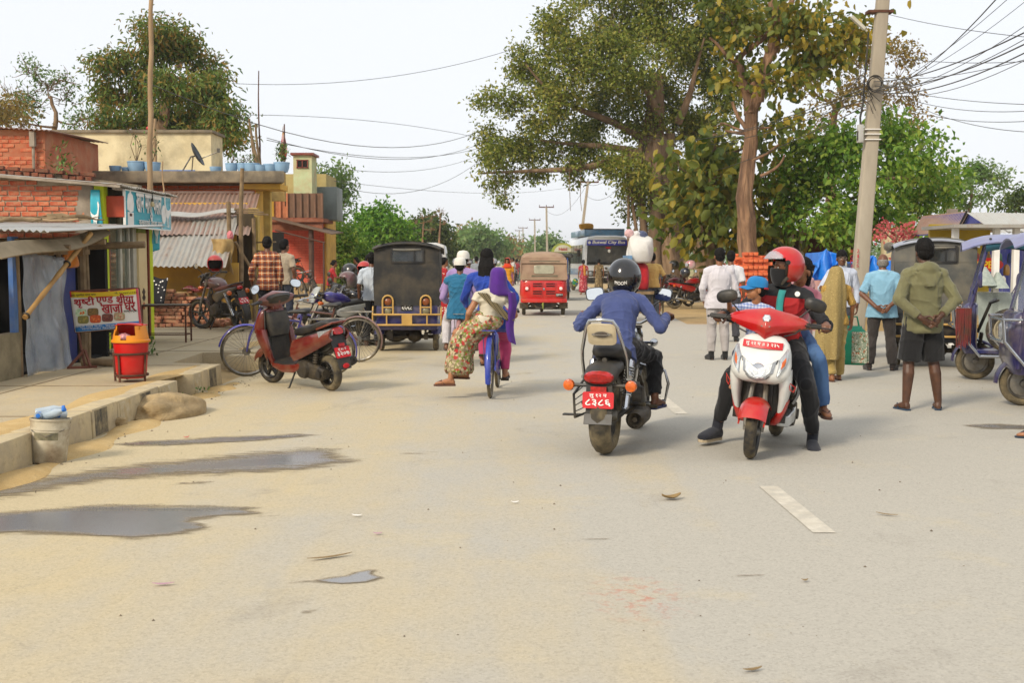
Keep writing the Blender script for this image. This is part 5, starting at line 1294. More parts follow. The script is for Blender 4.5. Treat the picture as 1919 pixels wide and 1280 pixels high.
 f=MB();f.box((0,L/2-.96,H+.31),(1.95,.08,.05));obj('rack_rail',f,PM('rack_wood','#5b5146','#473e35',r=.8),t)
 return t
def van(label,loc,rz,c='#d3d3cf'):
 t=thing('van',label,'van',loc,rz);m=paint('van_white',c,da=.25)
 b=MB();b.loft([[V((x*k,y,z)) for x,z in ((-.85,.35),(-.88,1.0),(-.8,1.7),(-.72,zt-.1),(-.4,zt),(.4,zt),(.72,zt-.1),(.8,1.7),(.88,1.0),(.85,.35))] for y,zt,k in ((-2.3,2.2,.97),(-2.2,2.28,1),(1.2,2.28,1),(1.7,2.1,1),(2.2,1.5,.97),(2.4,1.2,.93))]);obj('body',b,m,t,bevel=.03)
 w=MB();w.hexa([(-.68,-2.34,1.25),(.68,-2.34,1.25),(.68,-2.3,1.25),(-.68,-2.3,1.25)],[(-.6,-2.32,1.95),(.6,-2.32,1.95),(.6,-2.28,1.95),(-.6,-2.28,1.95)]);obj('rear_window',w,M_glass,t)
 for sx in (-1,1):
  for k in range(2):w=MB();w.hexa([(sx*.84,-2.0+1.5*k,1.2),(sx*.875,-2.0+1.5*k,1.2),(sx*.875,-.7+1.5*k,1.2),(sx*.84,-.7+1.5*k,1.2)],[(sx*.74,-2.0+1.5*k,1.85),(sx*.79,-2.0+1.5*k,1.85),(sx*.79,-.7+1.5*k,1.85),(sx*.74,-.7+1.5*k,1.85)]);obj('side_window',w,M_glass,t)
  for y in (-1.5,1.5):wheel(t,(sx*.76,y,.3),.3,.17,'disc',M_rubd,M_steel,detail=0)
  l=MB();l.box((sx*.8,-2.33,.95),(.1,.04,.3));obj('tail_light',l,M_redl,t)
 b=MB();b.box((0,-2.36,.5),(1.7,.12,.2));obj('bumper',b,M_blk,t,bevel=.03)
 return t
def sack(label,loc,w,d,h,mat,seed=1,lump=.05,name='sack',group=None,top=None):
 rr=random.Random(seed);ph=[rr.uniform(0,6) for _ in range(6)]
 mb=MB();rg=[]
 for i in range(15):
  u=i/14;k=(.86+.16*math.sin(PI*min(1,u*1.1))**.7)*(1 if u<.9 else (1-u)*6+.35)
  rg.append([V((w/2*k*math.copysign(abs(math.cos(a))**.6,math.cos(a))*(1+lump*math.sin(3*a+ph[0]+u*3)+lump*.6*math.sin(7*a+ph[1]+u*9)),d/2*k*math.copysign(abs(math.sin(a))**.6,math.sin(a))*(1+lump*math.sin(2*a+ph[2]-u*4)),h*(u+lump*.5*math.sin(2*a+ph[3])*u))) for a in [2*PI*j/30 for j in range(30)]])
 mb.loft(rg);t=obj(name,mb,mat,smooth=180,sub=1,loc=loc);tag(t,label,'sack',group);return t
# the left side: shops, shack, houses
def corr(mb,e0,e1,t0,t1,pitch=.076,amp=.011,rows=5,sag=0.0,th=.004,seed=0):
 e0,e1,t0,t1=V(e0),V(e1),V(t0),V(t1);n=max(2,int((e1-e0).length/pitch))*6
 nn=(e1-e0).cross(t0-e0).normalized();nn=nn if nn.z>0 else -nn
 rr=random.Random(seed);k=rr.uniform(0,6)
 def fn(u,v):
  p=e0.lerp(e1,u).lerp(t0.lerp(t1,u),v)
  return p+nn*(amp*math.sin(u*n/6*2*PI)+sag*math.sin(v*PI)+.008*math.sin(u*3+k)*math.sin(v*4+k))
 mb.sheet(fn,n,rows,th)
def tin(name,a,b,rust,da=.8,ds=1.1,r=.45):
 m,nt,bs,co=newmat(name)
 rnd=nt.nodes.new('ShaderNodeObjectInfo').outputs['Random']
 off=nd(nt,'ShaderNodeVectorMath',dict(operation='ADD'),i0=co,i1=nd(nt,'ShaderNodeCombineXYZ',None,X=math_(nt,'MULTIPLY',rnd,9),Y=math_(nt,'MULTIPLY',rnd,5)).outputs[0]).outputs[0]
 c=mixc(nt,noise_(nt,off,2.5,5),lin(a),lin(b))
 f=ramp(nt,noise_(nt,stretch(nt,off,(2.6,.35,.5)),ds*1.6,9,.68),[(.47,0.0),(.62,1.0)])
 f2=ramp(nt,noise_(nt,off,7,8,.7),[(.5,.35),(.7,1.0)])
 fac=math_(nt,'MULTIPLY',math_(nt,'MULTIPLY',f,f2),da);c=mixc(nt,fac,c,lin(rust))
 c=mixc(nt,ramp(nt,noise_(nt,off,18,6,.7),[(.6,0.0),(.75,.5)]),c,lin('#6b5a48'))
 nt.links.new(c,bs.inputs['Base Color']);nt.links.new(math_(nt,'ADD',math_(nt,'MULTIPLY',fac,.45),r),bs.inputs['Roughness'])
 bs.inputs['Metallic'].default_value=.25
 nt.links.new(nd(nt,'ShaderNodeBump',None,Strength=.2,Distance=.004,Height=noise_(nt,co,60)).outputs[0],bs.inputs['Normal'])
 return m
M_tin=tin('grey_tin','#a9a69c','#8f8c84','#8a5a3a',.75)
M_tinr=tin('rusty_tin','#8d7468','#a0897a','#7c4632',.95,.7)
M_tinp=tin('pale_tin','#b9b9b4','#a6a59e','#9a7a58',.35)
M_brick=PM('red_brick','#a5452c','#c4623f',r=.9,src='object',vs=18,bump=.6,bs=70,bd=.006,dirt='#b79a78',da=.55,ds=12)
M_brickn=PM('new_brick','#c3512b','#d96b3c',r=.9,src='object',vs=18,bump=.4,bs=70,bd=.005,dirt='#c98f6a',da=.35,ds=9)
M_brickp=PM('pale_brick','#a5644a','#bd8566',r=.92,src='object',vs=15,bump=.6,bs=60,bd=.006,dirt='#b8a07c',da=.65,ds=9)
M_brickd=PM('old_brick','#6f3d2b','#8c4c34',r=.92,src='object',vs=15,bump=.7,bs=50,bd=.008,dirt='#6b5b47',da=.7,ds=8)
M_mort=PM('mortar','#a99a84','#8f8069',r=.95,vs=9,bump=.6,bs=50,bd=.01)
M_plas=PM('grey_plaster','#9c9080','#83776a',r=.92,vs=4,bump=.3,bs=30,dirt='#6f6350',da=.5,ds=2)
M_conc=PM('mossy_concrete','#7a705f','#5c5448',r=.95,vs=3,bump=.5,bs=30,dirt='#9c8d73',da=.6,ds=4)
M_wood=PM('grey_wood','#8b7555','#6d5a41',r=.85,vs=6,bump=.4,bs=40,st=(1,1,1),dirt='#5c4c38',da=.4,ds=5)
M_bamb=PM('bamboo','#b08a4e','#97723c',r=.6,vs=5,bump=.15,bs=30,dirt='#6e5533',da=.35,ds=6)
M_pole=PM('bare_pole','#a58a68','#8c7354',r=.8,vs=5,bump=.3,bs=30,st=(1,1,.3))
M_lime=paint('lime_paint','#c6d61c','#b3c414',r=.6,coat=0,da=.15,dirt='#a59a5a')
M_dred=paint('dark_red_paint','#7c2415','#6a1d11',r=.5,coat=0)
M_rust=PM('rusty_iron','#5f3a26','#482a1c',r=.8,m=.2,vs=14,bump=.4,bs=60)
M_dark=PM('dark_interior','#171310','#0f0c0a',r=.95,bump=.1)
M_mud=PM('mud_wall','#b39a6e','#9a8259',r=.95,vs=3,bump=.5,bs=20,dirt='#7b6848',da=.5,ds=2)
M_ylw=PM('yellow_wash','#cfa548','#c0953a',r=.92,vs=2.5,bump=.25,bs=25,dirt='#94764a',da=.6,ds=1.8)
M_cream=PM('cream_wash','#dccfa9','#cfbf96',r=.92,vs=1.5,bump=.25,bs=20,dirt='#857a62',da=.75,ds=1.1)
def brick_mesh(L=.215,W=.1,H=.06,seed=0):
 rr=random.Random(seed);mb=MB();mb.box((0,0,0),(L,W,H))
 mb.v=[p+V((rr.uniform(-.005,.005),rr.uniform(-.004,.004),rr.uniform(-.004,.004))) for p in mb.v]
 return mesh_of('brick',mb,None,.005,1)
BR={}
def bricks_of(mat):
 if mat.name not in BR:
  BR[mat.name]=[brick_mesh(seed=i) for i in range(4)]
  for m in BR[mat.name]:m.materials.append(mat)
 return BR[mat.name]
def put_brick(parent,mat,loc,rot,sc=1.0):
 o=link('brick',random.choice(bricks_of(mat)),None,parent,loc,rot)
 if sc !=1:o.scale=(sc,1,1) if not isinstance(sc,tuple) else sc
 return o
# the meat shop: brick side wall to the camera, glazed front to the road
sh=thing('shop_building','small brick shop with lime green corner and glass door under a tin roof','shop')
mb=MB();mb.hexa([(-9.2,16.492,.2),(-6.24,16.492,.2),(-6.24,18.9,.2),(-9.2,18.9,.2)],[(-9.2,16.492,2.86),(-6.24,16.492,2.62),(-6.24,18.9,2.62),(-9.2,18.9,2.86)]);obj('wall',mb,M_mort,sh)
row=0;z=1.28
while z<2.83:
 x=-8.3+(.115 if row % 2 else 0)+random.uniform(-.02,.02)
 while x<-6.27:
  top=2.62+(-6.24-x)*.0811-.05
  L=random.choice([.215,.215,.215,.15,.19])
  if z<top and z>1.55:put_brick(sh,M_brick,(x+L/2,16.525+random.uniform(-.006,.008),z+random.uniform(-.004,.004)),(0,random.uniform(-.012,.012),random.uniform(-.01,.01)),(L/.215,1,random.uniform(.92,1.05)))
  x+=L+random.uniform(.012,.022)
 z+=.0745;row+=1
mb=MB();mb.box((-6.11,16.6,1.42),(.26,.24,2.4));obj('plaster_column',mb,M_plas,sh,bevel=.02)
for y,h in ((16.57,2.4),(18.6,2.25)):mb=MB();mb.box((-5.9,y,.22+h/2),(.135,.17,h));obj('lime_pilaster',mb,M_lime,sh)
mb=MB();mb.box((-5.86,16.68,1.3),(.06,.05,2.1));mb.box((-5.86,18.47,1.3),(.07,.06,2.15));obj('door_jamb',mb,M_dred,sh)
mb=MB();mb.box((-5.72,16.62,2.29),(.28,.06,.3));obj('fascia_return',mb,PM('orange_red_paint','#a83a15','#98330f',r=.6),sh)
mb=MB();mb.box((-6.05,17.6,2.45),(.3,2.2,.22));obj('lintel',mb,M_plas,sh)
mb=MB();mb.box((-7.1,17.65,1.2),(.05,1.9,2.0));mb.box((-6.4,17.6,.27),(1.2,1.9,.05));obj('shop_interior',mb,PM('shop_green','#4f6a22','#42591c',r=.8),sh)
M_alu=PM('white_aluminium','#c6c3b4','#b5b1a0',r=.4,m=.2,vs=5,bump=.05,dirt='#8d8060',da=.3)
mb=MB()
for y,w in ((16.74,.05),(17.29,.09),(17.66,.05),(17.92,.16)):mb.box((-5.9,y,1.28),(.06,w,2.08))
mb.box((-5.9,17.25,.98),(.055,1.1,.07));mb.box((-5.9,17.3,.29),(.06,1.2,.1));obj('door_frame',mb,M_alu,sh,bevel=.006)
M_sglass=PM('shop_glass','#5b6a58','#6d7a66',r=.05,vs=2,bump=0,alpha=.5,coat=1)
for y0,y1 in ((16.76,17.25),(17.33,17.64)):
 mb=MB();mb.box((-5.91,(y0+y1)/2,1.65),(.012,y1-y0,1.28));mb.box((-5.91,(y0+y1)/2,.64),(.012,y1-y0,.6));obj('door_pane',mb,M_sglass,sh)
mb=MB();mb.box((-5.9,18.2,1.1),(.12,.4,1.7));obj('cream_pilaster',mb,PM('cream_tile','#d8c291','#ccb483',r=.5,vs=3,bump=.08),sh)
mb=MB();mb.box((-5.9,18.2,2.1),(.1,.4,.3));obj('olive_panel',mb,PM('olive_paint','#7f8c1a','#6f7b14',r=.6),sh)
for k,(zz,c) in enumerate(((1.02,'#3a2a22'),(.93,'#3a2a22'),(.8,'#b3522c'))):
 mb=MB();mb.prism([(0,.06),(.075,0),(0,-.06),(-.075,0)],.008,(-5.836,18.2,zz),(0,1,0),(0,0,1));obj('tile_motif',mb,PM('tile'+c,c,r=.4),sh)
mb=MB();mb.lathe([(.14,0),(.16,.02),(.15,.05),(.02,.06)],(-6.05,16.98,1.62),(1,-.2,0),24);cl=obj('weighing_dial',mb,PM('dial_white','#d6dad6',r=.3),sh)
mb=MB();mb.ring((-6.0,16.97,1.62),(1,-.2,0),.155,.018,24,8);mb.bar((-5.985,16.97,1.62),(-5.985,17.0,1.72),.012);obj('dial_rim',mb,PM('dial_blue','#2a6a9a',r=.3),cl)
mb=MB();mb.ell((-6.15,17.05,1.12),(.1,.14,.05));mb.ell((-6.2,17.3,1.1),(.1,.12,.04));mb.box((-6.3,17.2,.85),(.4,.8,.4));obj('red_counter',mb,PM('meat_red','#9c2a20','#b8564a',r=.4,vs=12),sh)
for i in range(4):
 mb=MB();y0=16.28+.68*i;corr(mb,(-5.5,y0,2.575),(-5.5,y0+.7,2.575),(-9.2,y0,2.9),(-9.2,y0+.7,2.9),.076,.014,8,seed=i)
 obj('roof_sheet',mb,M_tin,sh,smooth=60)
mb=MB();mb.bar((-9.2,16.27,2.875),(-5.52,16.27,2.555),.03,.035);mb.bar((-5.62,16.3,2.54),(-5.62,18.95,2.54),.04,.05);obj('roof_edge_batten',mb,M_plas,sh)

sg=thing('shop_signboard','teal signboard with white Nepali lettering and hens under the tin roof edge','sign',(-5.58,17.71,2.27),PI/2)
M_teal=paint('teal_sign','#16a6b8','#1298ac',r=.4,da=.1)
def SG(y,z):return V((y,-.016,z))
mb=MB();mb.box((0,0,0),(2.2,.022,.53));obj('board',mb,M_teal,sg)
mb=MB()
for a,b_ in (((-1.1,.265),(1.1,.265)),((-1.1,-.265),(1.1,-.265)),((-1.1,-.265),(-1.1,.265)),((1.1,-.265),(1.1,.265))):mb.bar((a[0],0,a[1]),(b_[0],0,b_[1]),.02,.034,up=(0,1,0))
obj('frame',mb,M_white,sg)
obj('lettering',letter('खान मासु पसल',SG(-.02,.05),(1,0,0),(0,0,1),1.22,.38,.045),M_white,sg)
obj('lettering',letter('कुखुराको ताजा मासु',SG(.05,-.185),(1,0,0),(0,0,1),1.15,.13,.02),M_white,sg)
hen=[(-.16,.1),(-.10,.06),(-.02,.04),(.06,.06),(.1,.14),(.085,.22),(.11,.25),(.13,.22),(.15,.2),(.13,.1),(.1,0),(.05,-.06),(.04,-.16),(.07,-.18),(.03,-.18),(.015,-.06),(-.03,-.06),(-.02,-.17),(.0,-.185),(-.05,-.18),(-.05,-.05),(-.1,.0),(-.14,.06)]
mb=MB();mb.prism([(x*-1.2,z*1.2) for x,z in hen],.006,SG(.93,.0),(1,0,0),(0,0,1));obj('hen_picture',mb,M_white,sg)
mb=MB();mb.prism([(.11*math.cos(a),.15*math.sin(a)) for a in [2*PI*k/20 for k in range(20)]],.006,SG(.72,-.02),(1,0,0),(0,0,1));obj('egg_picture',mb,M_white,sg)
mb=MB();mb.prism([(-.14,-.12),(-.15,0),(-.1,.1),(-.02,.14),(0,.2),(.03,.13),(.1,.1),(.15,-.02),(.12,-.13),(0,-.15)],.006,SG(-.88,.1),(1,0,0),(0,0,1));mb.box(SG(-.88,-.15),(.26,.006,.2));obj('dressed_hen_picture',mb,M_white,sg)
mb=MB();mb.box(SG(-.88,-.09)+V((0,-.004,0)),(.1,.004,.04));obj('price_mark',mb,M_rust,sg)
bl=thing('bulb','small clear bulb hanging in front of the teal signboard','light bulb',(-5.53,17.75,2.47))
mb=MB();mb.tube([(0,0,.1),(0,0,0)],.006,6);mb.lathe([(.015,0),(.02,-.04),(.018,-.05)],n=10);obj('holder',mb,M_blk,bl)
mb=MB();mb.lathe([(.016,-.05),(.035,-.09),(.03,-.12),(.005,-.13)],n=14);obj('glass',mb,PM('bulb_glass','#c9b98f','#b5a478',r=.1,bump=0),bl)

hb_=thing('cloth_banner','narrow teal cloth banner with a white hen on the lime corner','banner',(-5.93,16.44,2.1))
mb=MB();mb.sheet(lambda u,v:((v-.5)*(.13+.05*u)+.02*u,-.02*math.sin(u*5)-.012*math.sin(v*7+u*3)*u-.01,.42-.72*u+.05*v*u),14,6,.004);obj('cloth',mb,M_teal,hb_,smooth=180)
mb=MB();mb.prism([(x*.42,z*.95+.02) for x,z in hen],.006,(0,-.038,0),(1,0,0),(0,0,1));obj('hen_picture',mb,M_white,hb_)
mb=MB();mb.box((0,-.012,.35),(.13,.006,.05));obj('gold_band',mb,PM('gold_print','#a58a3a',r=.6),hb_)
hb2=copytree(hb_);hb2.location=(-5.8,18.72,1.95);hb2.rotation_euler=(0,0,R(60));tag(hb2,'second teal cloth banner on the far door post of the shop','banner')
# parapet of old bricks on the roof behind
pw=thing('brick_parapet','crumbling parapet of dark old bricks on the flat roof behind the shop','wall',(0,0,0))
mb=MB();mb.hexa([(-10,18.98,2.6),(-7.2,18.98,2.6),(-7.2,19.2,2.6),(-10,19.2,2.6)],[(-10,18.98,3.13),(-7.2,18.98,2.93),(-7.2,19.2,2.93),(-10,19.2,3.13)]);mb.hexa([(-7.2,18.98,2.5),(-6.15,18.98,2.5),(-6.15,19.2,2.5),(-7.2,19.2,2.5)],[(-7.2,18.98,2.9),(-6.15,18.98,2.76),(-6.15,19.2,2.76),(-7.2,19.2,2.9)]);obj('core',mb,M_conc,pw)
for r_ in range(5):
 x=-9.4+.1*(r_ % 2)
 while x<-6.9:
  zt=3.15-(x+9.4)*.075;zz=zt-.04-r_*.082
  if random.random()<.93:put_brick(pw,M_brickd,(x,18.97+random.uniform(-.03,.02),zz),(random.uniform(-.05,.05),R(4.1)+random.uniform(-.05,.05),random.uniform(-.12,.12)+(PI/2 if r_ % 2==1 else 0)),random.uniform(.8,1.05))
  x+=.245 if r_ % 2==0 else .125
# the tea shack
sk_=thing('tea_shack','makeshift tea shack with plastic curtain, blue door and tin sheet roof','shack')
M_shp=PM('shack_plaster','#8d8265','#776d54',r=.92,vs=4,bump=.35,bs=25,dirt='#5f563f',da=.5,ds=2)
mb=MB();mb.box((-5.44,11.6,.48),(.12,1.98,.5));obj('low_wall',mb,M_shp,sk_,bevel=.02)
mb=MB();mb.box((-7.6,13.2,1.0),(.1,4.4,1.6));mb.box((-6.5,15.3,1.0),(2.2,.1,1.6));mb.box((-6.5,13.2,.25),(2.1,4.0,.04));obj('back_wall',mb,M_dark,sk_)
for y,r_,zt in ((12.55,.035,1.75),(13.72,.03,1.75),(14.4,.055,1.72),(14.56,.04,1.85)):mb=MB();mb.tube([(-5.4,y,.2),(-5.4+random.uniform(-.02,.02),y+.01,1.0),(-5.4,y+random.uniform(-.03,.03),zt)],r_,8);obj('post',mb,M_wood,sk_)
mb=MB();mb.box((-5.42,12.5,1.12),(.05,.16,1.3));obj('blue_board',mb,paint('faded_blue','#2f5d9a','#5d7fa8',r=.6,coat=0),sk_)
def pl(u,v):
 y=12.56+1.16*u;z=1.58-1.36*v
 return V((-5.35+.022*math.sin(u*9+v*2.5)*(.3+.7*v)+.01*math.sin(u*21-v*9)+.012*math.sin(u*6+v*14)+.09*v*v*u,y+.02*math.sin(v*9),z+.03*math.sin(u*5)))
mb=MB();mb.sheet(pl,40,24,.003)
m,nt,b,co=newmat('clear_plastic_sheet');c=mixc(nt,ramp(nt,noise_(nt,co,3,6,.6),[(.3,0.0),(.7,1.0)]),lin('#8b98a6'),lin('#c3c9cd'))
nt.links.new(c,b.inputs['Base Color']);b.inputs['Roughness'].default_value=.14;b.inputs['Alpha'].default_value=.6;b.inputs['Coat Weight'].default_value=.6
nt.links.new(nd(nt,'ShaderNodeBump',None,Strength=.8,Distance=.02,Height=noise_(nt,stretch(nt,co,(1,1.6,.9)),9,9,.7,1.5)).outputs[0],b.inputs['Normal'])
obj('plastic_curtain',mb,m,sk_,smooth=180)
mb=MB();mb.box((-5.46,14.03,.85),(.04,.58,1.2));do=obj('door',mb,paint('deep_blue_door','#0b2a72','#0a2361',r=.5,coat=.1,da=.12),sk_,bevel=.006)
mb=MB();mb.ell((-5.43,13.82,1.34),(.012,.04,.045));obj('door_sticker',mb,M_plate,do)
rr=random.Random(9);mb=MB()
mb.loft([[V((-5.38+.05*math.cos(a)+.02*math.sin(3*a),y0+w*math.cos(a)*0+w*math.sin(a)+.04*math.sin(5*a+k),z+.015*math.sin(4*a))) for a in [2*PI*j/22 for j in range(22)]] for k,(y0,z,w) in enumerate(((13.95,1.70,.06),(13.97,1.62,.13),(14.0,1.56,.2),(14.0,1.47,.24),(14.0,1.42,.2)))])
obj('orange_cloth',mb,cloth('orange_cloth','#c67410','#a95e0a'),sk_,smooth=180,sub=1)
mb=MB();mb.sheet(lambda u,v:(-5.56+.02*math.sin(u*14),11.9+.42*u,1.36-.62*v-.12*(1-u)),14,10,.005);obj('checked_cloth',mb,plaid('magenta_check','#b0104a','#d69ab0','#8a0838',16),sk_,smooth=180)
for i in range(4):
 mb=MB();x0=-7.5+.64*i;corr(mb,(x0,12.1+.1*(i % 2),1.80+.01*i),(x0+.68,12.1+.1*(i % 2),1.80+.01*i),(x0+.0,16.35,2.08-.02*i),(x0+.66,16.35,2.06-.02*i),.07,.013,8,seed=i);obj('roof_sheet',mb,M_tinp,sk_,smooth=60)
def board(u,v):
 y=11.3+3.1*u;x=-5.16+.14*v+.05*math.sin(u*3);z=1.62+.16*u+.11*u **4-.10*v*(1-.4*u)+.04*(1-v)
 return V((x,y,z+.015*math.sin(u*8)))
mb=MB();mb.sheet(board,20,4,.018);obj('eave_board',mb,PM('weathered_ply','#8f8066','#77694f',r=.85,vs=4,bump=.3),sk_)
mb=MB();mb.tube([(-5.3,11.4,1.64),(-5.3,14.6,1.74)],.035,8);mb.tube([(-7.4,12.9,1.72),(-4.95,12.9,1.66)],.03,8);mb.tube([(-7.4,14.1,1.76),(-4.98,14.1,1.74)],.035,8);mb.tube([(-5.9,14.75,1.68),(-4.75,14.9,1.72)],.045,8)
mb.bar((-5.33,12.95,1.58),(-5.28,12.85,1.76),.06,.03);mb.bar((-5.33,13.3,1.58),(-5.26,13.15,1.76),.06,.03);mb.bar((-5.33,14.2,1.58),(-5.22,13.95,1.78),.06,.03);mb.bar((-5.38,12.5,1.6),(-5.38,14.6,1.62),.05,.06);obj('roof_timber',mb,M_wood,sk_)
bp=thing('bamboo_pole','yellow bamboo pole leaning diagonally across the plastic curtain','bamboo pole');mb=MB()
a,b_=V((-5.22,12.28,.9)),V((-4.98,13.62,1.83));pts=[a.lerp(b_,k/12) for k in range(13)];mb.tube(pts,[.026 if k % 3 else .031 for k in range(13)],10);obj('pole',mb,M_bamb,bp)
mb=MB();mb.ring(a.lerp(b_,.62),b_-a,.035,.012,12,6);mb.ring(a.lerp(b_,.02),b_-a,.035,.012,12,6);obj('binding',mb,M_blk,bp)
rr=random.Random(4)
for i,(px,py,L,r_,ang,w) in enumerate(((20,425,.7,.03,10,'thick bare branch'),(60,432,1.1,.022,4,'pale split stick'),(110,425,.9,.012,-20,'thin crooked twig'),(35,437,1.3,.026,-3,'long grey stick'),(130,432,.5,.045,15,'short stub of log'),(150,427,.6,.016,30,'slim twig'),(85,419,.8,.014,12,'thin forked twig'))):
 p=at(px,py,13.4+.2*i);p.z=1.86+(p.y-12.1)*.062+r_+.014
 mb=MB();n=6;mb.tube([(L*(k/n-.5),.04*math.sin(k*1.7+i),.012*math.sin(k*2.2+i)) for k in range(n+1)],[r_*(1.1-.6*k/n) for k in range(n+1)],7)
 if i % 2:mb.tube([(.1,.03,0),(.3,.16,.05)],[r_*.6,r_*.2],6)
 o=obj('dry_branch',mb,M_wood if i !=1 else M_pole,loc=p,rot=(0,0,R(ang)));tag(o,w+' lying on the shack roof','branch','branches on the shack roof')
# standing banner of the snack house
bn=thing('standing_banner','snack house banner with red Nepali lettering on wooden legs','sign')
Yb=13.65;c4=[at(x,y,Yb) for x,y in ((131,546),(259,540),(266,612),(141,623))]
BC=sum(c4,V())/4
def BP(px,py,d=0.0):
 p=at(px,py,Yb);p.y=Yb-.012-d-.02*math.sin((px-130)/40);return p
def BS(u,v,d=0.0):
 p=c4[0].lerp(c4[1],u).lerp(c4[3].lerp(c4[2],u),v);p.z+=-.02*math.sin(u*PI)*(1-v);p.y=Yb-d-.02*math.sin(u*3.2);return p
def bsheet(nm,u0,u1,v0,v1,d,mat,par,n=12,m=6):
 q=MB();q.sheet(lambda a,b:BS(u0+(u1-u0)*b,v0+(v1-v0)*a,d),m,n,.003);return obj(nm,q,mat,par,smooth=180)
cl_=bsheet('banner_cloth',0,1,0,1,0,PM('banner_white','#d9d5cc','#cfcabf',r=.7,vs=3,bump=.15,bs=14),bn,20,12)
bsheet('yellow_band',0,1,0,.15,.004,PM('banner_yellow','#cdbb18','#c4a516',r=.7,vs=3,bump=.1),cl_);bsheet('blue_band',.01,.98,.85,.99,.004,PM('banner_bluep','#2d78b8','#2469a4',r=.7,vs=3,bump=.1),cl_)
bsheet('red_edge',0,1,0,.012,.005,M_plate,cl_);bsheet('red_edge',.965,1,0,1,.005,PM('pink_edge','#c4505a','#b84650',r=.7),cl_);bsheet('red_edge',0,.02,0,.14,.006,M_plate,cl_)
def btext(tok,u,v,w,h,mat,bold=.02):
 l=letter(tok,(0,0,0),(1,0,0),(0,0,1),w,h,bold,0);c=BS(u,v)
 ux=(c4[1]-c4[0]).normalized();uz=(c4[0]-c4[3]).normalized()
 l.v=[V((c.x+ux.x*q.x+uz.x*q.z,Yb-.008-.02*math.sin((u+q.x/.87)*3.2),c.z+ux.z*q.x+uz.z*q.z-.004)) for q in l.v]
 o=obj('lettering',l,mat,cl_);return o
btext([('शृ','ra'),('ष',.66),'टी'],.2,.255,.245,.135,M_redlet,.035);btext(['ए',('ण',.68),'ड'],.505,.235,.2,.1,M_redlet,.035);btext([('शी','ra'),'या'],.8,.215,.2,.115,M_redlet,.035)
btext('खाजा',.60,.455,.25,.1,M_redlet,.035);btext('घर',.86,.445,.125,.1,M_redlet,.035)
btext('प्रो. सुमित्रा थापा मगर',.2,.075,.3,.035,M_blacklet,.015);btext('मो. ९८०७४५०२१०',.82,.07,.26,.03,M_blacklet,.015)
btext('हाम्रो यहाँ म:म:, चाउमिन, चना, मासु',.5,.885,.8,.034,M_white,.015);btext('लगायतका खानेकुरा पाइन्छ',.5,.945,.62,.032,M_white,.015);btext('सम्पर्क',.86,.57,.16,.03,M_blacklet,.012)
for i,(u,v,c1,c2) in enumerate(((.13,.53,'#8fae84','#c9d6b4'),(.31,.52,'#7a6130','#5c4a22'),(.15,.70,'#6f6a2a','#857a3e'),(.335,.70,'#c2531c','#a84214'),(.515,.69,'#8a4a38','#46302a'),(.69,.68,'#b0573e','#96ab84'))):
 q=MB();c=BS(u,v,.006);q.prism([(.066*math.copysign(abs(math.cos(a))**.5,math.cos(a)),.048*math.copysign(abs(math.sin(a))**.5,math.sin(a))) for a in [2*PI*k/20 for k in range(20)]],.004,c,(1,0,.02),(0,0,1));pn=obj('food_picture',q,PM('food%d' % i,c1,c2,r=.6,vs=45,bump=0),cl_)
 q=MB();rr=random.Random(i);
 for k in range(6):q.ell(c+V((rr.uniform(-.04,.04),-.003,rr.uniform(-.025,.025))),(.012,.002,.009),None,8,5)
 obj('food_print',q,PM('foodp%d' % i,('#d26a1c','#8c6a30','#a09040','#e07a30','#6a2a22','#d8b090')[i],r=.6),pn)
mb=MB()
for a,b_ in ((0,1),(1,2),(2,3),(3,0)):mb.bar(c4[a]+V((0,.02,0)),c4[b_]+V((0,.02,0)),.02,.02)
g0=at(150,672,13.6)
mb.tube([c4[3]+V((.03,.02,0)),V((g0.x+.02,13.62,.42)),V((g0.x+.05,13.62,.25))],.014,8);g1=V((c4[2].x-.03,13.68,.24));mb.tube([c4[2]+V((-.03,.02,0)),g1],.014,8)
mb.bar(V((g0.x-.08,13.45,.255)),V((g0.x+.05,13.62,.45)),.025);mb.bar(V((g0.x+.14,13.55,.255)),V((g0.x+.05,13.62,.45)),.025);mb.bar((g0.x-.1,13.45,.25),(g0.x+.2,13.6,.25),.03)
obj('wooden_leg',mb,PM('red_brown_wood','#6f4030','#57301f',r=.8,vs=6,bump=.3),bn)
lg=MB();lg.tube([(-.2,0,0),(0,.01,.005),(.2,0,0)],[.05,.047,.045],12);o=obj('log',lg,M_wood,loc=(-4.98,13.75,.285),rot=(0,0,R(-8)));tag(o,'short brown log lying beside the banner leg','log')
# the litter bin on its iron stand
tb=thing('litter_bin','red plastic litter bin with yellow swing lid in rusty stand','litter bin',gr(247,714,.24),R(-6));tb.scale=(.98,.98,.98)
M_rp=PM('red_plastic','#c00c0a','#ad0a08',r=.35,vs=3,bump=.03,dirt='#8e5a3a',da=.15);M_yp=PM('yellow_plastic','#dd8a0e','#cf7d0a',r=.35,vs=3,bump=.03,dirt='#a0703a',da=.15)
mb=MB();mb.lathe([(.14,.035),(.15,.04),(.165,.2),(.182,.4),(.186,.44),(.18,.44),(.16,.1)],n=32);obj('bucket',mb,M_rp,tb)
mb=MB();mb.lathe([(.198,.42),(.204,.425),(.204,.445),(.188,.452),(.18,.5),(.165,.56),(.155,.6),(.15,.6),(.17,.46)],n=36,cap=False)
me=mesh_of('lid',mb,40);bm=bmesh.new();bm.from_mesh(me);dl=[f for f in bm.faces if f.calc_center_median().y<-.04 and f.calc_center_median().z>.47+.14*(abs(f.calc_center_median().x)/.16)**2.2];bmesh.ops.delete(bm,geom=dl,context='FACES');bm.to_mesh(me);bm.free();link('lid',me,M_yp,tb)
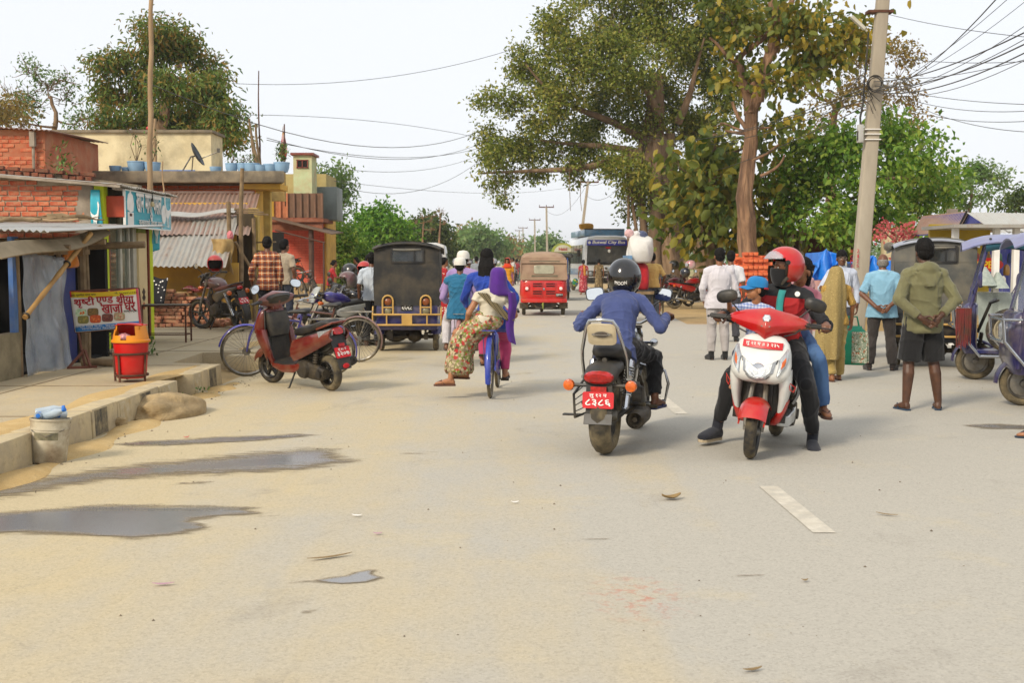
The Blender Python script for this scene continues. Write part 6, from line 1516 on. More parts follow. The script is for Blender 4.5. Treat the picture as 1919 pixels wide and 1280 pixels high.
mb=MB();mb.sheet(lambda u,v:((u-.5)*.3,-.12+.17*v+.05*(2*u-1)**2,.625-.13*(1-v)**.8*0-.02*(2*u-1)**2-.14*(v)**1.2*0),10,6,.008);mb.sheet(lambda u,v:((u-.5)*.29,.03+.05*v-.04*(2*u-1)**2,.62-.15*v),10,6,.006);obj('flap',mb,M_rp,tb,smooth=60)
mb=MB();mb.ell((-.05,-.06,.475),(.075,.06,.05));bb_=blend('bag',mb,.012,1,.012,60);link('rubbish_bag',bb_,PM('pink_film','#c98f92','#b98084',r=.25,vs=20,bump=.3),tb)
mb=MB()
for z_,r_ in ((.07,.168),(.3,.182)):mb.ring((0,0,z_),(0,0,1),r_+.004,.009,30,6,1.5)
for a in (250,345,130,190):mb.bar((.172*math.cos(R(a)),.172*math.sin(R(a)),0),(.186*math.cos(R(a)),.186*math.sin(R(a)),.31),.02,.012)
obj('iron_stand',mb,M_rust,tb);mb=MB();mb.tube([(-.18,-.08,.425),(-.14,-.13,.415),(-.11,-.14,.43)],.004,6);obj('wire_clip',mb,M_steel,tb)
# the shed with two rusty tin roofs
sd=thing('tin_roof_shed','yellow washed shed under two overlapping rusty tin roofs','shed')
for c_,d_ in (((-7.2,23.2,.85),(3.4,.2,1.25)),((-7.75,25.6,1.5),(3.8,.2,2.6))):mb=MB();mb.box(c_,d_);obj('wall',mb,M_ylw,sd)
for i in range(4):
 mb=MB();x0=-8.45+.74*i;corr(mb,(x0-.1,22.35,1.40),(x0+.66,22.35,1.40),(x0-.32,24.5,2.22+.06*i),(x0+.43,24.5,2.28+.06*i),.1,.016,8,seed=i+5);obj('roof_sheet',mb,M_tin,sd,smooth=60)
for i in range(4):
 mb=MB();x0=-8.8+.78*i;corr(mb,(x0+.25,23.7,2.05),(x0+1.05,23.7,2.05),(x0-.05,26.15,3.04),(x0+.75,26.15,3.04),.1,.016,8,seed=i+11);obj('roof_sheet',mb,M_tinr,sd,smooth=60)
mb=MB();mb.bar((-8.9,26.2,3.07),(-5.85,26.2,3.07),.12,.05);obj('ridge_cap',mb,M_tinr,sd)
mb=MB();mb.sheet(lambda u,v:(-7.6+1.75*u,24.3+.35*v,2.42+.1*u+.03*math.sin(u*9)+.1*v),16,3,.01);obj('flashing',mb,M_tinp,sd)
for k in range(3):mb=MB();mb.bar((-6.1+.1*k,24.5,2.52+.045*k),(-5.2-.1*k,24.6,2.5+.05*k),.14,.035);obj('plank',mb,M_wood,sd)
for p,d in (((-5.57,24.9,1.45),(.2,.2,2.4)),((-5.72,27.0,1.9),(.16,.2,3.2))):mb=MB();mb.box(p,d);obj('yellow_post',mb,PM('pale_yellow_wash','#c9ae62','#b99b50',r=.92,vs=3,bump=.2,dirt='#8f7848',da=.5),sd)
mb=MB();
for x,y,zt,r_ in ((-5.72,23.2,2.7,.045),(-5.95,23.0,1.5,.03),(-5.4,24.0,2.4,.04)):mb.tube([(x,y,.24),(x+.03,y,zt*.5),(x+.02,y,zt)],r_,8)
mb.tube([(-5.6,23.3,1.9),(-5.15,23.6,1.0)],.03,8);mb.bar((-5.8,24.6,1.75),(-5.0,24.4,1.7),.05,.03);mb.bar((-5.75,24.7,1.9),(-5.05,24.6,1.92),.06,.03);obj('timber_post',mb,M_wood,sd)
mb=MB();mb.box((-5.6,24.2,1.6),(.34,.08,1.8));obj('dark_plank_wall',mb,PM('dark_planks','#463a24','#33291a',r=.9,vs=5,bump=.4,st=(6,6,.5)),sd)
mb=MB();mb.box((-5.78,23.35,.75),(.5,.14,1.05));obj('mud_brick_pier',mb,M_mud,sd)
mb=MB();mb.sheet(lambda u,v:(-6.0+.42*u+.03*math.sin(v*8),22.95+.05*math.sin(u*7+v*4),1.95-.75*v-.1*math.sin(u*6)*v),12,12,.01);obj('sacking',mb,cloth('sacking','#a58a58','#8f7344'),sd,smooth=180)
mb=MB();mb.ell((-5.63,23.0,2.02),(.07,.06,.1));o=link('pink_rag',blend('pink_rag',mb,.015,1,.015,60),cloth('pink_rag','#c9757a','#b5646a'),sd)

bp_=thing('brick_pile','heap of pale salvaged bricks before the yellow shed wall','brick pile');rr=random.Random(21)
for lay in range(10):
 zz=.275+.072*lay;x0=-7.15+.02*lay;x1=-5.55-.075*lay+rr.uniform(-.05,.05)
 x=x0
 while x<x1:
  hd=rr.random()<.6;w=.105 if hd else .22
  if not (lay>7 and rr.random()<.3):put_brick(bp_,M_brickp,(x+w/2,22.15+.05*lay+rr.uniform(-.04,.04),zz+rr.uniform(-.006,.006)),(rr.uniform(-.05,.05),rr.uniform(-.06,.06),(PI/2 if hd else 0)+rr.uniform(-.14,.14)))
  x+=w+rr.uniform(.006,.03)
for k in range(18):put_brick(bp_,M_brickp,(-5.55+rr.uniform(-.25,.3),22.0+rr.uniform(-.2,.25),.275+rr.uniform(0,.12)),(rr.uniform(-.4,.4),rr.uniform(-.4,.4),rr.uniform(0,3)))
mb=MB();mb.hexa([(-7.2,22.3,.24),(-5.7,22.3,.24),(-5.8,22.9,.24),(-7.2,22.9,.24)],[(-7.1,22.6,.92),(-6.3,22.6,.9),(-6.3,22.9,.88),(-7.1,22.9,.92)]);obj('rubble_core',mb,M_mud,bp_)
mb=MB();mb.sheet(lambda u,v:(-7.3+.65*u,22.02+.3*v*(1-.4*u)-.25*(1-v)*.4 ,.68+.38*v+.09*math.sin(u*5)-.12*u*(1-v)+.22*u),12,8,.01)
m,nt,b,co=newmat('black_dotted_cloth');vo=nd(nt,'ShaderNodeTexVoronoi',None,Vector=co,Scale=13.0);nt.links.new(mixc(nt,ramp(nt,vo.outputs['Distance'],[(.2,1.0),(.24,0.0)]),lin('#0e0e12'),lin('#d8d4cc')),b.inputs['Base Color']);b.inputs['Roughness'].default_value=.9
o=obj('dotted_shawl',mb,m,smooth=180);tag(o,'black cloth with white dots drying on the brick pile','cloth')
mb=MB();mb.sheet(lambda u,v:(-6.45+.55*u,22.4+.25*v,1.0+.03*math.sin(u*9)-.04*(1-v)),10,4,.012);o=obj('folded_cloth',mb,plaid('maroon_check','#5a1420','#7a2a30','#a58a80',14),smooth=180);tag(o,'dark red checked cloth on top of the brick pile','cloth')

tf=thing('table_frame','empty rusty iron table frame standing on the footpath','table',(-5.42,18.0,.24),R(4));mb=MB()
for x in (-.33,.33):mb.bar((x,-.2,.57),(x,.2,.57),.024);mb.bar((x,-.2,.12),(x,.2,.12),.014)
for y in (-.2,.2):mb.bar((-.33,y,.57),(.33,y,.57),.024);mb.bar((-.33,y,.12),(.33,y,.12),.014)
obj('rail',mb,M_rust,tf);mb=MB();mb.box((0,0,.585),(.68,.42,.014));obj('table_top',mb,PM('worn_sheet','#6c6a62','#55524a',r=.6,m=.3,vs=6,bump=.2,dirt='#8a7550',da=.5),tf)
for x in (-.33,.33):
 for y in (-.2,.2):mb=MB();mb.bar((x,y,0),(x,y,.57),.024);obj('leg',mb,M_rust,tf)
# the flat roofed house behind
fh=thing('flat_roof_house','flat roofed brick house with stained concrete slab and cream upper room','house')
mb=MB();mb.hexa([(-9.6,25.9,3.27),(-5.1,25.9,3.27),(-5.9,28.6,3.27),(-9.6,28.6,3.27)],[(-9.6,25.9,3.53),(-5.1,25.9,3.53),(-5.9,28.6,3.53),(-9.6,28.6,3.53)]);obj('roof_slab',mb,M_conc,fh,bevel=.02)
mb=MB();mb.box((-7.9,27.3,1.75),(3.7,1.4,3.03));obj('wall',mb,M_mort,fh);mb=MB();mb.box((-6.1,27.4,1.7),(.12,1.5,3.1));obj('side_wall',mb,M_ylw,fh)
for r_ in range(5):
 x=-9.0+.11*(r_ % 2);zz=3.21-.082*r_
 while x<-5.95:put_brick(fh,M_brickn,(x,26.636+random.uniform(-.004,.004),zz),(0,0,random.uniform(-.01,.01)),(1.05,1,1.1));x+=.238
mb=MB();mb.box((-5.7,26.6,3.2),(.9,.9,.12));obj('yellow_ledge',mb,M_ylw,fh)
mb=MB();mb.box((-10.05,31.0,3.8),(4.3,1.2,2.16));up_=obj('upper_room',mb,M_cream,fh)
mb=MB();mb.box((-10.05,31.0,4.91),(4.42,1.35,.07));obj('parapet_cap',mb,M_conc,up_)
mb=MB();mb.box((-8.8,30.38,3.72),(.95,.03,.36));obj('blue_shutter',mb,paint('sky_blue_shutter','#1e6fc4','#1b64b2',da=.1),up_)
mb=MB();mb.box((-7.6,32.6,3.6),(2.4,.18,.8));obj('terrace_wall',mb,PM('ochre_wash','#a98f58','#96793f',r=.92,vs=2,bump=.3,dirt='#6f6046',da=.6),fh)
br_=thing('brick_room','small red brick roof room with tin cover at far left','building');mb=MB();mb.box((-11.5,24.8,3.3),(4.2,3.0,1.7));obj('wall',mb,PM('washed_brick_wall','#a2583c','#b5704e',r=.92,vs=2,bump=.4,dirt='#b39476',da=.5,ds=3),br_)
for r_ in range(18):
 x=-11.2+.12*(r_ % 2);zz=2.55+.085*r_
 while x<-9.45:
  if random.random()<.8:put_brick(br_,M_brick,(x,23.335+random.uniform(-.004,.006),zz),(0,0,0),(1.06,1,1.12))
  x+=.238
mb=MB();corr(mb,(-13.4,23.1,4.36),(-9.2,23.1,4.12),(-13.4,26.4,4.46),(-9.2,26.4,4.2),.1,.015,4);obj('roof_sheet',mb,M_tinr,br_,smooth=60)
mb=MB();mb.tube([(-9.6,23.22,3.0),(-9.6,23.22,4.1)],.03,8);mb.box((-9.6,23.2,3.95),(.1,.1,.3));obj('drain_pipe',mb,M_plas,br_)

sdsh=thing('satellite_dish','dark satellite dish on the stained roof edge beside the blue shutter','satellite dish',at(370,318,27.2),R(35));mb=MB()
mb.lathe([(.02,-.06),(.15,-.045),(.27,-.005),(.3,.02),(.295,.025),(.15,-.03),(.02,-.045)],(0,0,.36),(.75,-.45,.45),26);obj('reflector',mb,PM('dish_grey','#3f4448','#33373b',r=.5,m=.3),sdsh)
mb=MB();mb.tube([(-.35,0,-.03),(-.15,0,.3),(0,0,.33)],.018,8);mb.tube([(-.1,.1,-.03),(-.1,0,.3)],.014,8);mb.tube([(.05,0,.25),(.42,-.2,.42)],.012,8);mb.box((.44,-.21,.46),(.06,.06,.1));obj('mount',mb,M_steel,sdsh)

M_pot=PM('pale_blue_pot','#8fb3d1','#7fa5c6',r=.5,vs=5,bump=.05,dirt='#8d8870',da=.2);M_soil=PM('soil','#3c2c1e','#2c2016',r=.95,bump=.4)
M_leafp=PM('pot_leaf','#3f5c1e','#5d7a2a',r=.6,src='island',bump=0)
def leafquads(mb,c,r,n,s,rr,aspect=.45):
 for _ in range(n):
  d=V((rr.gauss(0,1),rr.gauss(0,1),rr.gauss(.2,1))).normalized();p=V(c)+V((d.x*r[0],d.y*r[1],d.z*r[2]))*rr.uniform(.3,1)
  t=(d+V((rr.gauss(0,.6),rr.gauss(0,.6),rr.gauss(-.2,.6)))).normalized();x,y,_d=basis(t);x=x*s*aspect*.5;L=s*rr.uniform(.7,1.3)
  mb.add([p,p+t*L*.5+x,p+t*L,p+t*L*.5-x],[(0,1,2,3)])
for i,(px,r_,hgt,w) in enumerate(((216,.13,.12,'shallow pot beside the bare rose stems'),(236,.1,.09,'small low pot left of the tall bamboo pole'),(256,.2,.22,'wide pot with bare rose stems left of the tall bamboo pole'),(286,.18,.2,'pot with a leafy red rose right of the tall bamboo pole'),(404,.13,.1,'low empty pot right of the satellite dish'),(434,.14,.18,'pot with a small green plant right of the dish'),(455,.13,.18,'pot half behind the thin post'),(472,.18,.18,'rounded pot left of the leaning sticks'),(489,.17,.14,'flat pot under the leaning sticks'),(507,.16,.16,'pot right of the leaning sticks'),(528,.18,.2,'pot with the tall bushy plant at the slab corner'))):
 p=at(px,319,26.3);p.z=3.53;t=thing('flower_pot','pale blue '+w,'flower pot',p,0,'pots along the roof edge')
 mb=MB();mb.lathe([(r_*.75,0),(r_*.95,hgt*.5),(r_,hgt),(r_*1.04,hgt),(r_*1.04,hgt+.02),(r_*.9,hgt+.02),(r_*.85,hgt-.03)],n=20,cap=False);obj('pot',mb,M_pot,t)
 mb=MB();mb.lathe([(r_*.9,hgt-.02),(.01,hgt-.01)],n=16);obj('soil',mb,M_soil,t)
 if i in (2,3,5,6,7,10):
  hh={2:.75,3:.75,5:.25,6:.2,7:.22,10:.42}[i];rr=random.Random(i);mb=MB()
  for k in range(5):mb.tube([(0,0,hgt),(rr.uniform(-.1,.1),rr.uniform(-.1,.1),hgt+hh*.5),(rr.uniform(-.25,.25)*hh,rr.uniform(-.2,.2),hgt+hh*rr.uniform(.8,1.1))],[.01,.008,.004],5)
  obj('stem',mb,M_wood,t);mb=MB();leafquads(mb,(0,0,hgt+hh*.55),(.22*hh+.08,.2*hh+.08,hh*.5),{10:170,2:25,3:70}.get(i,50),.1,rr,.4);obj('leaves',mb,M_leafp,t,smooth=None)
  if i==3:mb=MB();mb.ell((-.08,0,hgt+hh*1.05),.045);obj('rose',mb,M_plate,t)
# turret, red house, balcony, awning
tw=thing('stair_turret','small pale green stair turret with red cap and little window','building');a=at(549,352,40);b_=at(583,290,40);mb=MB();mb.box(((a.x+b_.x)/2,40.6,(3.3+b_.z)/2),(b_.x-a.x,1.0,b_.z-3.3));obj('wall',mb,PM('pale_green_wash','#b9c49a','#a8b286',r=.9,vs=3,bump=.2,dirt='#b7886a',da=.6,ds=2),tw)
mb=MB();mb.box(((a.x+b_.x)/2,40.6,b_.z+.04),(b_.x-a.x+.16,1.2,.08));obj('cap',mb,M_dred,tw)
mb=MB();mb.box(((a.x+b_.x)/2,40.09,b_.z-.3),(.36,.03,.26));w_=obj('window',mb,M_dark,tw);mb=MB()
for dx in (-.18,0,.18):mb.box(((a.x+b_.x)/2+dx,40.07,b_.z-.3),(.03,.03,.28))
mb.box(((a.x+b_.x)/2,40.07,b_.z-.17),(.42,.03,.03));mb.box(((a.x+b_.x)/2,40.07,b_.z-.43),(.42,.03,.03));obj('window_frame',mb,M_dred,w_)
rh=thing('red_house','red painted brick house with ribbed balcony and brown awning','house')
m,nt,b,co=newmat('red_painted_brick');bt=nd(nt,'ShaderNodeTexBrick',dict(offset=.5),Vector=nd(nt,'ShaderNodeMapping',None,Vector=co,Rotation=(PI/2,0,0)).outputs[0],Scale=1.0);bt.inputs['Brick Width'].default_value=.26;bt.inputs['Row Height'].default_value=.09;bt.inputs['Mortar Size'].default_value=.008;bt.inputs['Color1'].default_value=lin('#c04a35');bt.inputs['Color2'].default_value=lin('#cc5a42');bt.inputs['Mortar'].default_value=lin('#a53a28')
nt.links.new(mixc(nt,ramp(nt,noise_(nt,co,1.2,6),[(.45,0.0),(.7,.5)]),bt.outputs[0],lin('#d67a60')),b.inputs['Base Color']);b.inputs['Roughness'].default_value=.85;nt.links.new(nd(nt,'ShaderNodeBump',None,Strength=.4,Distance=.01,Height=bt.outputs['Fac']).outputs[0],b.inputs['Normal'])
mb=MB();mb.box((-8.6,43.2,1.75),(3.5,2.4,3.1));obj('wall',mb,m,rh);mb=MB();mb.box((-8.3,43.5,4.0),(3.0,2.4,1.4));obj('upper_wall',mb,PM('buff_wash','#b0a06a','#9c8c58',r=.9,vs=2,bump=.2),rh)
mb=MB();mb.box((-6.83,43.2,1.8),(.1,2.3,3.2));obj('corner_post',mb,M_ylw,rh)
a=at(486,362,40);b_=at(604,408,40)
cols=[('#b08a30','#a07a26')]*2+[('#b87450','#a86440')]*2+[('#7a5c48','#6a4e3c')]*5
for k,(c1,c2) in enumerate(cols):
 x0=a.x+(b_.x-a.x)*k/9;x1=a.x+(b_.x-a.x)*(k+1)/9;mb=MB();mb.box(((x0+x1)/2,40.0,(a.z+b_.z)/2),(x1-x0-.03,.1,a.z-b_.z));obj('balcony_panel',mb,PM('balc'+c1,c1,c2,r=.9,vs=3,bump=.25,dirt='#5f5244',da=.5),rh)
 mb=MB();mb.box((x1,39.96,(a.z+b_.z)/2),(.07,.16,a.z-b_.z));obj('balcony_rib',mb,PM('rib'+c1,c2,c1,r=.9,vs=3,bump=.25),rh)
mb=MB();mb.box(((a.x+b_.x)/2,41,b_.z-.08),(b_.x-a.x+.1,2.2,.14));mb.box(((a.x+b_.x)/2,40.1,b_.z-.3),(b_.x-a.x,.2,.26));obj('balcony_slab',mb,PM('brown_plaster','#8f5a42','#7c4a34',r=.9,bump=.2),rh)
e0,e1=at(497,406,38.6),at(622,438,38.6);mb=MB();mb.sheet(lambda u,v:e0.lerp(e1,u)+V((0,2.6*v,.12*v)),12,3,.03);obj('awning',mb,PM('brown_tin','#6d5644','#57442f',r=.7,vs=4,bump=.2),rh)
mb=MB();p=at(583,430,38.9);mb.tube([(p.x,38.9,.24),(p.x,38.9,p.z)],.09,12);mb.tube([(e0.x+.3,38.7,e0.z-.45),(e1.x-.25,38.7,e1.z-.3)],.03,6);mb.tube([(e1.x-.3,38.7,.24),(e1.x-.3,38.7,e1.z-.3)],.03,6);mb.tube([(p.x-.32,41.0,.24),(p.x-.32,41.0,p.z)],.03,6);obj('awning_post',mb,PM('brown_iron','#54382a','#432b20',r=.7),rh)
mb=MB();mb.box((-8.8,40.8,.48),(3.2,2.6,.5));mb.box((-6.95,39.4,.36),(.5,.6,.3));mb.box((-6.75,39.7,.48),(.4,.5,.5));obj('plinth',mb,M_mud,rh,bevel=.02)
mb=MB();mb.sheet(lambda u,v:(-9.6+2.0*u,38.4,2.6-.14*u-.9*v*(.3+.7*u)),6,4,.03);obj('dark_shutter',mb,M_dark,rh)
gt=thing('metal_tank','grey sheet metal tank on the roof of the red house','water tank');a=at(592,352,41);b_=at(631,420,41);mb=MB();mb.box(((a.x+b_.x)/2,41.8,(a.z+b_.z)/2+.1),(b_.x-a.x,1.4,a.z-b_.z-.1));obj('body',mb,PM('zinc','#6e7674','#5f6765',r=.5,m=.3,vs=3,bump=.1),gt,bevel=.02)

def pole_thing(name,label,cat,p0,p1,r0,r1,mat,nodes=0,group=None):
 mb=MB();p0,p1=V(p0),V(p1);n=max(4,nodes*2);mb.tube([p0.lerp(p1,k/n)+V((.012*math.sin(k*1.9),0,0)) for k in range(n+1)],[(r0+(r1-r0)*k/n)*(1.12 if nodes and k % 2 else 1) for k in range(n+1)],8)
 o=obj(name,mb,mat,smooth=60);return tag(o,label,cat,group)
a=gr(270,602,.24);a=V((-6.35,20,.24));b_=at(284,-60,20);pole_thing('bamboo_mast','very tall bare bamboo pole rising above the left roofs','pole',a,b_,.055,.035,M_pole,9)
pole_thing('thin_post','short bare post on the roof edge right of the tall pole','post',at(290,318,28),at(290,222,28),.05,.035,M_pole)
pole_thing('thin_post','thin stick standing before the orange brick band','post',at(307,372,24),at(304,302,24),.018,.012,M_pole)
pole_thing('thin_post','grey post standing in front of the rusty roof and pots','post',at(451,560,23.2),at(453,315,23.2),.05,.04,M_wood)
pole_thing('iron_mast','thin rusty iron mast above the flat roof','mast',at(487,318,28),at(484,132,28),.025,.012,M_rust)
for i,(x0,x1,y1) in enumerate(((484,466,222),(480,470,248),(488,478,232))):pole_thing('leaning_stick',('longest of three dark sticks leaning by the iron mast','shortest of three dark sticks leaning by the iron mast','middle stick of three leaning by the iron mast')[i],'stick',at(x0,318,27.5+.2*i),at(x1,y1,27.5+.2*i),.04,.025,M_wood)
fg=thing('flag','limp red and yellow flag on a thin pole above the flat roof','flag',at(534,320,33));k=at(534,232,33).z-at(534,320,33).z
mb=MB();mb.tube([(0,0,-1.0),(0,0,k)],.018,6);obj('pole',mb,M_rust,fg);mb=MB();mb.sheet(lambda u,v:(-.04+.3*u*(v **.7)*(1-.55*max(0,v*2-1.1))-.12*v,.05*math.sin(u*9+v*4),k-.05-.85*v-.2*u),10,12,.006)
m,nt,b,co=newmat('flag_cloth');nt.links.new(ramp(nt,noise_(nt,co,3.2,2),[(.4,'#9c2a2a'),(.5,'#b89a9a'),(.58,'#b98a22'),(.66,'#5c4a7a')]),b.inputs['Base Color']);b.inputs['Roughness'].default_value=.9;obj('cloth',mb,m,fg,smooth=180)

hw=thing('bicycle','bicycle half hidden behind the snack banner with a violet mudguard','bicycle',(-5.3,15.3,.24),R(80));wheel(hw,(0,0,.33),.33,.035,'wire',M_rubd,M_steel);mb=MB();arcguard(mb,(0,0,.33),.36,5,175,.055,.018);obj('mudguard',mb,paint('violet_guard','#3a3f9a','#31368a'),hw);mb=MB();mb.tube([(0,0,.33),(0,.35,.62),(0,.8,.66)],.016,8);mb.tube([(0,0,.33),(0,.55,.3),(0,.8,.66)],.016,8);mb.tube([(0,.8,.66),(0,.84,.9)],.014,8);obj('frame',mb,M_blk,hw)
for i,(x,y,z,n,s,l) in enumerate(((-5.0,15.4,.24,130,.09,'low green weed patch behind the litter bin'),(-3.46,12.0,.0,50,.05,'small weed tuft at the kerb gap'),(-3.47,12.75,.0,45,.045,'second weed tuft beside the kerb'),(-7.3,18.9,2.95,60,.1,'green weeds growing by the old brick parapet'),(-9.0,23.0,3.3,120,.13,'leafy creeper on the red brick roof room'))):
 mb=MB();rr=random.Random(i+70);leafquads(mb,(x,y,z+s*.8),(s*2.6,s*2.2,s*1.2 if i<4 else .5),n,s,rr,.35);o=obj('weed_patch',mb,M_leafp,smooth=None);tag(o,l,'weeds');o['kind']='stuff'

bk=thing('paint_bucket','dirty white paint bucket full of empty bottles against the kerb','bucket',gr(92,866),R(10));bk.scale=(.92,.92,.92);bk.rotation_euler=(R(-3),R(3),R(10))
M_bk=PM('dirty_white_plastic','#c2b9a2','#b0a58b',r=.6,vs=6,bump=.1,dirt='#6e553a',da=.8,ds=4.5)
mb=MB();mb.lathe([(.128,0),(.134,.008),(.145,.18),(.151,.27),(.156,.27),(.156,.285),(.152,.285),(.155,.34),(.162,.342),(.162,.358),(.15,.358),(.142,.2),(.12,.03)],n=36,cap=False);mb.lathe([(.12,.03),(.005,.03)],n=24);obj('pail',mb,M_bk,bk)
mb=MB();mb.lathe([(.1475,.19),(.15,.25)],n=14,arc=(-2.3,-.95),cap=False);obj('printed_label',mb,PM('worn_label','#5d5a44','#8f866a',r=.7,vs=14),bk)
mb=MB();mb.tube([(-.155,0,.33),(-.12,-.1,.26),(0,-.165,.22),(.12,-.1,.27),(.155,0,.33)],.004,6);obj('handle',mb,M_steel,bk)
M_bot=PM('clear_bottle','#b9c6cf','#a9b8c2',r=.12,bump=.1,alpha=.75);M_capb=PM('blue_cap','#1d6fc9','#1a63b5',r=.4,bump=0)
for i,(x,y,rx,ry) in enumerate(((-.06,-.02,80,20),(.03,.04,85,-50),(.06,-.05,70,70),(-.02,.07,80,100))):
 t=thing('plastic_bottle',('empty bottle pointing left out of the paint bucket','empty bottle lying across the paint bucket','bottle tipped to the right in the paint bucket','bottle at the back of the paint bucket')[i],'bottle',gr(92,866)+V((x,y,.345+.012*i)),0,'bottles in the bucket',rot=(R(rx),0,R(ry)))
 mb=MB();mb.lathe([(.03,-.09),(.032,-.08),(.03,0),(.032,.04),(.014,.085),(.013,.1)],n=16);obj('bottle_body',mb,M_bot,t);mb=MB();mb.lathe([(.016,.098),(.016,.118),(.005,.12)],n=14);obj('cap',mb,M_capb,t)
 if i<2:mb=MB();mb.lathe([(.0312,-.04),(.0315,.02)],n=16,cap=False);obj('label',mb,M_capb,t)
M_rub2=PM('cement_rubble','#b59d74','#9a845f',r=.95,vs=8,bump=1.0,bs=45,bd=.02,dirt='#7a6748',da=.5,ds=6)
def lump(name,c,r,seed,mat,amp=.22,fr=3.0,flat=0.0):
 mb=MB();mb.ell((0,0,0),r,None,26,16);bm=None;out=[]
 rr=random.Random(seed);ks=[(V((rr.gauss(0,1),rr.gauss(0,1),rr.gauss(0,1)))*fr,rr.uniform(0,6)) for _ in range(9)]
 for p in mb.v:
  q=V((p.x/r[0],p.y/r[1],p.z/r[2]));d=sum((math.sin(q.dot(k)*(1+i*.5)+f)/(1+i*.55)) for i,(k,f) in enumerate(ks))
  out.append(p*(1+amp*d*.5))
 mb.v=out;o=obj(name,mb,mat,smooth=50,sub=1,loc=c);return o
p=gr(293,784);mnd=lump('rubble_mound',(p.x,p.y+.25,.04),(.34,.55,.19),4,M_rub2,.26,4.5);tag(mnd,'hardened mound of cement rubble heaped against the kerb','rubble')
p=gr(222,803);o=lump('stone',(p.x,p.y,.045),(.085,.06,.055),9,M_rub2,.25);tag(o,'pale lump of stone by the kerb left of the mound','stone')
p=gr(8,899);o=lump('stone',(p.x,p.y,.015),(.025,.02,.018),12,M_rub2,.25);tag(o,'tiny pebble at the kerb foot in front of the bucket','stone')
p=gr(460,690);mb=MB();mb.box((0,0,.11),(.6,.3,.22));o=obj('concrete_block',mb,M_kerb,bevel=.02,loc=(-3.6,15.75,0));tag(o,'broken concrete block behind the violet bicycle front wheel','block')
pb=MB();pb.box((0,0,.02),(.22,.12,.035));o=obj('wood_offcut',pb,M_wood,loc=(-4.75,14.0,.238),rot=(0,0,.3));tag(o,'small wood offcut on the footpath behind the litter bin','wood')
# trees
def leafmat(name,c1,c2,c3=None):
 m,nt,b,co=newmat(name);g=nt.nodes.new('ShaderNodeNewGeometry').outputs['Random Per Island']
 st=[(0,c1),(.55,c2),(1,c3 or c2)]
 c=ramp(nt,math_(nt,'ADD',g,math_(nt,'MULTIPLY',math_(nt,'SUBTRACT',noise_(nt,co,.35,3),.5),1.1),True),st)
 nt.links.new(c,b.inputs['Base Color']);b.inputs['Roughness'].default_value=.55;b.inputs['Specular IOR Level'].default_value=.35
 tr=nt.nodes.new('ShaderNodeBsdfTranslucent');nt.links.new(c,tr.inputs[0]);mx=nt.nodes.new('ShaderNodeMixShader');mx.inputs[0].default_value=.4
 nt.links.new(b.outputs[0],mx.inputs[1]);nt.links.new(tr.outputs[0],mx.inputs[2]);nt.links.new(mx.outputs[0],nt.nodes['Material Output'].inputs[0])
 return m
M_bark=PM('bark','#8a7258','#64503c',r=.95,vs=5,bump=.9,bs=14,bd=.03,st=(1,1,.22),dirt='#4f3f2e',da=.5,ds=2)
M_barkl=PM('pale_bark','#9c7a5c','#6e5340',r=.95,vs=6,bump=1.0,bs=14,bd=.06,st=(1,1,.16),dirt='#4f3a2a',da=.75,ds=3)
def leaf_mesh(name,clumps,n,size,seed,asp=.5,droop=.25,flat=0.0,surf=.55):
 g=np.random.default_rng(seed);C=np.array([c for c,r in clumps]);Rr=np.array([r for c,r in clumps]);w=Rr **2;w/=w.sum()
 
 k=g.choice(len(C),n//14+1,p=w);d=g.normal(size=(len(k),3));d/=np.linalg.norm(d,axis=1)[:,None]
 lob=[(g.normal(size=(9,3))) for _ in C]
 L=np.array([lob[i][g.integers(9)] for i in k]);L/=np.linalg.norm(L,axis=1)[:,None]
 sp=C[k]+Rr[k][:,None]*(L*.62+d*(g.random(len(k))**surf)[:,None]*.5)*np.array([1,1,.85])
 sp=np.repeat(sp,14,0)[:n];dd=np.repeat(L*.7+d*.5,14,0)[:n]
 p=sp+g.normal(size=(n,3))*size*np.array([1.5,1.5,1.1])
 t=dd*.5+g.normal(size=(n,3))*.7;t[:,2]-=droop;t/=np.linalg.norm(t,axis=1)[:,None]
 nrm=g.normal(size=(n,3));nrm[:,2]+=.8;x=np.cross(t,nrm);x/=np.linalg.norm(x,axis=1)[:,None]+1e-9
 s=size*g.uniform(.6,1.35,n)[:,None];up=np.cross(x,t)*s*.12
 if size>.21:
  q=[p,p+t*s*.22+x*s*asp*.42+up,p+t*s*.6+x*s*asp*.46+up*.6,p+t*s*.98-up,p+t*s*.6-x*s*asp*.46+up*.6,p+t*s*.22-x*s*asp*.42+up];fx=[0,1,2,3,0,3,4,5]
 else:q=[p,p+t*s*.45+x*s*asp*.5+up,p+t*s-up,p+t*s*.45-x*s*asp*.5+up];fx=[0,1,2,3]
 nv=len(q);nf=len(fx)//4;vs=np.stack(q,1).reshape(-1,3).astype(np.float32);ix=(np.arange(n)[:,None]*nv+np.array(fx)[None,:]).ravel().astype(np.int32)
 me=bpy.data.meshes.new(name);me.vertices.add(n*nv);me.vertices.foreach_set('co',vs.ravel());me.loops.add(len(ix));me.loops.foreach_set('vertex_index',ix)
 me.polygons.add(n*nf);me.polygons.foreach_set('loop_start',np.arange(0,len(ix),4,dtype=np.int32));me.polygons.foreach_set('loop_total',np.full(n*nf,4,np.int32));me.update();me.validate();return me
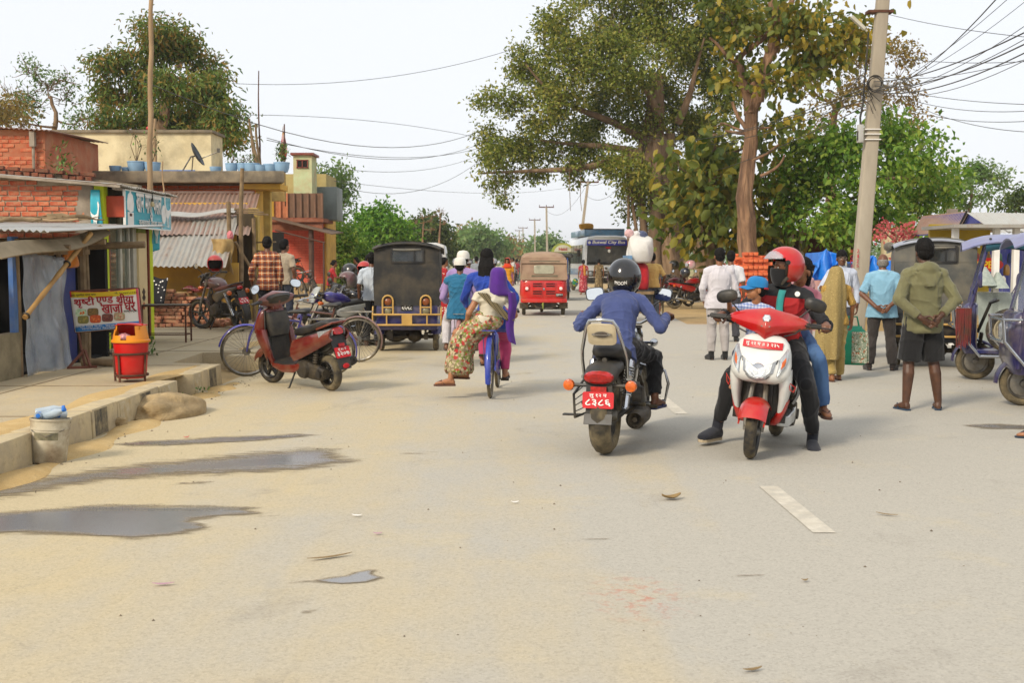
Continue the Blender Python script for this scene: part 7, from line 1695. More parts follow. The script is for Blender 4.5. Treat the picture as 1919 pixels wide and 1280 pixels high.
def limb(mb,a,b,r0,r1,rr,n=6,wob=.08,k=7):
 a,b=V(a),V(b);L=(b-a).length;pts=[]
 w1,w2=V((rr.gauss(0,1),rr.gauss(0,1),rr.gauss(0,.6))),V((rr.gauss(0,1),rr.gauss(0,1),rr.gauss(0,.6)))
 for i in range(n+1):
  t=i/n;pts.append(a.lerp(b,t)+(w1*math.sin(t*PI)+w2*math.sin(t*2*PI)*.6)*L*wob+V((0,0,-.06*L*math.sin(t*PI))))
 mb.tube(pts,[r0+(r1-r0)*i/n for i in range(n+1)],k);return pts
def tree(name,label,base,trunk,r0,clumps,mat,n,size,seed,bark=None,asp=.5,droop=.25,group=None,twigs=4,fork=.55,extra=None,bare=False,surf=.55):
 rr=random.Random(seed);base=V(base);t=thing(name,label,'tree',base,0,group);L=lambda p:V(p)-base
 mb=MB();tp=[L(p) for p in trunk];m=len(tp);fin=[]
 for i in range(m-1):
  for j in range(3):fin.append(tp[i].lerp(tp[i+1],j/3)+V((rr.gauss(0,r0*.22),rr.gauss(0,r0*.2),0)))
 fin.append(tp[-1]);q=len(fin);rad=[r0*(1.25 if i==0 else 1)*(1-.6*i/(q-1)) for i in range(q)]
 rg=[]
 for p,r_ in zip(fin,rad):rg.append([p+V((math.cos(a),math.sin(a),0))*r_*(1+.16*math.sin(3*a+seed+p.z*.6)+.1*math.sin(5*a+p.z*1.3)+.05*math.sin(9*a-p.z*2)) for a in [2*PI*j/14 for j in range(14)]])
 mb.loft(rg)
 nodes=[(fin[i],rad[i]) for i in range(int(q*fork*.6),q)]
 for c,R_ in sorted(clumps,key=lambda k:min((p-L(k[0])).length for p,_ in nodes)):
  c=L(c);p0,r_0=min(nodes,key=lambda k:(k[0]-c).length+max(0,k[0].z-c.z)*.6-1.2*k[1]);d0=(c-p0).length;r1_=max(.018,min(r_0*.72,.03*d0+.012))
  e=limb(mb,p0,c,r1_,max(.012,r1_*.3),rr);nodes+=[(e[k],r1_*(1-.7*k/6)) for k in range(2,7)]
  for _ in range(twigs):
   d=V((rr.gauss(0,1),rr.gauss(0,1),rr.gauss(.2,.8))).normalized();s0=e[rr.randint(3,6)]
   e2=limb(mb,s0,c+d*R_*rr.uniform(.6,1.0),max(.012,r1_*.3),.006,rr,4,.1,5)
   if bare:
    for _k in range(4):d2=V((rr.gauss(0,1),rr.gauss(0,1),rr.gauss(.4,.8))).normalized();limb(mb,e2[rr.randint(1,3)],e2[4]+d2*R_*.55,.014,.005,rr,3,.1,4)
 if extra:extra(mb,L,rr)
 obj('trunk',mb,bark or M_bark,t,smooth=60)
 if n:
  cl=[(tuple(L(c)),R_) for c,R_ in clumps];link('crown',leaf_mesh('crown',cl,n,size,seed,asp,droop,0,surf),mat,t)
 return t
def C_(lst,Y,dy=1.5,seed=1):
 rr=random.Random(seed);return [(at(x,y,Y+rr.uniform(-dy,dy)),r*Y/F) for x,y,r in lst]
LM_ban=leafmat('banyan_leaf','#4b5a1e','#7f8c36','#a8a04c');LM_bright=leafmat('bright_leaf','#3f6a14','#5f8f22','#86a83a');LM_mango=leafmat('mango_leaf','#4c6e2e','#76863a','#a07c3a')
LM_teak=leafmat('teak_leaf','#42561f','#737a30','#a8912f');LM_dk=leafmat('dark_leaf','#34491f','#4d6328','#6c7a3a');LM_lush=leafmat('lush_leaf','#4f7624','#769a34','#a6b44e');LM_tan=leafmat('tan_leaf','#6b6238','#8f7f46','#9a7a3a');LM_far=leafmat('far_leaf','#5b7a3e','#6f8d4c','#8a9a62');LM_pink=leafmat('pink_flower','#c25a5e','#d0736e','#b8484e')

Yb_=52
ban=[(1062,55,58),(1150,35,66),(1260,25,76),(1350,50,60),(985,118,50),(1080,135,62),(1190,125,70),(1300,130,62),(935,190,42),(1010,210,52),(1105,220,56),(1200,220,56),(1290,225,62),(918,285,34),(975,280,40),(1050,190,50),(948,330,24),(945,372,16),(1072,318,20),(1080,345,10),(1030,300,18),(905,320,16),(1100,-40,70),(1220,-60,80),(1340,-50,80),(1185,320,42),(1192,385,32),(1215,350,52),(1290,320,56),(1255,420,48),(1330,390,50),(1300,440,40),(1340,300,46),(1230,175,62),(1265,95,62),(1200,50,60),(1150,180,50),(1040,95,40),(1130,90,50),(940,285,36),(990,278,36),(1050,275,38),(1110,278,38),(930,345,26),(1000,325,22),(1080,315,24),(1140,300,34),(905,250,30),(1020,160,40),(1335,85,62),(1355,160,56),(1400,60,52),(1330,225,56),(1420,140,40),(1380,0,60)]
def roots(mb,L,rr):
 for i,(x0,y0,x1,y1,r_) in enumerate(((1203,250,1212,512,.12),(1230,260,1228,515,.2),(1255,250,1252,518,.24),(1280,300,1272,515,.16),(1217,300,1221,515,.1),(1182,280,1196,505,.06),(1176,290,1180,470,.05),(1290,330,1285,512,.08),(1240,350,1238,517,.14),(1263,330,1264,517,.12))):
  limb(mb,L(at(x0,y0,Yb_+rr.uniform(-.8,.8))),L(at(x1,y1+22,Yb_-.6+rr.uniform(-.4,.4))),r_,r_*1.6,rr,8,.015,8)
 for x0,y0,x1,y1 in ((1195,290,895,325),(1195,285,1010,262),(1210,260,985,120),(1240,240,1160,40),(1270,230,1320,70),(1195,300,1120,292)):limb(mb,L(at(x0,y0,Yb_)),L(at(x1,y1,Yb_-1)),.2,.035,rr,9,.05,8)
 for x in (1067,1088):limb(mb,L(at(x,300,Yb_-1)),L(at(x+2,395,Yb_-1)),.02,.012,rr,4,.01,5)
tree('banyan_tree','huge banyan with hanging roots and wide dark crown over the bus',at(1248,536,Yb_),[at(1248,538,Yb_),at(1245,430,Yb_),at(1235,330,Yb_),at(1225,240,Yb_),at(1230,140,Yb_)],.75,C_(ban,Yb_,2.2,3),LM_ban,84000,.175,5,None,.55,.35,twigs=5,extra=roots)

tree('gnarled_tree','dark gnarled trunk behind the white shirted man',at(1318,520,44),[at(1316,530,44),at(1312,470,44),at(1316,420,44),at(1300,350,44)],.4,C_([(1290,380,36),(1345,360,40),(1330,310,40)],44,1,8),LM_ban,3500,.2,9)
def stubs(mb,L,rr):
 for x0,y0,x1,y1,r_ in ((1405,215,1385,110,.17),(1385,120,1330,70,.07),(1385,110,1440,55,.1),(1400,260,1372,190,.08),(1422,190,1465,20,.16),(1408,300,1460,270,.05),(1398,250,1360,245,.06),(1465,30,1500,-40,.1),(1412,160,1452,70,.14),(1425,330,1470,290,.05)):limb(mb,L(at(x0,y0,33)),L(at(x1,y1,33)),r_,r_*.55,rr,6,.05,8)
tree('pale_trunk_tree','tall pale trunked tree with sparse yellowing leaves beside the banyan',at(1400,545,33),[at(1400,550,33),at(1402,450,33),at(1396,330,33),at(1402,240,33),at(1425,150,33),at(1450,60,33),at(1447,-60,33)],.27,
C_([(1385,60,26),(1500,40,40),(1540,100,40),(1520,160,26),(1460,150,24),(1370,150,24),(1560,40,40),(1440,30,24),(1350,230,22),(1470,230,20),(1600,70,40),(1360,20,30)],33.5,1.2,4),LM_teak,2600,.24,12,M_barkl,.6,.7,extra=stubs)
tree('teak_tree','low tree with very large drooping olive and yellow leaves',at(1335,530,36),[at(1335,535,36),at(1332,440,36),at(1335,330,36),at(1340,250,36)],.16,C_([(1300,420,34),(1310,340,34),(1320,280,30),(1350,400,34),(1360,330,30),(1270,300,20),(1380,430,26),(1440,420,30),(1450,350,26),(1330,460,24),(1440,260,24)],36,.8,6),LM_teak,1700,.38,14,None,.6,.95)
tree('thin_tree','thin crowned tan tree rising behind the concrete pole',at(1560,540,47),[at(1560,545,47),at(1558,400,47),at(1556,280,47),at(1566,200,47)],.28,C_([(1520,150,40),(1560,110,40),(1610,150,42),(1650,110,40),(1690,170,34),(1640,190,34),(1580,190,30),(1600,60,36),(1530,230,30),(1690,100,30),(1715,220,24),(1680,250,26),(1500,90,30)],47,2,7),LM_tan,5200,.17,16,M_barkl,.5,.3,twigs=8)
tree('lush_tree','dense bright green tree spreading behind the concrete pole',at(1620,520,35),[at(1620,545,35),at(1622,430,35),at(1625,360,35),at(1640,290,35)],.16,C_([(1500,300,40),(1540,270,36),(1600,270,42),(1680,260,44),(1720,290,36),(1750,330,30),(1690,330,50),(1610,340,50),(1530,350,46),(1480,380,32),(1560,410,46),(1650,400,50),(1720,380,40),(1500,420,30),(1760,360,26),(1690,430,34),(1600,440,36),(1740,260,22),(1660,225,22),(1785,330,16),(1470,330,22)],35,2,9),LM_lush,11500,.2,18,None,.55,.5)
tree('flowering_shrub','pink flowering bougainvillea under the lush green tree',at(1680,520,30),[at(1682,545,30),at(1684,490,30),at(1680,440,30)],.06,C_([(1665,432,20),(1690,430,24),(1690,455,20),(1648,428,14),(1712,440,14)],30,.5,2),LM_pink,380,.1,20,None,.8)
tree('small_tree','open crowned small tree above the blue tin house',at(1815,440,66),[at(1815,500,66),at(1815,400,66),at(1822,370,66),at(1818,345,66)],.14,C_([(1790,345,22),(1820,320,24),(1850,325,24),(1880,335,18),(1800,375,22),(1845,360,16),(1775,390,18)],66,2,3),LM_far,2600,.22,22,None,.5,.4)
tree('dark_tree','dark leafy tree edge at the far right skyline',at(1905,440,60),[at(1905,500,60),at(1905,420,60),at(1903,390,60)],.15,C_([(1885,385,14),(1905,375,18),(1930,372,20)],60,1,3),LM_dk,900,.25,23)

mango=[(320,70,40),(290,95,44),(350,100,40),(230,120,36),(190,125,22),(260,160,48),(330,160,50),(400,170,46),(210,175,36),(300,215,50),(370,220,52),(420,215,34),(230,240,40),(415,255,34),(360,260,40),(440,262,16),(430,235,24),(205,225,24),(280,50,24),(395,140,30)]
tree('mango_tree','large round mango tree with orange tinged leaves behind the cream room',at(310,400,46),[at(310,560,46),at(312,300,46),at(305,220,46),at(315,150,46)],.35,C_([(x,y,r*.88) for x,y,r in mango],46,2,5),LM_mango,21000,.22,26,None,.32,.7)
tree('sparse_tree','half bare twiggy tree at the left edge above the brick room',at(100,400,42),[at(98,560,42),at(100,260,42),at(104,225,42),at(95,180,42)],.12,C_([(60,130,30),(30,175,34),(90,160,30),(130,190,30),(60,200,34),(120,150,26),(20,215,34),(150,225,24)],42,1.5,5),leafmat('sparse_leaf','#4c6a34','#6a8a48','#8a9a66'),1300,.14,28,None,.5,.3,twigs=7,bare=True)
tree('edge_tree','olive green tree at the far left edge behind the brick room',at(20,400,38),[at(20,560,38),at(20,280,38),at(22,240,38)],.14,C_([(10,220,26),(45,225,20),(-20,200,40),(30,195,18)],38,1,2),LM_tan,1100,.15,29)
tree('drooping_tree','willowy tree behind the grey metal tank',at(625,540,56),[at(625,545,56),at(624,420,56),at(618,350,56)],.16,C_([(605,335,24),(640,325,14),(620,370,24),(645,380,12),(615,410,24),(640,345,14),(600,440,20)],56,1.5,4),LM_far,3400,.22,31,None,.4,.9)
for i,(nm,lb,Y,x,cl,mat,n,sz) in enumerate((
('green_tree','bright fresh green tree beyond the black rickshaw',74,715,[(712,405,18),(690,420,22),(735,425,24),(715,440,30),(670,445,24),(750,455,24),(695,465,28),(725,395,10),(660,470,20),(765,440,10)],LM_bright,7500,.26),
('roadside_bush','dense bush right of the red house',50,650,[(630,440,22),(650,460,26),(640,490,26),(670,490,22),(630,515,20),(690,480,22),(665,515,20)],LM_lush,6500,.18),
('dark_round_tree','dark round tree beyond the black rickshaw roof',98,800,[(785,425,20),(810,430,22),(825,450,20),(770,445,18),(800,455,24),(840,460,12),(845,475,14)],LM_dk,5000,.36),
('pale_tree','hazy green tree above the cyclists',150,905,[(905,445,16),(925,455,18),(890,460,16),(940,465,12),(910,470,18),(880,440,10)],LM_far,3000,.55),
('grey_tree','greyish tree between the dark and the hazy trees',165,868,[(870,445,12),(860,455,14),(880,465,14),(850,468,12)],LM_tan,1800,.55),
('far_tree','distant rounded tree behind the red auto rickshaw',190,1020,[(1015,462,14),(1035,460,14),(1000,470,10),(1048,470,8)],LM_far,2000,.6),
('far_brown_tree','distant brownish tree left of the far poles',210,955,[(955,462,12),(970,468,12),(940,470,10)],LM_tan,1500,.65))):
 tree(nm,lb,at(x,494,Y),[at(x,496,Y),at(x,480,Y),at(x,460,Y),at(x-2,440,Y)],.12*Y/60,C_(cl,Y,Y*.02,i+40),mat,n,sz,50+i,None,.55,.3)
for i,(x,y1,w,l) in enumerate(((792,405,24,'bare leafless tree left of the taller bare one'),(823,392,20,'taller bare leafless tree above the white van'))):
 tree('bare_tree',l,at(x,490,88),[at(x,495,88),at(x,450,88),at(x+2,y1+12,88)],.1,C_([(x-w*.6,y1+12,10),(x+w*.5,y1+8,10),(x,y1+3,10),(x+w*.7,y1+25,9)],88,.6,i),None,0,1,70+i,M_barkl,twigs=4,bare=True)

cl=[(V((x+random.uniform(-3,3),330+random.uniform(-20,60),2+random.uniform(0,3))),random.uniform(3,6)) for x in range(-170,230,5)];cl+=[(V((x,150+random.uniform(-8,8),1.4)),2.2) for x in range(24,80,4)]+[(V((x,120+random.uniform(-8,8),1.5)),2.4) for x in range(-60,-14,4)]
o=link('treeline',leaf_mesh('treeline',[(tuple(c),r) for c,r in cl],26000,.9,90,.6),LM_far);o['kind']='stuff';tag(o,'low distant line of hazy trees along the horizon','trees')
# poles, wires and the right side
M_cpole=PM('pole_concrete','#aba18f','#978d7b',r=.9,vs=2,bump=.3,bs=35,dirt='#7d7365',da=.5,ds=1.5,st=(1,1,.3))
def cpole(label,b,t,w0,w1,group=None):
 b,t=V(b),V(t);d=t-b;o=thing('utility_pole',label,'pole',b,0,group);mb=MB();s0=V((w0/2,0,0));s1=V((w1/2,0,0))
 mb.loft([se(V((0,0,0)),s0,V((0,w0*.42,0)),7,16,.5),se(d,s1,V((0,w1*.42,0)),7,16,.5)]);obj('pole',mb,M_cpole,o,smooth=30);return o
pb_,pt_=V((5.83,19.5,0)),V((6.33,19.5,8.2));cp=cpole('leaning square concrete pole with red painted marks and tangled cables',pb_,pt_,.27,.175)
def CP(px,py,d=.13):p=at(px,py,19.5-d);return p-pb_
for tok,x,y,w,h in (('W',1596,471,.05,.06),('C',1596,481,.05,.06),('P',1596,490,.045,.06),('D',1597,499,.04,.05),('2',1608,470,.04,.06),('1',1608,480,.02,.06),('2',1607,489,.04,.06),('5',1607,498,.04,.05),('लुम्बिनी',1596,545,.32,.05),('8',1605,532,.07,.1),('8',1606,545,.075,.1)):
 v=tok.startswith('ल');obj('painted_mark',letter(tok,CP(x,y),(0,0,-1) if v else (1,0,0),(1,0,0) if v else (0,0,1),w,h,.012),PM('red_paint_mark','#b8283a','#a82a38',r=.7,bump=0),cp)
mb=MB()
for y in (243,252,262):c=CP(1632,y,0);mb.box(c,(.27,.25,.015))
obj('steel_band',mb,M_white,cp);mb=MB();mb.box(CP(1612,250,.1),(.09,.1,.3));obj('junction_box',mb,M_tinp,cp,bevel=.01);mb=MB();mb.box(CP(1582,493,.1),(.07,.1,.24));obj('meter_box',mb,M_alu,cp,bevel=.01)
mb=MB();mb.tube([CP(1620,180),CP(1612,220),CP(1615,268),CP(1608,262),CP(1608,245)],.018,8);mb.tube([CP(1628,60),CP(1622,130),CP(1617,190)],.014,6);obj('down_cable',mb,M_blk,cp,smooth=60)
mb=MB();rr=random.Random(5)
for k in range(4):mb.ring(CP(1640,156+rr.uniform(-2,2),.18+.012*k),(rr.uniform(-.15,.15),1,rr.uniform(-.15,.15)),.1+.01*k,.008,26,5)
obj('coiled_cable',mb,M_blk,cp);mb=MB();mb.tube([CP(1600,32,0),CP(1625,58,0)],.018,8);mb.box(CP(1608,42,.0),(.3,.08,.05),(0,R(42),0));obj('lamp_arm',mb,M_alu,cp);mb=MB();mb.box(CP(1648,22,0),(.42,.2,.04));obj('cross_clamp',mb,M_rust,cp)
for _ in range(1):
 mb=MB()
 for k in range(14):a=CP(1622+rr.uniform(-12,12),150+rr.uniform(-25,40),.17);mb.tube([a,a+V((rr.uniform(-.2,.2),-.05,rr.uniform(-.15,.15))),a+V((rr.uniform(-.3,.3),0,rr.uniform(-.3,.1)))],.006,5)
 obj('loose_cables',mb,M_blk,cp)
up2=cpole('slim concrete pole with rusty crossarm in front of the banyan',(6.1,54,0),at(1207,258,54),.3,.24);mb=MB();c=at(1205,250,54)-V((6.1,54,0));mb.box(c,(1.5,.12,.1));mb.box(c+V((0,0,-.5)),(.12,.12,1.1));obj('crossarm',mb,M_rust,up2)
mb=MB();c=at(1200,325,53.8)-V((6.1,54,0));mb.tube([c+V((.15,0,-.1)),c+V((-.25,0,.25))],.03,6);mb.box(c+V((-.3,0,.3)),(.3,.12,.06),(0,R(40),0));obj('lamp_arm',mb,M_alu,up2)
for i,(xb,xt,yt,Y,l) in enumerate(((1079,1102,341,92,'leaning pole with crossarm left of the bus'),(1026,1024,388,132,'nearest upright pole behind the red auto rickshaw'),(1003,1002,412,172,'second upright pole in the far row'),(981,980,427,212,'third upright pole in the far row'),(973,973,432,238,'fourth upright pole in the far row'),(964,964,443,285,'farthest pole of the row above the crowd'))):
 b=gr(xb,494,0) if 0 else V(((xb-959.5)*Y/F,Y,0));t=at(xt,yt,Y);o=cpole(l,b,t,.26,.2,'poles along the far road');mb=MB();d=t-b;mb.box(d,(1.7,.1,.12))
 for k in (-.8,0,.8):mb.box(d+V((k,0,.16)),(.08,.08,.2))
 obj('crossarm',mb,M_rust,o)
def wire(a,b,sag,r,label,group):
 mb=MB();n=16;mb.tube([a.lerp(b,k/n)-V((0,0,sag*4*(k/n)*(1-k/n))) for k in range(n+1)],r,4);o=obj('cable',mb,M_blk);tag(o,label,'cable',group)
pp=at(1640,158,19.4)
for i,(x,y,Y) in enumerate(((1960,40,9),(1960,50,9.5),(1960,20,10),(1900,-40,9),(1930,-40,10),(1960,-30,12),(1960,78,10),(1960,92,11),(1960,100,12),(1960,62,9))):wire(pp+V((random.uniform(-.05,.05),0,random.uniform(-.25,.2))),at(x,y,Y),.12+.03*(i % 4),.0042 if i % 3 else .007,'black cable fanning from the coiled bundle on the concrete pole to upper right','cables fanning from the concrete pole')
for i,(x0,y0,x1,y1,s) in enumerate(((1690,170,1960,196,.1),(1700,185,1960,205,.2),(1700,205,1960,224,.2),(1700,190,1960,248,.25),(1660,25,1960,72,.1),(1700,110,1960,112,.1))):wire(at(x0,y0,40),at(x1,y1,30),s,.009,'thin cable crossing the right sky behind the concrete pole','cables crossing the right sky')
for i,(x0,y0,x1,y1) in enumerate(((1625,170,1205,252),(1620,165,1190,256),(1620,185,1215,262),(1618,200,1210,330))):wire(at(x0,y0,19.4),at(x1,y1,54),.5,.009,'cable running from the concrete pole back to the slim pole','cables between the two concrete poles')
for i,(x0,y0,Y0,x1,y1,Y1,s,l) in enumerate(((438,156,40,985,84,45,.5,'highest cable over the road into the banyan'),(270,152,20,915,238,40,.9,'heavier cable sagging from the tall bamboo pole to the banyan'),(430,215,40,915,262,52,-.3,'cable just above the flag'),(500,262,30,915,272,52,.5,'upper of two close cables right of the flag'),(500,258,30,915,262,52,.7,'lower of two close cables right of the flag'),(640,350,41,910,292,52,.8,'cable from the metal tank to the banyan'),(600,310,41,900,290,60,.5,'cable above the metal tank'),(560,330,41,1060,352,90,.5,'faint low cable right of the metal tank'),(1096,352,92,1024,394,132,1.2,'cable between the leaning pole and the next one'),(1100,345,92,1200,258,54,.8,'cable from the leaning pole to the slim pole'),(1098,365,92,1200,300,54,1.0,'lower cable from the leaning pole to the slim pole'))):wire(at(x0,y0,Y0),at(x1,y1,Y1),s,.0085 if Y0<60 else .014,l,None)

M_tarp=PM('blue_tarpaulin','#1463bd','#1a72cc',r=.4,vs=3,bump=.5,bs=7,bd=.03)
bh=thing('blue_tin_house','blue plank house with pale sagging tin roof behind the rickshaws','house');a=at(1805,445,28);mb=MB();mb.hexa([(a.x,28,0),(a.x+5,28,0),(a.x+5,31,0),(a.x,31,0)],[(a.x,28,2.1),(a.x+5,28,2.1),(a.x+5,31,2.1),(a.x,31,2.1)]);obj('wall',mb,PM('blue_planks','#2a3486','#36408c',r=.8,vs=4,bump=.3,st=(5,5,.5),dirt='#8a8898',da=.5),bh)
p0,p1,p2=at(1792,437,27.6),at(1812,398,27.6),at(1868,434,27.6);mb=MB();mb.hexa([p0,p2,p2+V((0,3,0)),p0+V((0,3,0))],[p1+V((-.02,0,0)),p1+V((.02,0,0)),p1+V((.02,3,0)),p1+V((-.02,3,0))]);obj('gable',mb,bpy.data.materials['blue_planks'],bh)
for i in range(4):mb=MB();q0=at(1812+27*i,398+.5*i,27.3);e0=at(1868+22*i,436-i,26.2);corr(mb,e0,e0+V((.62,0,0)),q0,q0+V((.62,0,0)),.1,.008,4);obj('roof_sheet',mb,M_tinp,bh,smooth=60)
mb=MB();a,b_=at(1783,441,26.5),at(1880,434,26.5);mb.hexa([a,b_,b_+V((0,1,.2)),a+V((0,1,.2))],[q+V((0,0,.04)) for q in (a,b_,b_+V((0,1,.2)),a+V((0,1,.2)))]);obj('lean_to_roof',mb,M_wood,bh);mb=MB();corr(mb,p0+V((0,-.1,.03)),p0+V((0,3,.03)),p1+V((0,-.1,.03)),p1+V((0,3,.03)),.1,.008,3);obj('roof_sheet',mb,M_tinr,bh,smooth=60);mb=MB();mb.tube([p0+V((0,-.05,0)),p1+V((0,-.05,.02))],.05,6);obj('verge_board',mb,M_dark,bh)
yw=thing('yellow_wall','buff wall with grey post left of the blue tin house','wall');a=at(1752,400,31);b_=at(1795,400,31);mb=MB();mb.box(((a.x+b_.x)/2,31.2,1.3),(b_.x-a.x,.2,2.6));obj('wall',mb,PM('buff_plaster','#bfa57c','#ac926a',r=.92,vs=3,bump=.2),yw);mb=MB();a=at(1784,420,30.8);mb.box((a.x,30.8,1.45),(.22,.22,2.9));obj('post',mb,M_plas,yw)
ss=thing('snack_shop','open snack counter with a red and yellow OPEN sign behind the blue rickshaw','shop');Y=20.5;a=at(1786,480,Y);b_=at(1905,480,Y);W=b_.x-a.x
mb=MB();mb.box(((a.x+b_.x)/2,Y+1.2,1.1),(W,.1,2.2));obj('back_wall',mb,PM('mustard_wall','#b59a2c','#a68a22',r=.8,vs=4),ss);mb=MB();mb.box(((a.x+b_.x)/2,Y+.3,.5),(W,.7,.9));obj('counter',mb,PM('glass_case','#9ba39b','#878f88',r=.25,vs=6),ss)
for k,x in enumerate((1789,1866,1903)):mb=MB();p=at(x,480,Y);mb.box((p.x,Y,1.05),(.1,.1,2.1));obj('post',mb,M_white,ss)
mb=MB();mb.box(((a.x+b_.x)/2,Y+.4,2.12),(W+.3,1.6,.06));obj('roof',mb,M_tin,ss);mb=MB();c=at(1850,496,Y+.2);mb.prism([(.29*math.cos(k*PI/12),.125*math.sin(k*PI/12)) for k in range(24)],.02,c,(1,0,0),(0,0,1));si=obj('open_sign',mb,PM('sign_red','#c2261a','#b32015',r=.4),ss);obj('open_lettering',letter('OPEN',c+V((0,-.012,0)),(1,0,0),(0,0,1),.42,.13,.03),PM('sign_yellow','#e0c022',r=.5),si)
rr=random.Random(8)
for k in range(16):mb=MB();p=at(1795+7*k,538-22*(k % 3),Y+.1+.25*(k % 3));mb.lathe([(.05,0),(.06,.05),(.05,.16),(.02,.2)],p,n=10);o=obj('snack_packet',mb,PM('packet%d' % (k % 5),('#a8402a','#3c6a4a','#b7b8b0','#8d6a30','#3a4a7a')[k % 5],r=.4),ss)
for i,pts in enumerate((((1822,535),(1845,500),(1868,535)),((1855,540),(1870,510),(1888,540)))):mb=MB();q=[at(x,y,Y-.2) for x,y in pts];mb.loft([se((q[0]+q[2])/2,V(((q[2]-q[0]).x/2,0,0)),V((0,.2,0)),3,12),se(q[1],(.03,0,0),(0,.03,0),2,12)]);obj('covered_tray',mb,PM('silver_heap','#8d9890','#a7b0a6',r=.4,vs=20,bump=.3),ss)
def tarp(label,pts,Y,dep=1.4):
 P=[at(x,y,Y) for x,y in pts];mb=MB()
 def fn(u,v):
  k=u*(len(P)-1);i=min(int(k),len(P)-2);p=P[i].lerp(P[i+1],k-i);zb=at(0,525,Y).z
  return V((p.x+.06*math.sin(v*6+u*9),Y-.1*math.sin(u*17+v*3)-.15*v,p.z+(zb-p.z)*v))
 mb.sheet(fn,34,12,.01);top=MB();mb.sheet(lambda u,v:fn(u,0)+V((0,dep*v,-.3*v*math.sin(u*9)**2)),34,6,.01)
 o=obj('tarpaulin',mb,M_tarp,smooth=180);tag(o,label,'tarpaulin')
tarp('crumpled blue tarpaulin behind the man with glasses',((1524,495),(1536,478),(1552,466),(1562,474),(1580,486)),24.5);tarp('blue tarpaulin stall cover right of the concrete pole',((1608,492),(1632,478),(1640,480),(1652,494),(1672,486),(1690,492)),23.5)
st_=thing('market_stall','low stall with pink cloth side under the blue tarpaulin','stall',at(1520,560,24.8)*1);st_.location.z=0;mb=MB();mb.box((.1,0,.55),(1.1,.06,1.1));obj('pink_side',mb,cloth('pink_sheet','#c79a94','#b58a84'),st_);mb=MB();mb.bar((-.55,0,0),(-.5,0,1.35),.05);mb.bar((.6,0,0),(.62,0,1.3),.05);mb.bar((-.6,0,1.2),(.7,0,1.35),.06,.04);mb.bar((1.6,0,0),(1.6,0,1.2),.05);obj('pole_frame',mb,M_wood,st_);mb=MB();mb.box((1.1,.3,.4),(1.6,.7,.8));obj('crate_stack',mb,M_mud,st_)
hut=thing('dim_hut','dim brown hut with white posts under the lush tree','hut');Y=37;a=at(1432,450,Y);b_=at(1640,450,Y);mb=MB();mb.box(((a.x+b_.x)/2,Y+1,1.2),(b_.x-a.x,.1,2.4));obj('wall',mb,PM('brown_wall','#4d3526','#3d2a1f',r=.9,vs=3,bump=.2,dirt='#6b3a30',da=.5),hut);mb=MB();mb.box(((a.x+b_.x)/2,Y+.4,2.45),(b_.x-a.x+.4,2,.08));obj('roof',mb,M_tinr,hut)
for x in (1432,1462,1482,1502):mb=MB();p=at(x,470,Y);mb.box((p.x,Y,1.2),(.14,.14,2.4));obj('post',mb,M_alu,hut)
for k in range(2):mb=MB();p=at(1665+20*k,470,33);mb.box((p.x,33,1.2),(.35,.35,2.4));o=obj('gate_pillar',mb,M_cream,bevel=.02);tag(o,('cream pillar under the pink flowers','second cream pillar partly behind the bald man')[k],'pillar')
bs=thing('brick_stack','tall stack of new orange bricks behind the red helmet','brick stack');rr=random.Random(2);Y=27
for lay in range(22):
 zz=.04+.078*lay;x0=at(1382,500,Y).x+(.0 if lay<18 else .12);x1=at(1432,500,Y).x-(.25 if lay==21 else 0)
 x=x0;hd=lay % 2
 while x<x1:w=.112 if hd else .23;put_brick(bs,M_brickn,(x+w/2,Y+rr.uniform(-.012,.012),zz),(0,0,(PI/2 if hd else 0)+rr.uniform(-.05,.05)),(1.03,1.06,1.27));x+=w+.006
for lay in range(14):put_brick(bs,M_brickn,(at(1378,500,Y).x+.05,Y+.12+.12*(lay % 3),.04+.078*lay+.6),(0,0,PI/2+rr.uniform(-.05,.05)))
mb=MB();mb.box((at(1407,500,Y).x,Y+.5,.8),(.55,.7,1.6));obj('stack_core',mb,M_brickn,bs)
ds=thing('domed_signboard','green and yellow arched signboard above the far traffic','sign',at(1055,466,60));mb=MB();mb.prism([(.62*math.cos(k*PI/16),.5*math.sin(k*PI/16)-.3) for k in range(17)],.06,(0,0,.1),(1,0,0),(0,0,1));obj('board',mb,paint('sign_green','#7d9a3c','#b8a83a',da=.2),ds);mb=MB();mb.prism([(.45*math.cos(k*PI/16),.36*math.sin(k*PI/16)-.26) for k in range(17)],.02,(0,-.05,.1),(1,0,0),(0,0,1));pn=obj('panel',mb,PM('sign_pale','#c9c4ae',r=.6),ds);obj('lettering',letter('Nabil',(0,-.065,-.02),(1,0,0),(0,0,1),.42,.14,.03),M_redlet,pn);mb=MB();mb.bar((-.5,0,-.3),(-.5,0,-1.05),.06);mb.bar((.5,0,-.3),(.5,0,-1.05),.06);obj('leg',mb,M_steel,ds)
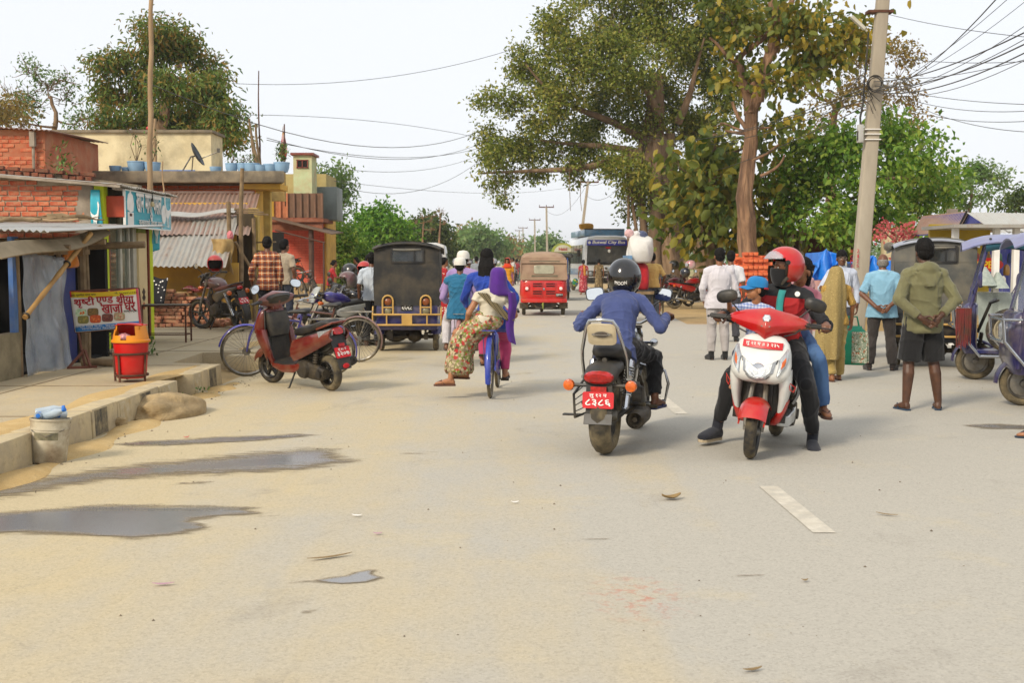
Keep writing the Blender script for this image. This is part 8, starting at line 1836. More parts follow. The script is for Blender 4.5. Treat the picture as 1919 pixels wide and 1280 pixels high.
# traffic
P_wht=paint('pearl_white','#d2d3d0','#c9cac6');P_red=paint('scooter_red','#b80f10','#a80c0d');P_mar=paint('maroon_red','#6a1a10','#5a140c');P_dk=paint('dark_blue_tank','#101a2c','#0c1420');P_pur=paint('violet_tank','#2c2682','#241f6c');P_blk=paint('black_tank','#101214')
bikeL=V((.93,9.58,0));bikeR=R(-16)
motorcycle('black cruiser motorcycle with tan backrest plate ridden away from the camera',bikeL,bikeR,0,P_blk,P_blk,'cruiser',['लु १२ प','८३८६'],steer=-3)
dioL=V((2.04,9.24,0));dioR=R(158);dl=R(-5.5)
scooter('white and red scooter facing the camera with a family on it',dioL,dioR,-5.5,P_wht,P_red,P_wht,P_red,steer=3,front_plate='लु २२ प ॥ ३ २३५',stand=False)
scooter('maroon red scooter parked at the kerb showing its rear plate',V((-2.52,13.72,0)),R(43),-6,P_mar,P_mar,P_mar,P_mar,rear_plate=['लु ४८ प','३२०७'],fronthi=False,tread=0,steer=12)
bicycle('violet bicycle parked across the kerb behind the maroon scooter',V((-2.93,15.0,0)),R(92),-5,paint('violet_frame','#35308c','#2a2670'),paint('violet_guard2','#3b379a','#322e84'),steer=14)
bicycle('brown bicycle parked beside the black rickshaw with its rear wheel to the road',V((-2.83,17.1,0)),R(90),-4,paint('brown_frame','#56211c','#451a16'),paint('pale_guard','#8d6c66','#7b5d58'),steer=-8)
e_rickshaw('blue electric rickshaw with black canvas cover seen from behind',V((-1.77,20.1,0)),R(2),'canvas',M_blue,M_canvas,plate=['लु १ ह','६५९८'])
auto_rickshaw('red auto rickshaw with dusty brown hood driving away',V((.88,32.9,0)),R(0),paint('auto_red','#c4140f','#b4110d',da=.15),PM('dusty_hood','#9a7f6a','#866c58',r=.85,vs=3,bump=.25,bs=14,dirt='#a8957a',da=.5))
bus('white and blue city bus with a roof rack facing the camera under the banyan',V((4.3,58.2,0)),R(184))
van('white van half hidden behind the black rickshaw',V((-3.6,50,0)),R(2))
q=at(1128,432,53);sack('folded yellow bundle lying on the bus roof rack',V((3.6,56,3.06)),.7,.5,.3,cloth('yellow_bundle','#c9973a','#b5842c'),3)

M_brs=PM('brown_seat','#6e3a28','#5c2f20',r=.6,vs=6,bump=.15)
zf=.24
motorcycle('black and red motorcycle with brown seat parked before the brick pile',V((-5.35,21.3,zf)),R(42),-7,paint('red_black_tank','#4a1416','#20141c'),P_blk,seatm=M_brs,plate=['ल ७','५२१'],steer=25)
motorcycle('violet and silver motorcycle parked with its front to the left',V((-3.1,20.3,0)),R(118),-6,P_pur,paint('silver_side','#8f9296','#a2a59f'),steer=10)
motorcycle('dark blue motorcycle parked nearest the black rickshaw',V((-2.75,21.1,0)),R(112),-6,P_dk,P_dk)
motorcycle('black motorcycle parked behind the violet one',V((-3.15,22.4,0)),R(125),-6,P_blk,P_blk,detail=0)
motorcycle('dark motorcycle parked on the plinth of the red house',V((-8.2,40.2,.73)),R(100),-5,P_blk,P_blk,detail=0)
bicycle('black bicycle leaning at the red house steps',gr(578,562,zf),R(170),5,M_blk,M_blk)
rb=paint('bike_red','#b01214','#9c1012')
for x,y,rz,tk,l in ((1298,578,-72,rb,'bright red motorcycle parked on the right with silver exhaust to the camera'),(1262,575,-60,paint('bike_maroon','#5c1420','#4a101a'),'maroon motorcycle parked second in the right row'),(1238,573,-58,P_blk,'black motorcycle at the left end of the right row'),(1330,560,-80,P_blk,'black motorcycle parked behind the bright red one'),(1372,600,15,P_blk,'dark motorcycle under the man in the cream cap')):motorcycle(l,gr(x,y),R(rz),-5 if rz<0 else 0,tk,tk,detail=0)
motorcycle('dark motorcycle standing in front of the bus',gr(1150,556),R(180),0,P_blk,P_blk,detail=0)
for x,y,Y,m,rz,l,vz in ((403,496,20.75,P_red,200,'red open helmet hung on the mirror of the brown seated motorcycle',False),(655,512,20.5,P_blk,40,'dark visored helmet resting on the parked motorcycles',True),(683,507,21.4,P_red,160,'red helmet on the parked dark blue motorcycle',False),(692,531,20.6,P_dk,200,'dark blue helmet resting on the motorcycle tank',True),(652,527,20.0,paint('grey_red_helmet','#5c2a2c','#6f7072'),100,'grey and red helmet on the violet motorcycle',False),(1263,498,36,P_blk,90,'black helmet on the right row of motorcycles',False),(1294,498,35.5,paint('pink_helmet','#b0606a','#c9c0bc'),70,'pale pink helmet on the right row of motorcycles',True),(1284,512,35.2,P_dk,30,'blue grey helmet on the bright red motorcycle',True)):helmet(l,at(x,y,Y),R(rz),m,visor=vz,openface=True)

e_rickshaw('covered rickshaw with grey sheeting and pale roof behind the hooded man',V((6.2,17.1,0)),R(-16),'canvas',paint('black_rickshaw','#12151c','#1a1d26'),M_canvasg,M_roofl)
e_rickshaw('blue open rickshaw with spare wheel and teal flaps at the right',V((6.85,14.2,0)),R(70),'open',M_blue,M_canvasg,M_roofb,spare=True,notice=True)
e_rickshaw('violet blue rickshaw cut off by the right picture edge',V((6.3,11.6,0)),R(74),'open',M_violet,M_canvasg,M_roofb,tassel=False)

ct=thing('pedal_cart','pedal cart carrying a red bundle and a huge white sack','cart',V((3.25,29,0)),R(8))
for sx in (-1,1):wheel(ct,(sx*.5,0,.33),.33,.04,'wire',M_rubd,M_steel)
wheel(ct,(0,1.3,.33),.33,.04,'wire',M_rubd,M_steel);mb=MB();mb.box((0,0,.72),(.95,1.3,.06));mb.box((0,0,.45),(.1,.3,.5));mb.tube([(0,.3,.5),(0,1.0,.6),(0,1.25,.9)],.02,8);mb.tube([(-.25,1.0,1.0),(.25,1.0,1.0)],.015,6);obj('cart_bed',mb,M_wood,ct);mb=MB();mb.box((-.42,-.3,1.2),(.12,.5,.9));obj('blue_board',mb,paint('cart_blue','#4f7ea8','#5f8cb2',r=.5),ct)
sack('red cloth bundle under the huge white sack',V((3.2,28.95,.78)),.5,.5,.72,cloth('red_bundle','#b01420','#8f101a'),5)
ws_=sack('huge white plastic sack stuffed full on the pedal cart',V((3.2,28.8,1.46)),.62,.56,.7,PM('woven_white','#cfcdc8','#c0bdb6',r=.6,vs=3,bump=.5,bs=14,bd=.02),2,.12)
for x,y,c,n in ((1180,438,'#c9a4a4','pink'),(1193,441,'#d0cdca','white'),(1204,441,'#4b5270','navy')):mb=MB();mb.ell((0,0,0),(.13,.12,.12),(0,.3,0));o=link('cloth_bundle',blend('cloth_bundle',mb,.02,1,.03,40,len(n)),cloth('bundle'+n,c),None,at(x,y,28.8));tag(o,n+' cloth stuffed in the mouth of the white sack','cloth')
# people
cw=lambda h,h2=None:cloth('cotton'+h,h,h2)
def Sc(p,H):s=1.75/H;return {k:tuple(x*s for x in v) for k,v in p.items()}
def sit(o,loc,rz,lean):o.rotation_euler=(0,lean,rz)
GR=lambda sg:dict(d=(sg*.15,1,-.1),n=(0,-.25,-1),t=(-sg,0,0),curl=.95,thumb=.9)
gh=dict(L=GR(-1),R=GR(1))
rd=dict(pelvis=(0,-.3,.82),chest=(0,-.16,1.08),neck=(0,-.03,1.235),head=(0,.05,1.345),shL=(-.17,-.07,1.165),shR=(.17,-.07,1.165),elL=(-.34,-.16,.96),elR=(.34,-.16,.96),wrL=(-.36,.07,1.06),wrR=(.36,.07,1.06),hipL=(-.09,-.28,.8),hipR=(.1,-.28,.8),knL=(-.22,.14,.7),knR=(.24,.14,.7),anL=(-.25,.0,.36),anR=(.27,.0,.36),toL=(-.28,.2,.29),toR=(.31,.2,.29))
M_sl=cloth('navy_slipper','#23295c','#1c2149')
person('rider in a blue long sleeved top and black helmet seen from behind',bikeL,bikeR,1.64,Sc(rd,1.64),1,cw('#3a4675','#323e69'),1.82,.05,cw('#0b0b0d','#101012'),'joggers',(M_sl,M_sl),'slipper','short',vox=.009,hands=gh,fold=.012,build=.93)
helmet('glossy black open helmet with MOON lettering worn by the motorcycle rider',bikeL+Euler((0,0,bikeR)).to_matrix() @ V((0,.035,1.352)),bikeR,M_blkg,1.0,visor=False,text='MOON',openface=True)
dd=dict(pelvis=(0,-.33,.83),chest=(0,-.22,1.12),neck=(0,-.17,1.31),head=(.01,-.13,1.445),shL=(-.18,-.19,1.235),shR=(.18,-.19,1.235),elL=(-.38,-.06,1.02),elR=(.36,-.02,1.02),wrL=(-.41,.26,1.06),wrR=(.4,.26,1.05),hipL=(-.1,-.3,.82),hipR=(.1,-.3,.82),knL=(-.3,.06,.55),knR=(.3,.08,.54),anL=(-.36,-.16,.12),anR=(.39,-.04,.12),toL=(-.42,.08,0.0),toR=(.47,.19,0.0))
M_snk=(cloth('navy_sneaker','#14161f','#1a1d28'),PM('sneaker_sole','#b9a98c','#a5957a',r=.8))
m,nt,b,co=newmat('black_red_jacket');sp=nd(nt,'ShaderNodeSeparateXYZ',None,Vector=co);fz=math_(nt,'LESS_THAN',sp.outputs[2],1.27);fx=math_(nt,'LESS_THAN',math_(nt,'ABSOLUTE',sp.outputs[0]),.185)
nt.links.new(mixc(nt,math_(nt,'MULTIPLY',fz,fx),lin('#121317'),lin('#9c1418')),b.inputs['Base Color']);b.inputs['Roughness'].default_value=.8
o=person('scooter rider in a black and red jacket with black face mask and red helmet',dioL,dioR,1.68,Sc(dd,1.68),1,m,1.9,.02,cw('#0d0d10','#121215'),'joggers',M_snk,'shoe','short',vox=.009,hands=gh,headrot=(0,0,-58),fold=.012);sit(o,0,dioR,dl)
RM=Euler((0,dl,dioR)).to_matrix();s_=1.68/1.75
mb=MB();mb.sheet(lambda u,v:V((-.03+.06*u+.01*math.sin(v*5),-.02-.06*(1-v)*1.0-.02*abs(2*u-1),1.33-.33*v)),6,8,.004);obj('shirt_front',mb,cw('#2f8f8c','#27807c'),o,smooth=180)
hdm=Euler((0,0,R(-58))).to_matrix();Hc=V(dd['head'])/s_
mb=MB();mb.loft([[Hc+hdm @ V((math.sin(a)*w,.02+math.cos(a)*dpt,z)) for a in [2*PI*k/20 for k in range(20)]] for z,w,dpt in ((-.15,.055,.05),(-.11,.072,.078),(-.05,.078,.098),(-.015,.077,.102),(.0,.076,.1))]);obj('face_mask',mb,cw('#0c0c0e'),o,smooth=180)
mb=MB();mb.lathe([(.022,0),(.022,.004),(.005,.006)],(-.13,-.06,1.31),(-.1,1,.1),16);obj('jacket_badge',mb,M_white,o)
helmet('red helmet with raised clear visor worn by the scooter rider',dioL+RM @ V((.01,-.135,1.455)),dioR-R(58),P_red,.97,visor='up',openface=True)
ch=dict(pelvis=(.06,.02,.76),chest=(.08,.04,.98),neck=(.09,.05,1.1),head=(.1,.07,1.215),shL=(-.03,.05,1.055),shR=(.2,.05,1.055),elL=(-.08,.2,.98),elR=(.27,.17,1.03),wrL=(-.05,.34,1.0),wrR=(.26,.33,1.13),hipL=(0,.03,.75),hipR=(.12,.03,.75),knL=(-.03,.2,.68),knR=(.16,.2,.68),anL=(-.03,.22,.46),anR=(.16,.22,.46),toL=(-.03,.32,.42),toR=(.16,.32,.42))
ch={k:(v[0]+.085,v[1],v[2]+.05) for k,v in ch.items()}
o=person('small child in a blue cap reaching for the scooter mirror',dioL,dioR,1.2,Sc(ch,1.2),2,plaid('child_shirt','#aab4d0','#5f74aa','#d8d8dc',26),.7,.0,cw('#39415c'),'shorts',None,'shoe','short',vox=.009,headrot=(0,0,-62),build=.72,child=True,legw=.7);sit(o,0,dioR,dl)
k_=1.2/1.75;cm=Euler((0,0,R(-62))).to_matrix();hc=V(ch['head'])/k_
mb=MB();mb.loft([[hc+cm @ V((.104*k*math.cos(a),-.01+.125*k*math.sin(a),z)) for a in [2*PI*j/24 for j in range(24)]] for z,k in ((.03,1.0),(.07,1.02),(.11,.93),(.14,.72),(.155,.4),(.16,.05))]);mb.sheet(lambda u,v:hc+cm @ V(((u-.5)*.17,.1+.11*v-.08*(2*u-1)**2,.045-.03*v-.02*(2*u-1)**2)),10,5,.008);obj('cap',mb,cw('#1478b4','#106aa2'),o,smooth=60)
mb=MB();mb.tube([hc+cm @ V((.1*math.sin(a),-.012-.124*math.cos(a),.03-.012*math.cos(a))) for a in [-1.1+.22*k for k in range(11)]],.012,6);obj('cap_band',mb,M_plate,o)
wp=dict(pelvis=(-.03,-.62,.88),chest=(-.05,-.55,1.14),neck=(-.06,-.5,1.31),head=(-.08,-.47,1.43),shL=(-.21,-.53,1.23),shR=(.1,-.53,1.23),elL=(-.27,-.38,1.0),elR=(.2,-.4,1.0),wrL=(-.17,-.2,.98),wrR=(.15,-.2,.95),hipL=(-.12,-.6,.87),hipR=(.07,-.6,.87),knL=(-.33,-.22,.74),knR=(.2,-.2,.74),anL=(-.4,-.3,.36),anR=(.28,-.3,.36),toL=(-.47,-.13,.29),toR=(.34,-.13,.29))
o=person('woman pillion in pink top and blue jeans behind the scooter rider',dioL,dioR,1.55,Sc(wp,1.55),0,cw('#c27a86','#b56c78'),.9,.06,PM('denim','#2f4f7c','#4a6a94',r=.9,vs=4,bump=.3,bs=250),'jeans',(cw('#4a2c20'),)*2,'slipper','tail',vox=.011,headrot=(0,0,-25),female=True,build=.9);sit(o,0,dioR,dl)

bk_=dict(elL=(-.30,-.1,1.14),elR=(.30,-.1,1.14),wrL=(-.1,-.21,.95),wrR=(.09,-.2,.97),knL=(-.13,.02,.5),knR=(.13,.02,.5),anL=(-.17,-.03,.09),anR=(.17,-.03,.09),toL=(-.2,.15,.012),toR=(.23,.14,.012))
bh_=dict(L=dict(n=(0,-1,0),t=(0,0,1),d=(.8,-.05,-.5),curl=.45),R=dict(n=(0,-1,0),t=(0,0,1),d=(-.6,-.15,-.7),curl=.6))
def st(l,x,y,rz,H,z=0,**k):
 d=dict(vox=.011);d.update(k);return person(l,gr(x,y,z),R(rz),H,**d)
st('man in an olive hooded top and black shorts with hands behind his back',1725,768,4,1.72,pose=bk_,sk=3,top=cw('#6f6d4c','#625f41'),sleeve=1.85,hem=.03,bottom=cw('#0c0c0e'),kind='shorts',shoes=(cw('#16324a'),)*2,shoe='slipper',hair='thick',vox=.009,hoodie=True,hands=bh_,build=1.08,topfit=.008,fold=.012)
st('balding man in a light blue shirt with hands clasped behind',1650,694,-12,1.62,pose=dict(bk_,head=(0,.02,1.6)),sk=1,top=cw('#7fa9bf','#719cb3'),sleeve=.9,hem=.06,bottom=cw('#2a2523','#322c29'),shoes=(cw('#2b2320'),)*2,hair='bald',hairm=M_hairg,hands=bh_,build=1.1,collar=cw('#a9c3cf'),belly=.02,topfit=.01)
st('man in a white long sleeved top and pale grey trousers with his back turned',1345,674,3,1.7,pose=dict(elL=(-.26,-.02,1.13),elR=(.26,-.02,1.13),wrL=(-.2,.14,.93),wrR=(.2,.14,.93),head=(.01,.01,1.62)),sk=0,top=cw('#c6c2c6','#bbb7bc'),sleeve=1.95,hem=.04,bottom=cw('#a59f9d','#98928f'),kind='joggers',shoes=(cw('#141414'),cw('#1b1b1b')),build=1.08,topfit=.008)
st('man in a white shirt half hidden behind the man in white',1368,640,-8,1.7,sk=1,top=cw('#c9c9cd'),sleeve=.9,bottom=cw('#39393f'),shoes=(cw('#222222'),)*2,vox=.016)
st('man with glasses in a pale shirt looking past the concrete pole',1574,676,158,1.67,sk=1,top=cw('#b5bccb','#a6aec0'),sleeve=1.9,bottom=cw('#3a3c44'),shoes=(cw('#222222'),)*2,hair='fringe',collar=cw('#c3c9d4'),headrot=(0,0,14),vox=.009,pose=dict(elR=(.3,.08,1.15),wrR=(.28,.32,1.16)))
g=bpy.data.objects['person.%03d' % max(int(o.name[7:]) for o in bpy.data.objects if o.name.startswith('person.'))];mb=MB();hq=Euler((0,0,R(14))).to_matrix();hc=V((0,.015,1.615))
for sx in (-1,1):mb.ring(hc+hq @ V((sx*.034,.098,.012)),hq @ V((sx*.15,1,0)),.024,.003,18,5);mb.tube([hc+hq @ V((sx*.058,.092,.014)),hc+hq @ V((sx*.08,-.01,.016))],.003,5)
mb.tube([hc+hq @ V((-.01,.1,.016)),hc+hq @ V((.01,.1,.016))],.003,5);obj('glasses',mb,M_steel,g)
sar=floral('beige_saree','#94804e',['#7c6a3c','#a8945e'],26,.35)
wk=dict(elR=(.27,-.02,1.14),wrR=(.3,.06,.9),elL=(-.22,.08,1.13),wrL=(-.12,.2,1.1),anL=(-.09,-.1,.1),toL=(-.12,.08,.012),anR=(.12,.08,.09),toR=(.15,.26,.012),head=(0,.03,1.6))
o=st('woman in a beige saree veil carrying a green shopping bag',1563,714,12,1.46,pose=wk,sk=0,top=floral('gold_blouse','#a8853e',['#c4a35c','#8a6a2c'],40,.4),sleeve=.95,bottom=cw('#a08a50','#8f7a44'),kind='trousers',shoes=(cw('#4a2a20'),)*2,shoe='slipper',hair='short',female=True,belly=.02)
mb=MB();n=36;mb.loft([[V((c+w*math.cos(a)*(1+(.09*math.sin(7*a+z*5)+.05*math.sin(12*a-z*9))*f),y+d*math.sin(a)*(1+(.12*math.sin(5*a+z*3)+.07*math.sin(11*a+z*7))*f),z)) for a in [2*PI*k/n for k in range(n)]] for z,c,y,w,d,f in ((1.735,0,0,.02,.03,0),(1.72,0,0,.07,.085,0),(1.67,0,0,.1,.12,.3),(1.58,-.005,-.01,.115,.135,.6),(1.45,-.03,-.02,.16,.15,1),(1.3,-.06,-.03,.2,.165,1),(1.05,-.09,-.04,.2,.17,1),(.75,-.13,-.05,.2,.17,1.3),(.5,-.15,-.06,.19,.16,1.6),(.34,-.16,-.06,.17,.15,2))],cap=False)
me=mesh_of('veil',mb,180,sub=1);bm=bmesh.new();bm.from_mesh(me);bmesh.ops.delete(bm,geom=[v for v in bm.verts if v.co.y>.05 and 1.45<v.co.z<1.66],context='VERTS');bm.to_mesh(me);bm.free();link('saree_veil',me,sar,o)
bg=thing('shopping_bag','green shopping bag with a flowered side carried by the saree woman','bag',gr(1592,706)+V((0,-.1,.17)),R(-20));mb=MB();mb.loft([se((0,0,z),(w,0,0),(0,d,0),4,24) for z,w,d in ((0,.15,.09),(.05,.19,.12),(.25,.19,.13),(.42,.17,.11),(.47,.12,.05),(.5,.11,.02))]);obj('bag_body',mb,PM('bag_green','#0f8f6c','#0c8060',r=.5,vs=4,bump=.3,bs=14),bg,smooth=60)
mb=MB();mb.sheet(lambda u,v:(.0+.19*u,-.142+.04*u **3,.03+.4*v),8,8,.006);mb.sheet(lambda u,v:(.205-.02*v **3,-.1+.2*u,.03+.4*v),8,8,.006);obj('flowered_side',mb,floral('bag_flowers','#8f9a86',['#9a5a34','#4f6a4a','#c9c9b4'],22,.45),bg);mb=MB();mb.tube([(-.08,0,.48),(-.05,0,.62),(.05,0,.62),(.08,0,.48)],.012,6);obj('bag_handle',mb,bpy.data.materials['bag_green'],bg)
mb=MB();foot(mb,(-.02,0,.09),(.1,.16,.015));mb.cap((-.02,0,.09),(-.02,.0,.5),.037,.055);o=person('person at the right picture edge in dark sandals and jeans',V((3.68,9.72,0)),R(60),1.7,dict(anL=(-.11,.02,.09),toL=(-.16,.2,.012)),2,cw('#3a3f55'),1.9,0,bpy.data.materials['denim'],'jeans',(cw('#1c2a3a'),)*2,'slipper','short');o.location=V((4.55,9.75,0))

sea=dict(pelvis=(0,-.1,.8),chest=(0,-.06,1.1),neck=(0,0,1.29),head=(0,.05,1.43),shL=(-.18,-.02,1.2),shR=(.18,-.02,1.2),elL=(-.26,.1,.98),elR=(.26,.1,.98),wrL=(-.25,.32,1.0),wrR=(.25,.32,1.0),hipL=(-.1,-.08,.78),hipR=(.1,-.08,.78),knL=(-.2,.3,.68),knR=(.2,.3,.68),anL=(-.22,.2,.3),anR=(.22,.2,.3),toL=(-.24,.4,.24),toR=(.24,.4,.24))
def seat(l,x,y,rz,H=1.68,**k):
 d=dict(vox=.015,sk=1,sleeve=.9,bottom=cw('#26262c'),shoes=(cw('#222222'),)*2);d.update(k);return person(l,gr(x,y),R(rz),H,Sc(sea,H),**d)
def capon(o,c,H=1.68,h=(0,.05,1.43),brim=True,nm='cap',flat=0):
 s=1.75/H;c0=V(h)*s;mb=MB();mb.loft([[c0+V((.098*k*math.cos(a),-.012+.118*k*math.sin(a),z)) for a in [2*PI*j/22 for j in range(22)]] for z,k in ((.02+flat,1.0),(.07+flat,1.01),(.115+flat*.7,.9+flat*2),(.142,.62),(.152,.05))])
 if brim:mb.sheet(lambda u,v:c0+V(((u-.5)*.15,.1+.09*v-.06*(2*u-1)**2,.03-.02*v)),8,4,.008)
 obj(nm,mb,c,o,smooth=60)
capon(seat('man in a cream cap and bright blue shirt sitting on a motorcycle',1372,602,12,top=cw('#1f6fa8','#1a639a')),cw('#c9bda0','#b8ab8c'))
o=st('man in a pale yellow shirt holding a thin stick',1222,600,-5,1.72,sk=1,top=cw('#cfae68','#c09d54'),sleeve=.9,bottom=cw('#6e7680'),shoes=(cw('#5a4a3a'),)*2,hair='short',vox=.014,pose=dict(elR=(.32,-.02,1.14),wrR=(.27,.1,.95),elL=(-.28,.12,1.25),wrL=(-.2,.3,1.38)),build=1.05)
mb=MB();mb.tube([(0,0,0),(.02,.02,1.1)],.011,6);s_=obj('stick',mb,PM('red_wood_stick','#7a3d28','#5f2e1e',r=.7),loc=gr(1236,604));tag(s_,'thin reddish walking stick held by the man in yellow','stick')
def sare(l,x,y,rz,H,top,sk_m,hair='bun',**k):
 return st(l,x,y,rz,H,top=top,sleeve=.6,bottom=None,female=True,hair=hair,vox=.02,sk=0,skirt=(sk_m,[(0,0,z) for z in (1.04,.9,.6,.3,.08)],[.14,.18,.2,.22,.24],[.11,.14,.16,.19,.21],'skirt'),**k)
redf=floral('red_print','#a52a34',['#c98a86','#7a1a26','#b9606a'],9,.5);brf=floral('brown_print','#7a6748',['#a08c66','#4d3d2a'],9,.5)
o=sare('woman in a red printed dress with an orange scarf walking to the bus',1093,552,4,1.58,redf,redf);mb=MB();mb.sheet(lambda u,v:(-.03+.1*u+.03*v,-.135-.02*math.sin(v*4),1.46-.5*v),4,8,.01);obj('scarf',mb,cw('#c98a3c','#b87a30'),o)
mb=MB();mb.ell((0,0,0),(.14,.1,.2));o=obj('handbag',mb,floral('gaudy_bag','#2f7a3a',['#c9a02c','#1e4f9a'],9,.5),loc=gr(1078,552)+V((0,0,.55)));tag(o,'green and yellow bag beside the woman in red','bag')
sare('woman in a brown printed dress walking to the bus',1122,550,-3,1.62,brf,brf)
sare('person in a red headscarf standing under the trees behind the motorcycles',1312,540,0,1.55,cw('#8c1c1c','#a02a20'),floral('olive_print','#6e5a2a',['#8c2a24'],12,.5))
sare('woman seated behind the scooter helmet with long dark hair',1500,660,170,1.5,cw('#b38a8e'),cw('#8a6a70'),'short')

cy=dict(pelvis=(0,-.2,.93),chest=(0,-.13,1.2),neck=(0,-.06,1.39),head=(0,-.01,1.52),shL=(-.17,-.08,1.31),shR=(.17,-.08,1.31),elL=(-.3,.0,1.08),elR=(.3,.0,1.08),wrL=(-.27,.1,.97),wrR=(.27,.1,.97),hipL=(-.09,-.18,.91),hipR=(.09,-.18,.91),knL=(-.12,.14,.7),knR=(.12,.16,.6),anL=(-.12,-.04,.36),anR=(.12,.05,.22),toL=(-.13,.14,.33),toR=(.13,.22,.17))
pi=dict(pelvis=(0,-.58,.86),chest=(0,-.56,1.12),neck=(0,-.53,1.3),head=(0,-.5,1.43),shL=(-.16,-.55,1.22),shR=(.16,-.55,1.22),elL=(-.25,-.52,.98),elR=(.25,-.5,.98),wrL=(-.2,-.3,.9),wrR=(.2,-.3,.9),hipL=(-.09,-.57,.84),hipR=(.09,-.57,.84),knL=(-.22,-.25,.66),knR=(.22,-.25,.66),anL=(-.22,-.32,.3),anR=(.22,-.32,.3),toL=(-.24,-.15,.22),toR=(.24,-.15,.22))
b1=V((-.72,17.0,0));r1=R(-3);b2=V((-.205,13.1,0));r2=R(-3.5)
bicycle('old bicycle carrying two people in white caps',b1,r1,0,paint('faded_red','#7a3a3a','#8f5a56'),paint('chipped_guard','#a58a8a','#8f3a3a'),stand=False)
bicycle('bright blue bicycle carrying a woman and a veiled pillion',b2,r2,0,paint('bright_blue','#1a3aa0','#16328c'),paint('bright_blue2','#1c3ea8','#1a3896'),step=True,stand=False,chaincase=True)
wcap=cw('#d4d1c8','#c7c3b8');lav=cw('#9a83b0','#8b74a2');teal=cw('#1c6487','#175877')
kp=lambda mat_,ps,w,d,nm:(mat_,ps,w,d,nm)
o=person('boy in a teal waistcoat and white cap on the bicycle carrier',b1,r1,1.55,Sc(pi,1.55),1,teal,.0,.12,cw('#c4c0c4'),'trousers',(cw('#4a3a30'),)*2,'slipper','short',vox=.012,build=.95,topfit=.02);capon(o,wcap,1.55,(0,-.5,1.43),False)
mb=MB();s=1.75/1.55
for q in ('L','R'):mb.cap(V(pi['sh'+q])*s,V(pi['el'+q])*s,.062,.056);mb.capf(V(pi['el'+q])*s,(V(pi['el'+q])*.35+V(pi['wr'+q])*.65)*s,.056,.055)
link('sleeves',blend('sleeves',mb,.012,2,.006),lav,o)
o=person('cyclist in a lavender tunic and white cap pedalling the old bicycle',b1,r1,1.68,Sc(cy,1.68),1,lav,1.8,.16,cw('#bdb2c4'),'trousers',(cw('#4a3028'),)*2,'shoe','short',vox=.013,topfit=.01);capon(o,wcap,1.68,(0,-.01,1.52),False)
person('young woman in bright blue with very long black hair riding the blue bicycle',b2,r2,1.62,Sc({k:(v[0]-(.05 if v[2]>.95 else 0)-(.03 if v[2]>1.3 else 0),v[1],v[2]) for k,v in cy.items()},1.62),2,cw('#1a3f9e','#15358a'),1.8,.14,cw('#b03a66','#a0305a'),'joggers',(cw('#3c2c24'),)*2,'slipper','long',vox=.011,female=True)
sw=dict(pelvis=(-.02,-.6,.86),chest=(.03,-.6,1.06),neck=(.07,-.57,1.2),head=(.09,-.56,1.305),shL=(-.12,-.67,1.12),shR=(.21,-.5,1.12),elL=(-.22,-.72,.94),elR=(.27,-.5,.91),wrL=(-.26,-.6,.8),wrR=(.2,-.32,.84),hipL=(-.06,-.66,.85),hipR=(.02,-.53,.85),knL=(-.36,-.62,.72),knR=(-.34,-.48,.72),anL=(-.42,-.66,.26),anR=(-.28,-.5,.3),toL=(-.6,-.68,.16),toR=(-.46,-.44,.22))
o=person('woman in a patterned saree and purple headscarf riding sideways on the blue bicycle',b2,r2,1.5,Sc(sw,1.5),2,cw('#c9c2b0','#b9b19c'),.3,-.16,None,'trousers',(cw('#5a3828'),)*2,'slipper','short',vox=.011,female=True,build=1.02,face=False)
sf=floral('saree_print','#8f8062',['#4a2c1e','#a82a28','#6a7a2c','#b8a888'],11,.5);s=1.75/1.5;mb=MB();rg=[];n=36
for p,w,d in (((0,-.6,.95),.15,.13),((-.02,-.6,.86),.185,.17),((-.14,-.59,.78),.17,.18),((-.27,-.57,.68),.15,.17),((-.33,-.57,.52),.14,.15),((-.34,-.58,.38),.155,.15),((-.34,-.58,.24),.18,.16)):rg.append([V((p[0]+w*math.cos(a)*(1+.04*math.sin(6*a)),p[1]+d*math.sin(a)*(1+.05*math.sin(8*a)),p[2]-.05*math.cos(a)*(p[2]>.6)))*s for a in [2*PI*k/n for k in range(n)]])
mb.loft(rg);obj('saree_skirt',mb,sf,o,smooth=180,sub=1)
m,nt,b,co=newmat('striped_border');w=nd(nt,'ShaderNodeTexWave',None,Vector=nd(nt,'ShaderNodeMapping',None,Vector=co,Rotation=(0,.6,0)).outputs[0],Scale=9.0,Distortion=.3);nt.links.new(ramp(nt,w.outputs['Fac'],[(.3,'#17120c'),(.45,'#a88d4c'),(.7,'#c4b48a'),(.85,'#2a1e12')]),b.inputs['Base Color']);b.inputs['Roughness'].default_value=.85
mb=MB();mb.sheet(lambda u,v:V((-.12+.30*v+.1*u,-.775-.02*math.sin(v*PI)+.1*v+.07*u,1.165-.3*v-.01*u))*s,5,12,.008);obj('saree_sash',mb,m,o,smooth=180)
Hc=V(sw['head'])*s;mb=MB();rg=[]
for z,y,w,d,x in ((.16,-.01,.03,.04,0),(.145,-.01,.08,.09,0),(.09,-.015,.105,.125,0),(0,-.02,.11,.13,0),(-.09,-.03,.115,.12,.0),(-.17,-.035,.16,.12,.01),(-.22,-.03,.2,.12,.02)):rg.append([Hc+V((x+w*math.cos(a)*(1+.04*math.sin(9*a+z*20)),y+d*math.sin(a)*(1+.04*math.sin(7*a)),z)) for a in [2*PI*k/n for k in range(n)]])
mb.loft(rg);mb.sheet(lambda u,v:Hc+V((.12+.1*u+.02*math.sin(v*7),-.1-.03*math.sin(u*5)+.02*v,-.16-.62*v-.06*u*v)),6,12,.008);obj('headscarf',mb,cw('#4a1a7c','#3f156c'),o,smooth=180,sub=1)

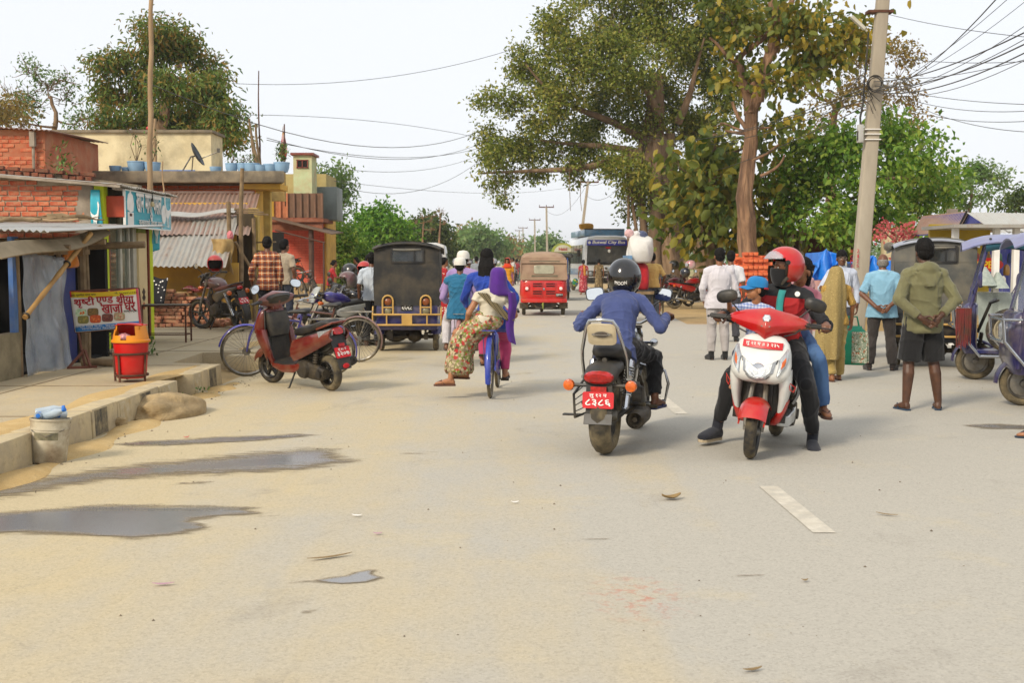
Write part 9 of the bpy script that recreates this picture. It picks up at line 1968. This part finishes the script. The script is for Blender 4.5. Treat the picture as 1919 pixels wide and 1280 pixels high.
zf=.24
st('man in an orange checked shirt walking away on the footpath',503,620,6,1.7,zf,sk=1,top=plaid('orange_check','#b5622a','#3a2430','#d8c8a8',9),sleeve=1.8,hem=.08,bottom=cw('#14161c'),kind='jeans',shoes=(cw('#222222'),)*2,hair='thick',topfit=.012,pose=dict(elL=(-.29,-.02,1.13),wrL=(-.3,.1,.9)))
st('man in a beige t-shirt beside the man in the checked shirt',535,612,-20,1.68,zf,sk=1,top=cw('#a89a84','#998b75'),sleeve=.75,bottom=cw('#2a3040'),shoes=(cw('#222222'),)*2,hair='thick',headrot=(0,0,-20))
st('man in a white shirt standing at the left side of the black rickshaw',698,648,-3,1.66,0,sk=1,top=cw('#b9c2cc','#aab4c0'),sleeve=.9,bottom=cw('#15171c'),shoes=(cw('#4a3426'),)*2)
st('young woman in black with her arm stretched out by the green bush',668,566,100,1.66,0,sk=2,top=cw('#0f0f11'),sleeve=.5,bottom=cw('#131316'),female=True,hair='tail',vox=.018,pose=dict(elL=(-.2,.3,1.2),wrL=(-.15,.52,1.08)))
seat('woman in red sitting sideways by the red house corner',625,578,-80,1.55,top=cw('#a5141c','#901018'),female=True,hair='bun',vox=.02)
st('person in a pale shirt behind the white shirted man',690,590,0,1.68,0,sk=1,top=cw('#b0a89a'),bottom=cw('#2a2a2e'),vox=.02)

for i,(x,y,rz,tk,cl_,hm,l) in enumerate(((856,572,178,P_blk,'#8a8f98',paint('grey_helmet','#7f858c','#6f757c'),'grey'),(880,560,184,P_red,'#a8481c',P_blk,'black'),(900,556,176,P_dk,'#4a4a52',P_dk,'blue'),(925,566,180,P_blk,'#7a6a5a',paint('silver_helmet','#9a9da0'),'silver'))):
 motorcycle('oncoming motorcycle ridden by the %s helmeted rider' % l,gr(x,y),R(rz),0,tk,tk,detail=0);seat('oncoming rider in a %s helmet beyond the cyclists' % l,x,y,rz,top=cw(cl_),vox=.02,hair=None);helmet('%s helmet of an oncoming rider' % l,gr(x,y)+V((0,-.05,1.45)),R(rz),hm,openface=l !='grey')
sare('woman in red patterned dress beside the black rickshaw',833,606,-70,1.6,floral('red_white_print','#a01a20',['#d0c0b0'],14,.4),floral('red_white_print2','#a01a20',['#d0c0b0'],14,.4))
o=sare('woman in a yellow shawl and orange headscarf walking toward the camera',951,570,165,1.62,cw('#c98a10','#b87a0a'),cw('#c07f14'));mb=MB();mb.loft([[V((w*math.cos(a),y+d*math.sin(a),z)) for a in [2*PI*k/24 for k in range(24)]] for z,y,w,d in ((1.765,0,.04,.05),(1.74,0,.09,.1),(1.65,-.01,.112,.13),(1.55,-.02,.115,.12),(1.45,-.02,.17,.13),(1.38,-.01,.21,.14))]);me=mesh_of('scarf',mb,180);bm=bmesh.new();bm.from_mesh(me);bmesh.ops.delete(bm,geom=[f for f in bm.faces if f.calc_center_median().y>.06 and 1.52<f.calc_center_median().z<1.7],context='FACES');bm.to_mesh(me);bm.free();link('headscarf',me,cw('#c9380c','#b82f0a'),o)
st('man in a grey shirt with his back turned among the oncoming riders',893,562,10,1.7,0,sk=1,top=cw('#8c929a'),bottom=cw('#2c2c34'),vox=.02)
rr=random.Random(4);cols=['#8c2a30','#b9b6b0','#2c4a86','#c08a2c','#4a4a50','#a8787c','#3c6a5a','#7a3a6a','#c9c6c0','#1f2a44']
for i in range(26):
 x=rr.uniform(958,1002) if i<18 else rr.choice([1150,1168,1215,1258,1275,1340,1352,1062])+rr.uniform(-4,4);Y=rr.uniform(70,150) if i<18 else rr.uniform(70,110)
 person('distant figure in the far crowd along the road',V(((x-960)*Y/F,Y,0)),R(rr.choice([0,180,170,10,90])),rr.uniform(1.55,1.75),None,1,cw(cols[i % 10]),.8,.05,cw(cols[(i*3+4) % 10]),'trousers',None,vox=.035,group='far crowd along the road',hair='short')
for i in range(5):x=966+7*i;Y=75+16*i;motorcycle('distant motorcycle in the far traffic',V(((x-960)*Y/F,Y,0)),R(180 if i % 2 else 0),0,P_red if i % 2 else P_blk,P_blk,detail=0,group='far motorcycles in the traffic')
e_rickshaw('rickshaw with a blue side half hidden behind the red auto rickshaw',V((1.75,45,0)),R(178),'canvas',M_blue,M_canvas)
# litter
M_lf=PM('dry_leaf','#8a7248','#6b5636',r=.8,bump=.2)
for i,(x,y,L,w,rz,c,l) in enumerate(((1258,936,.13,.07,20,M_lf,'curled dry leaf lying left of the centre line'),(1662,966,.13,.018,-35,M_lf,'thin dark twig right of the centre line'),(618,1046,.24,.025,30,M_lf,'long pale husk lying above the small puddle'),(306,1097,.1,.02,8,PM('pink_scrap','#b58a9a',r=.6),'pinkish paper strip low on the left road'),(708,1002,.05,.02,5,MATS['pink_scrap'],'tiny pink scrap right of the third puddle'),(669,968,.06,.02,-5,M_white,'tiny white scrap above the pink one'),(349,821,.05,.03,30,M_plate,'small red wrapper in the first puddle'),(1508,1090,.03,.02,0,M_lf,'tiny leaf crumb near the bottom right'),(1122,830,.05,.03,50,M_lf,'small leaf beside the motorcycle wheel'),(1410,1258,.08,.02,20,M_lf,'dark twig at the bottom road edge'),(965,943,.05,.02,10,M_white,'tiny pale scrap in the middle of the road'))):
 mb=MB();mb.sheet(lambda u,v:((u-.5)*L,(v-.5)*w*(1-abs(2*u-1)**2*.9),.008+.02*w/.07*(2*u-1)**2+.012*(2*v-1)**2*(w>.03)),10,4,.002);o=obj('litter_scrap' if 'scrap' in l or 'wrapper' in l or 'strip' in l else 'dry_leaf',mb,c,loc=gr(x,y,.004),rot=(0,0,R(rz)));tag(o,l,'litter')
mb=MB();rr=random.Random(6)
for k in range(420):
 if k<160:p=V((-3.42+abs(rr.gauss(0,.12)),rr.uniform(7,22),0))
 else:p=V((rr.uniform(-3.3,6),4.5+22*rr.random()**1.6,0))
 r_=rr.uniform(.003,.009)*(1.6 if k<160 else 1);mb.add([p+V((math.cos(a)*r_*rr.uniform(.7,1.3),math.sin(a)*r_*rr.uniform(.7,1.3),.001)) for a in (0,1.3,2.6,3.9,5.2)]+[p+V((0,0,r_*1.1))],[(i,(i+1) % 5,5) for i in range(5)])
o=obj('grit',mb,PM('grit_stone','#7a6d58','#5a5042',r=.9,src='island'),smooth=None);o['kind']='stuff';tag(o,'scattered grit and crumbs on the road','grit')
bpy.data.scenes.remove(TSC)
# air
hz=MB();hz.box((0,900,11.5),(1780,1940-100,25));hm_=bpy.data.materials.new('air');hm_.use_nodes=True;nt=hm_.node_tree;nt.nodes.remove(nt.nodes['Principled BSDF'])
pv=nt.nodes.new('ShaderNodeVolumePrincipled');pv.inputs['Color'].default_value=(.93,.94,.95,1);pv.inputs['Density'].default_value=.00045;pv.inputs['Anisotropy'].default_value=.2;nt.links.new(pv.outputs[0],nt.nodes['Material Output'].inputs['Volume'])
o=obj('haze',hz,hm_,smooth=None);o['kind']='stuff';tag(o,'thin pale dusty haze over the far road','haze')
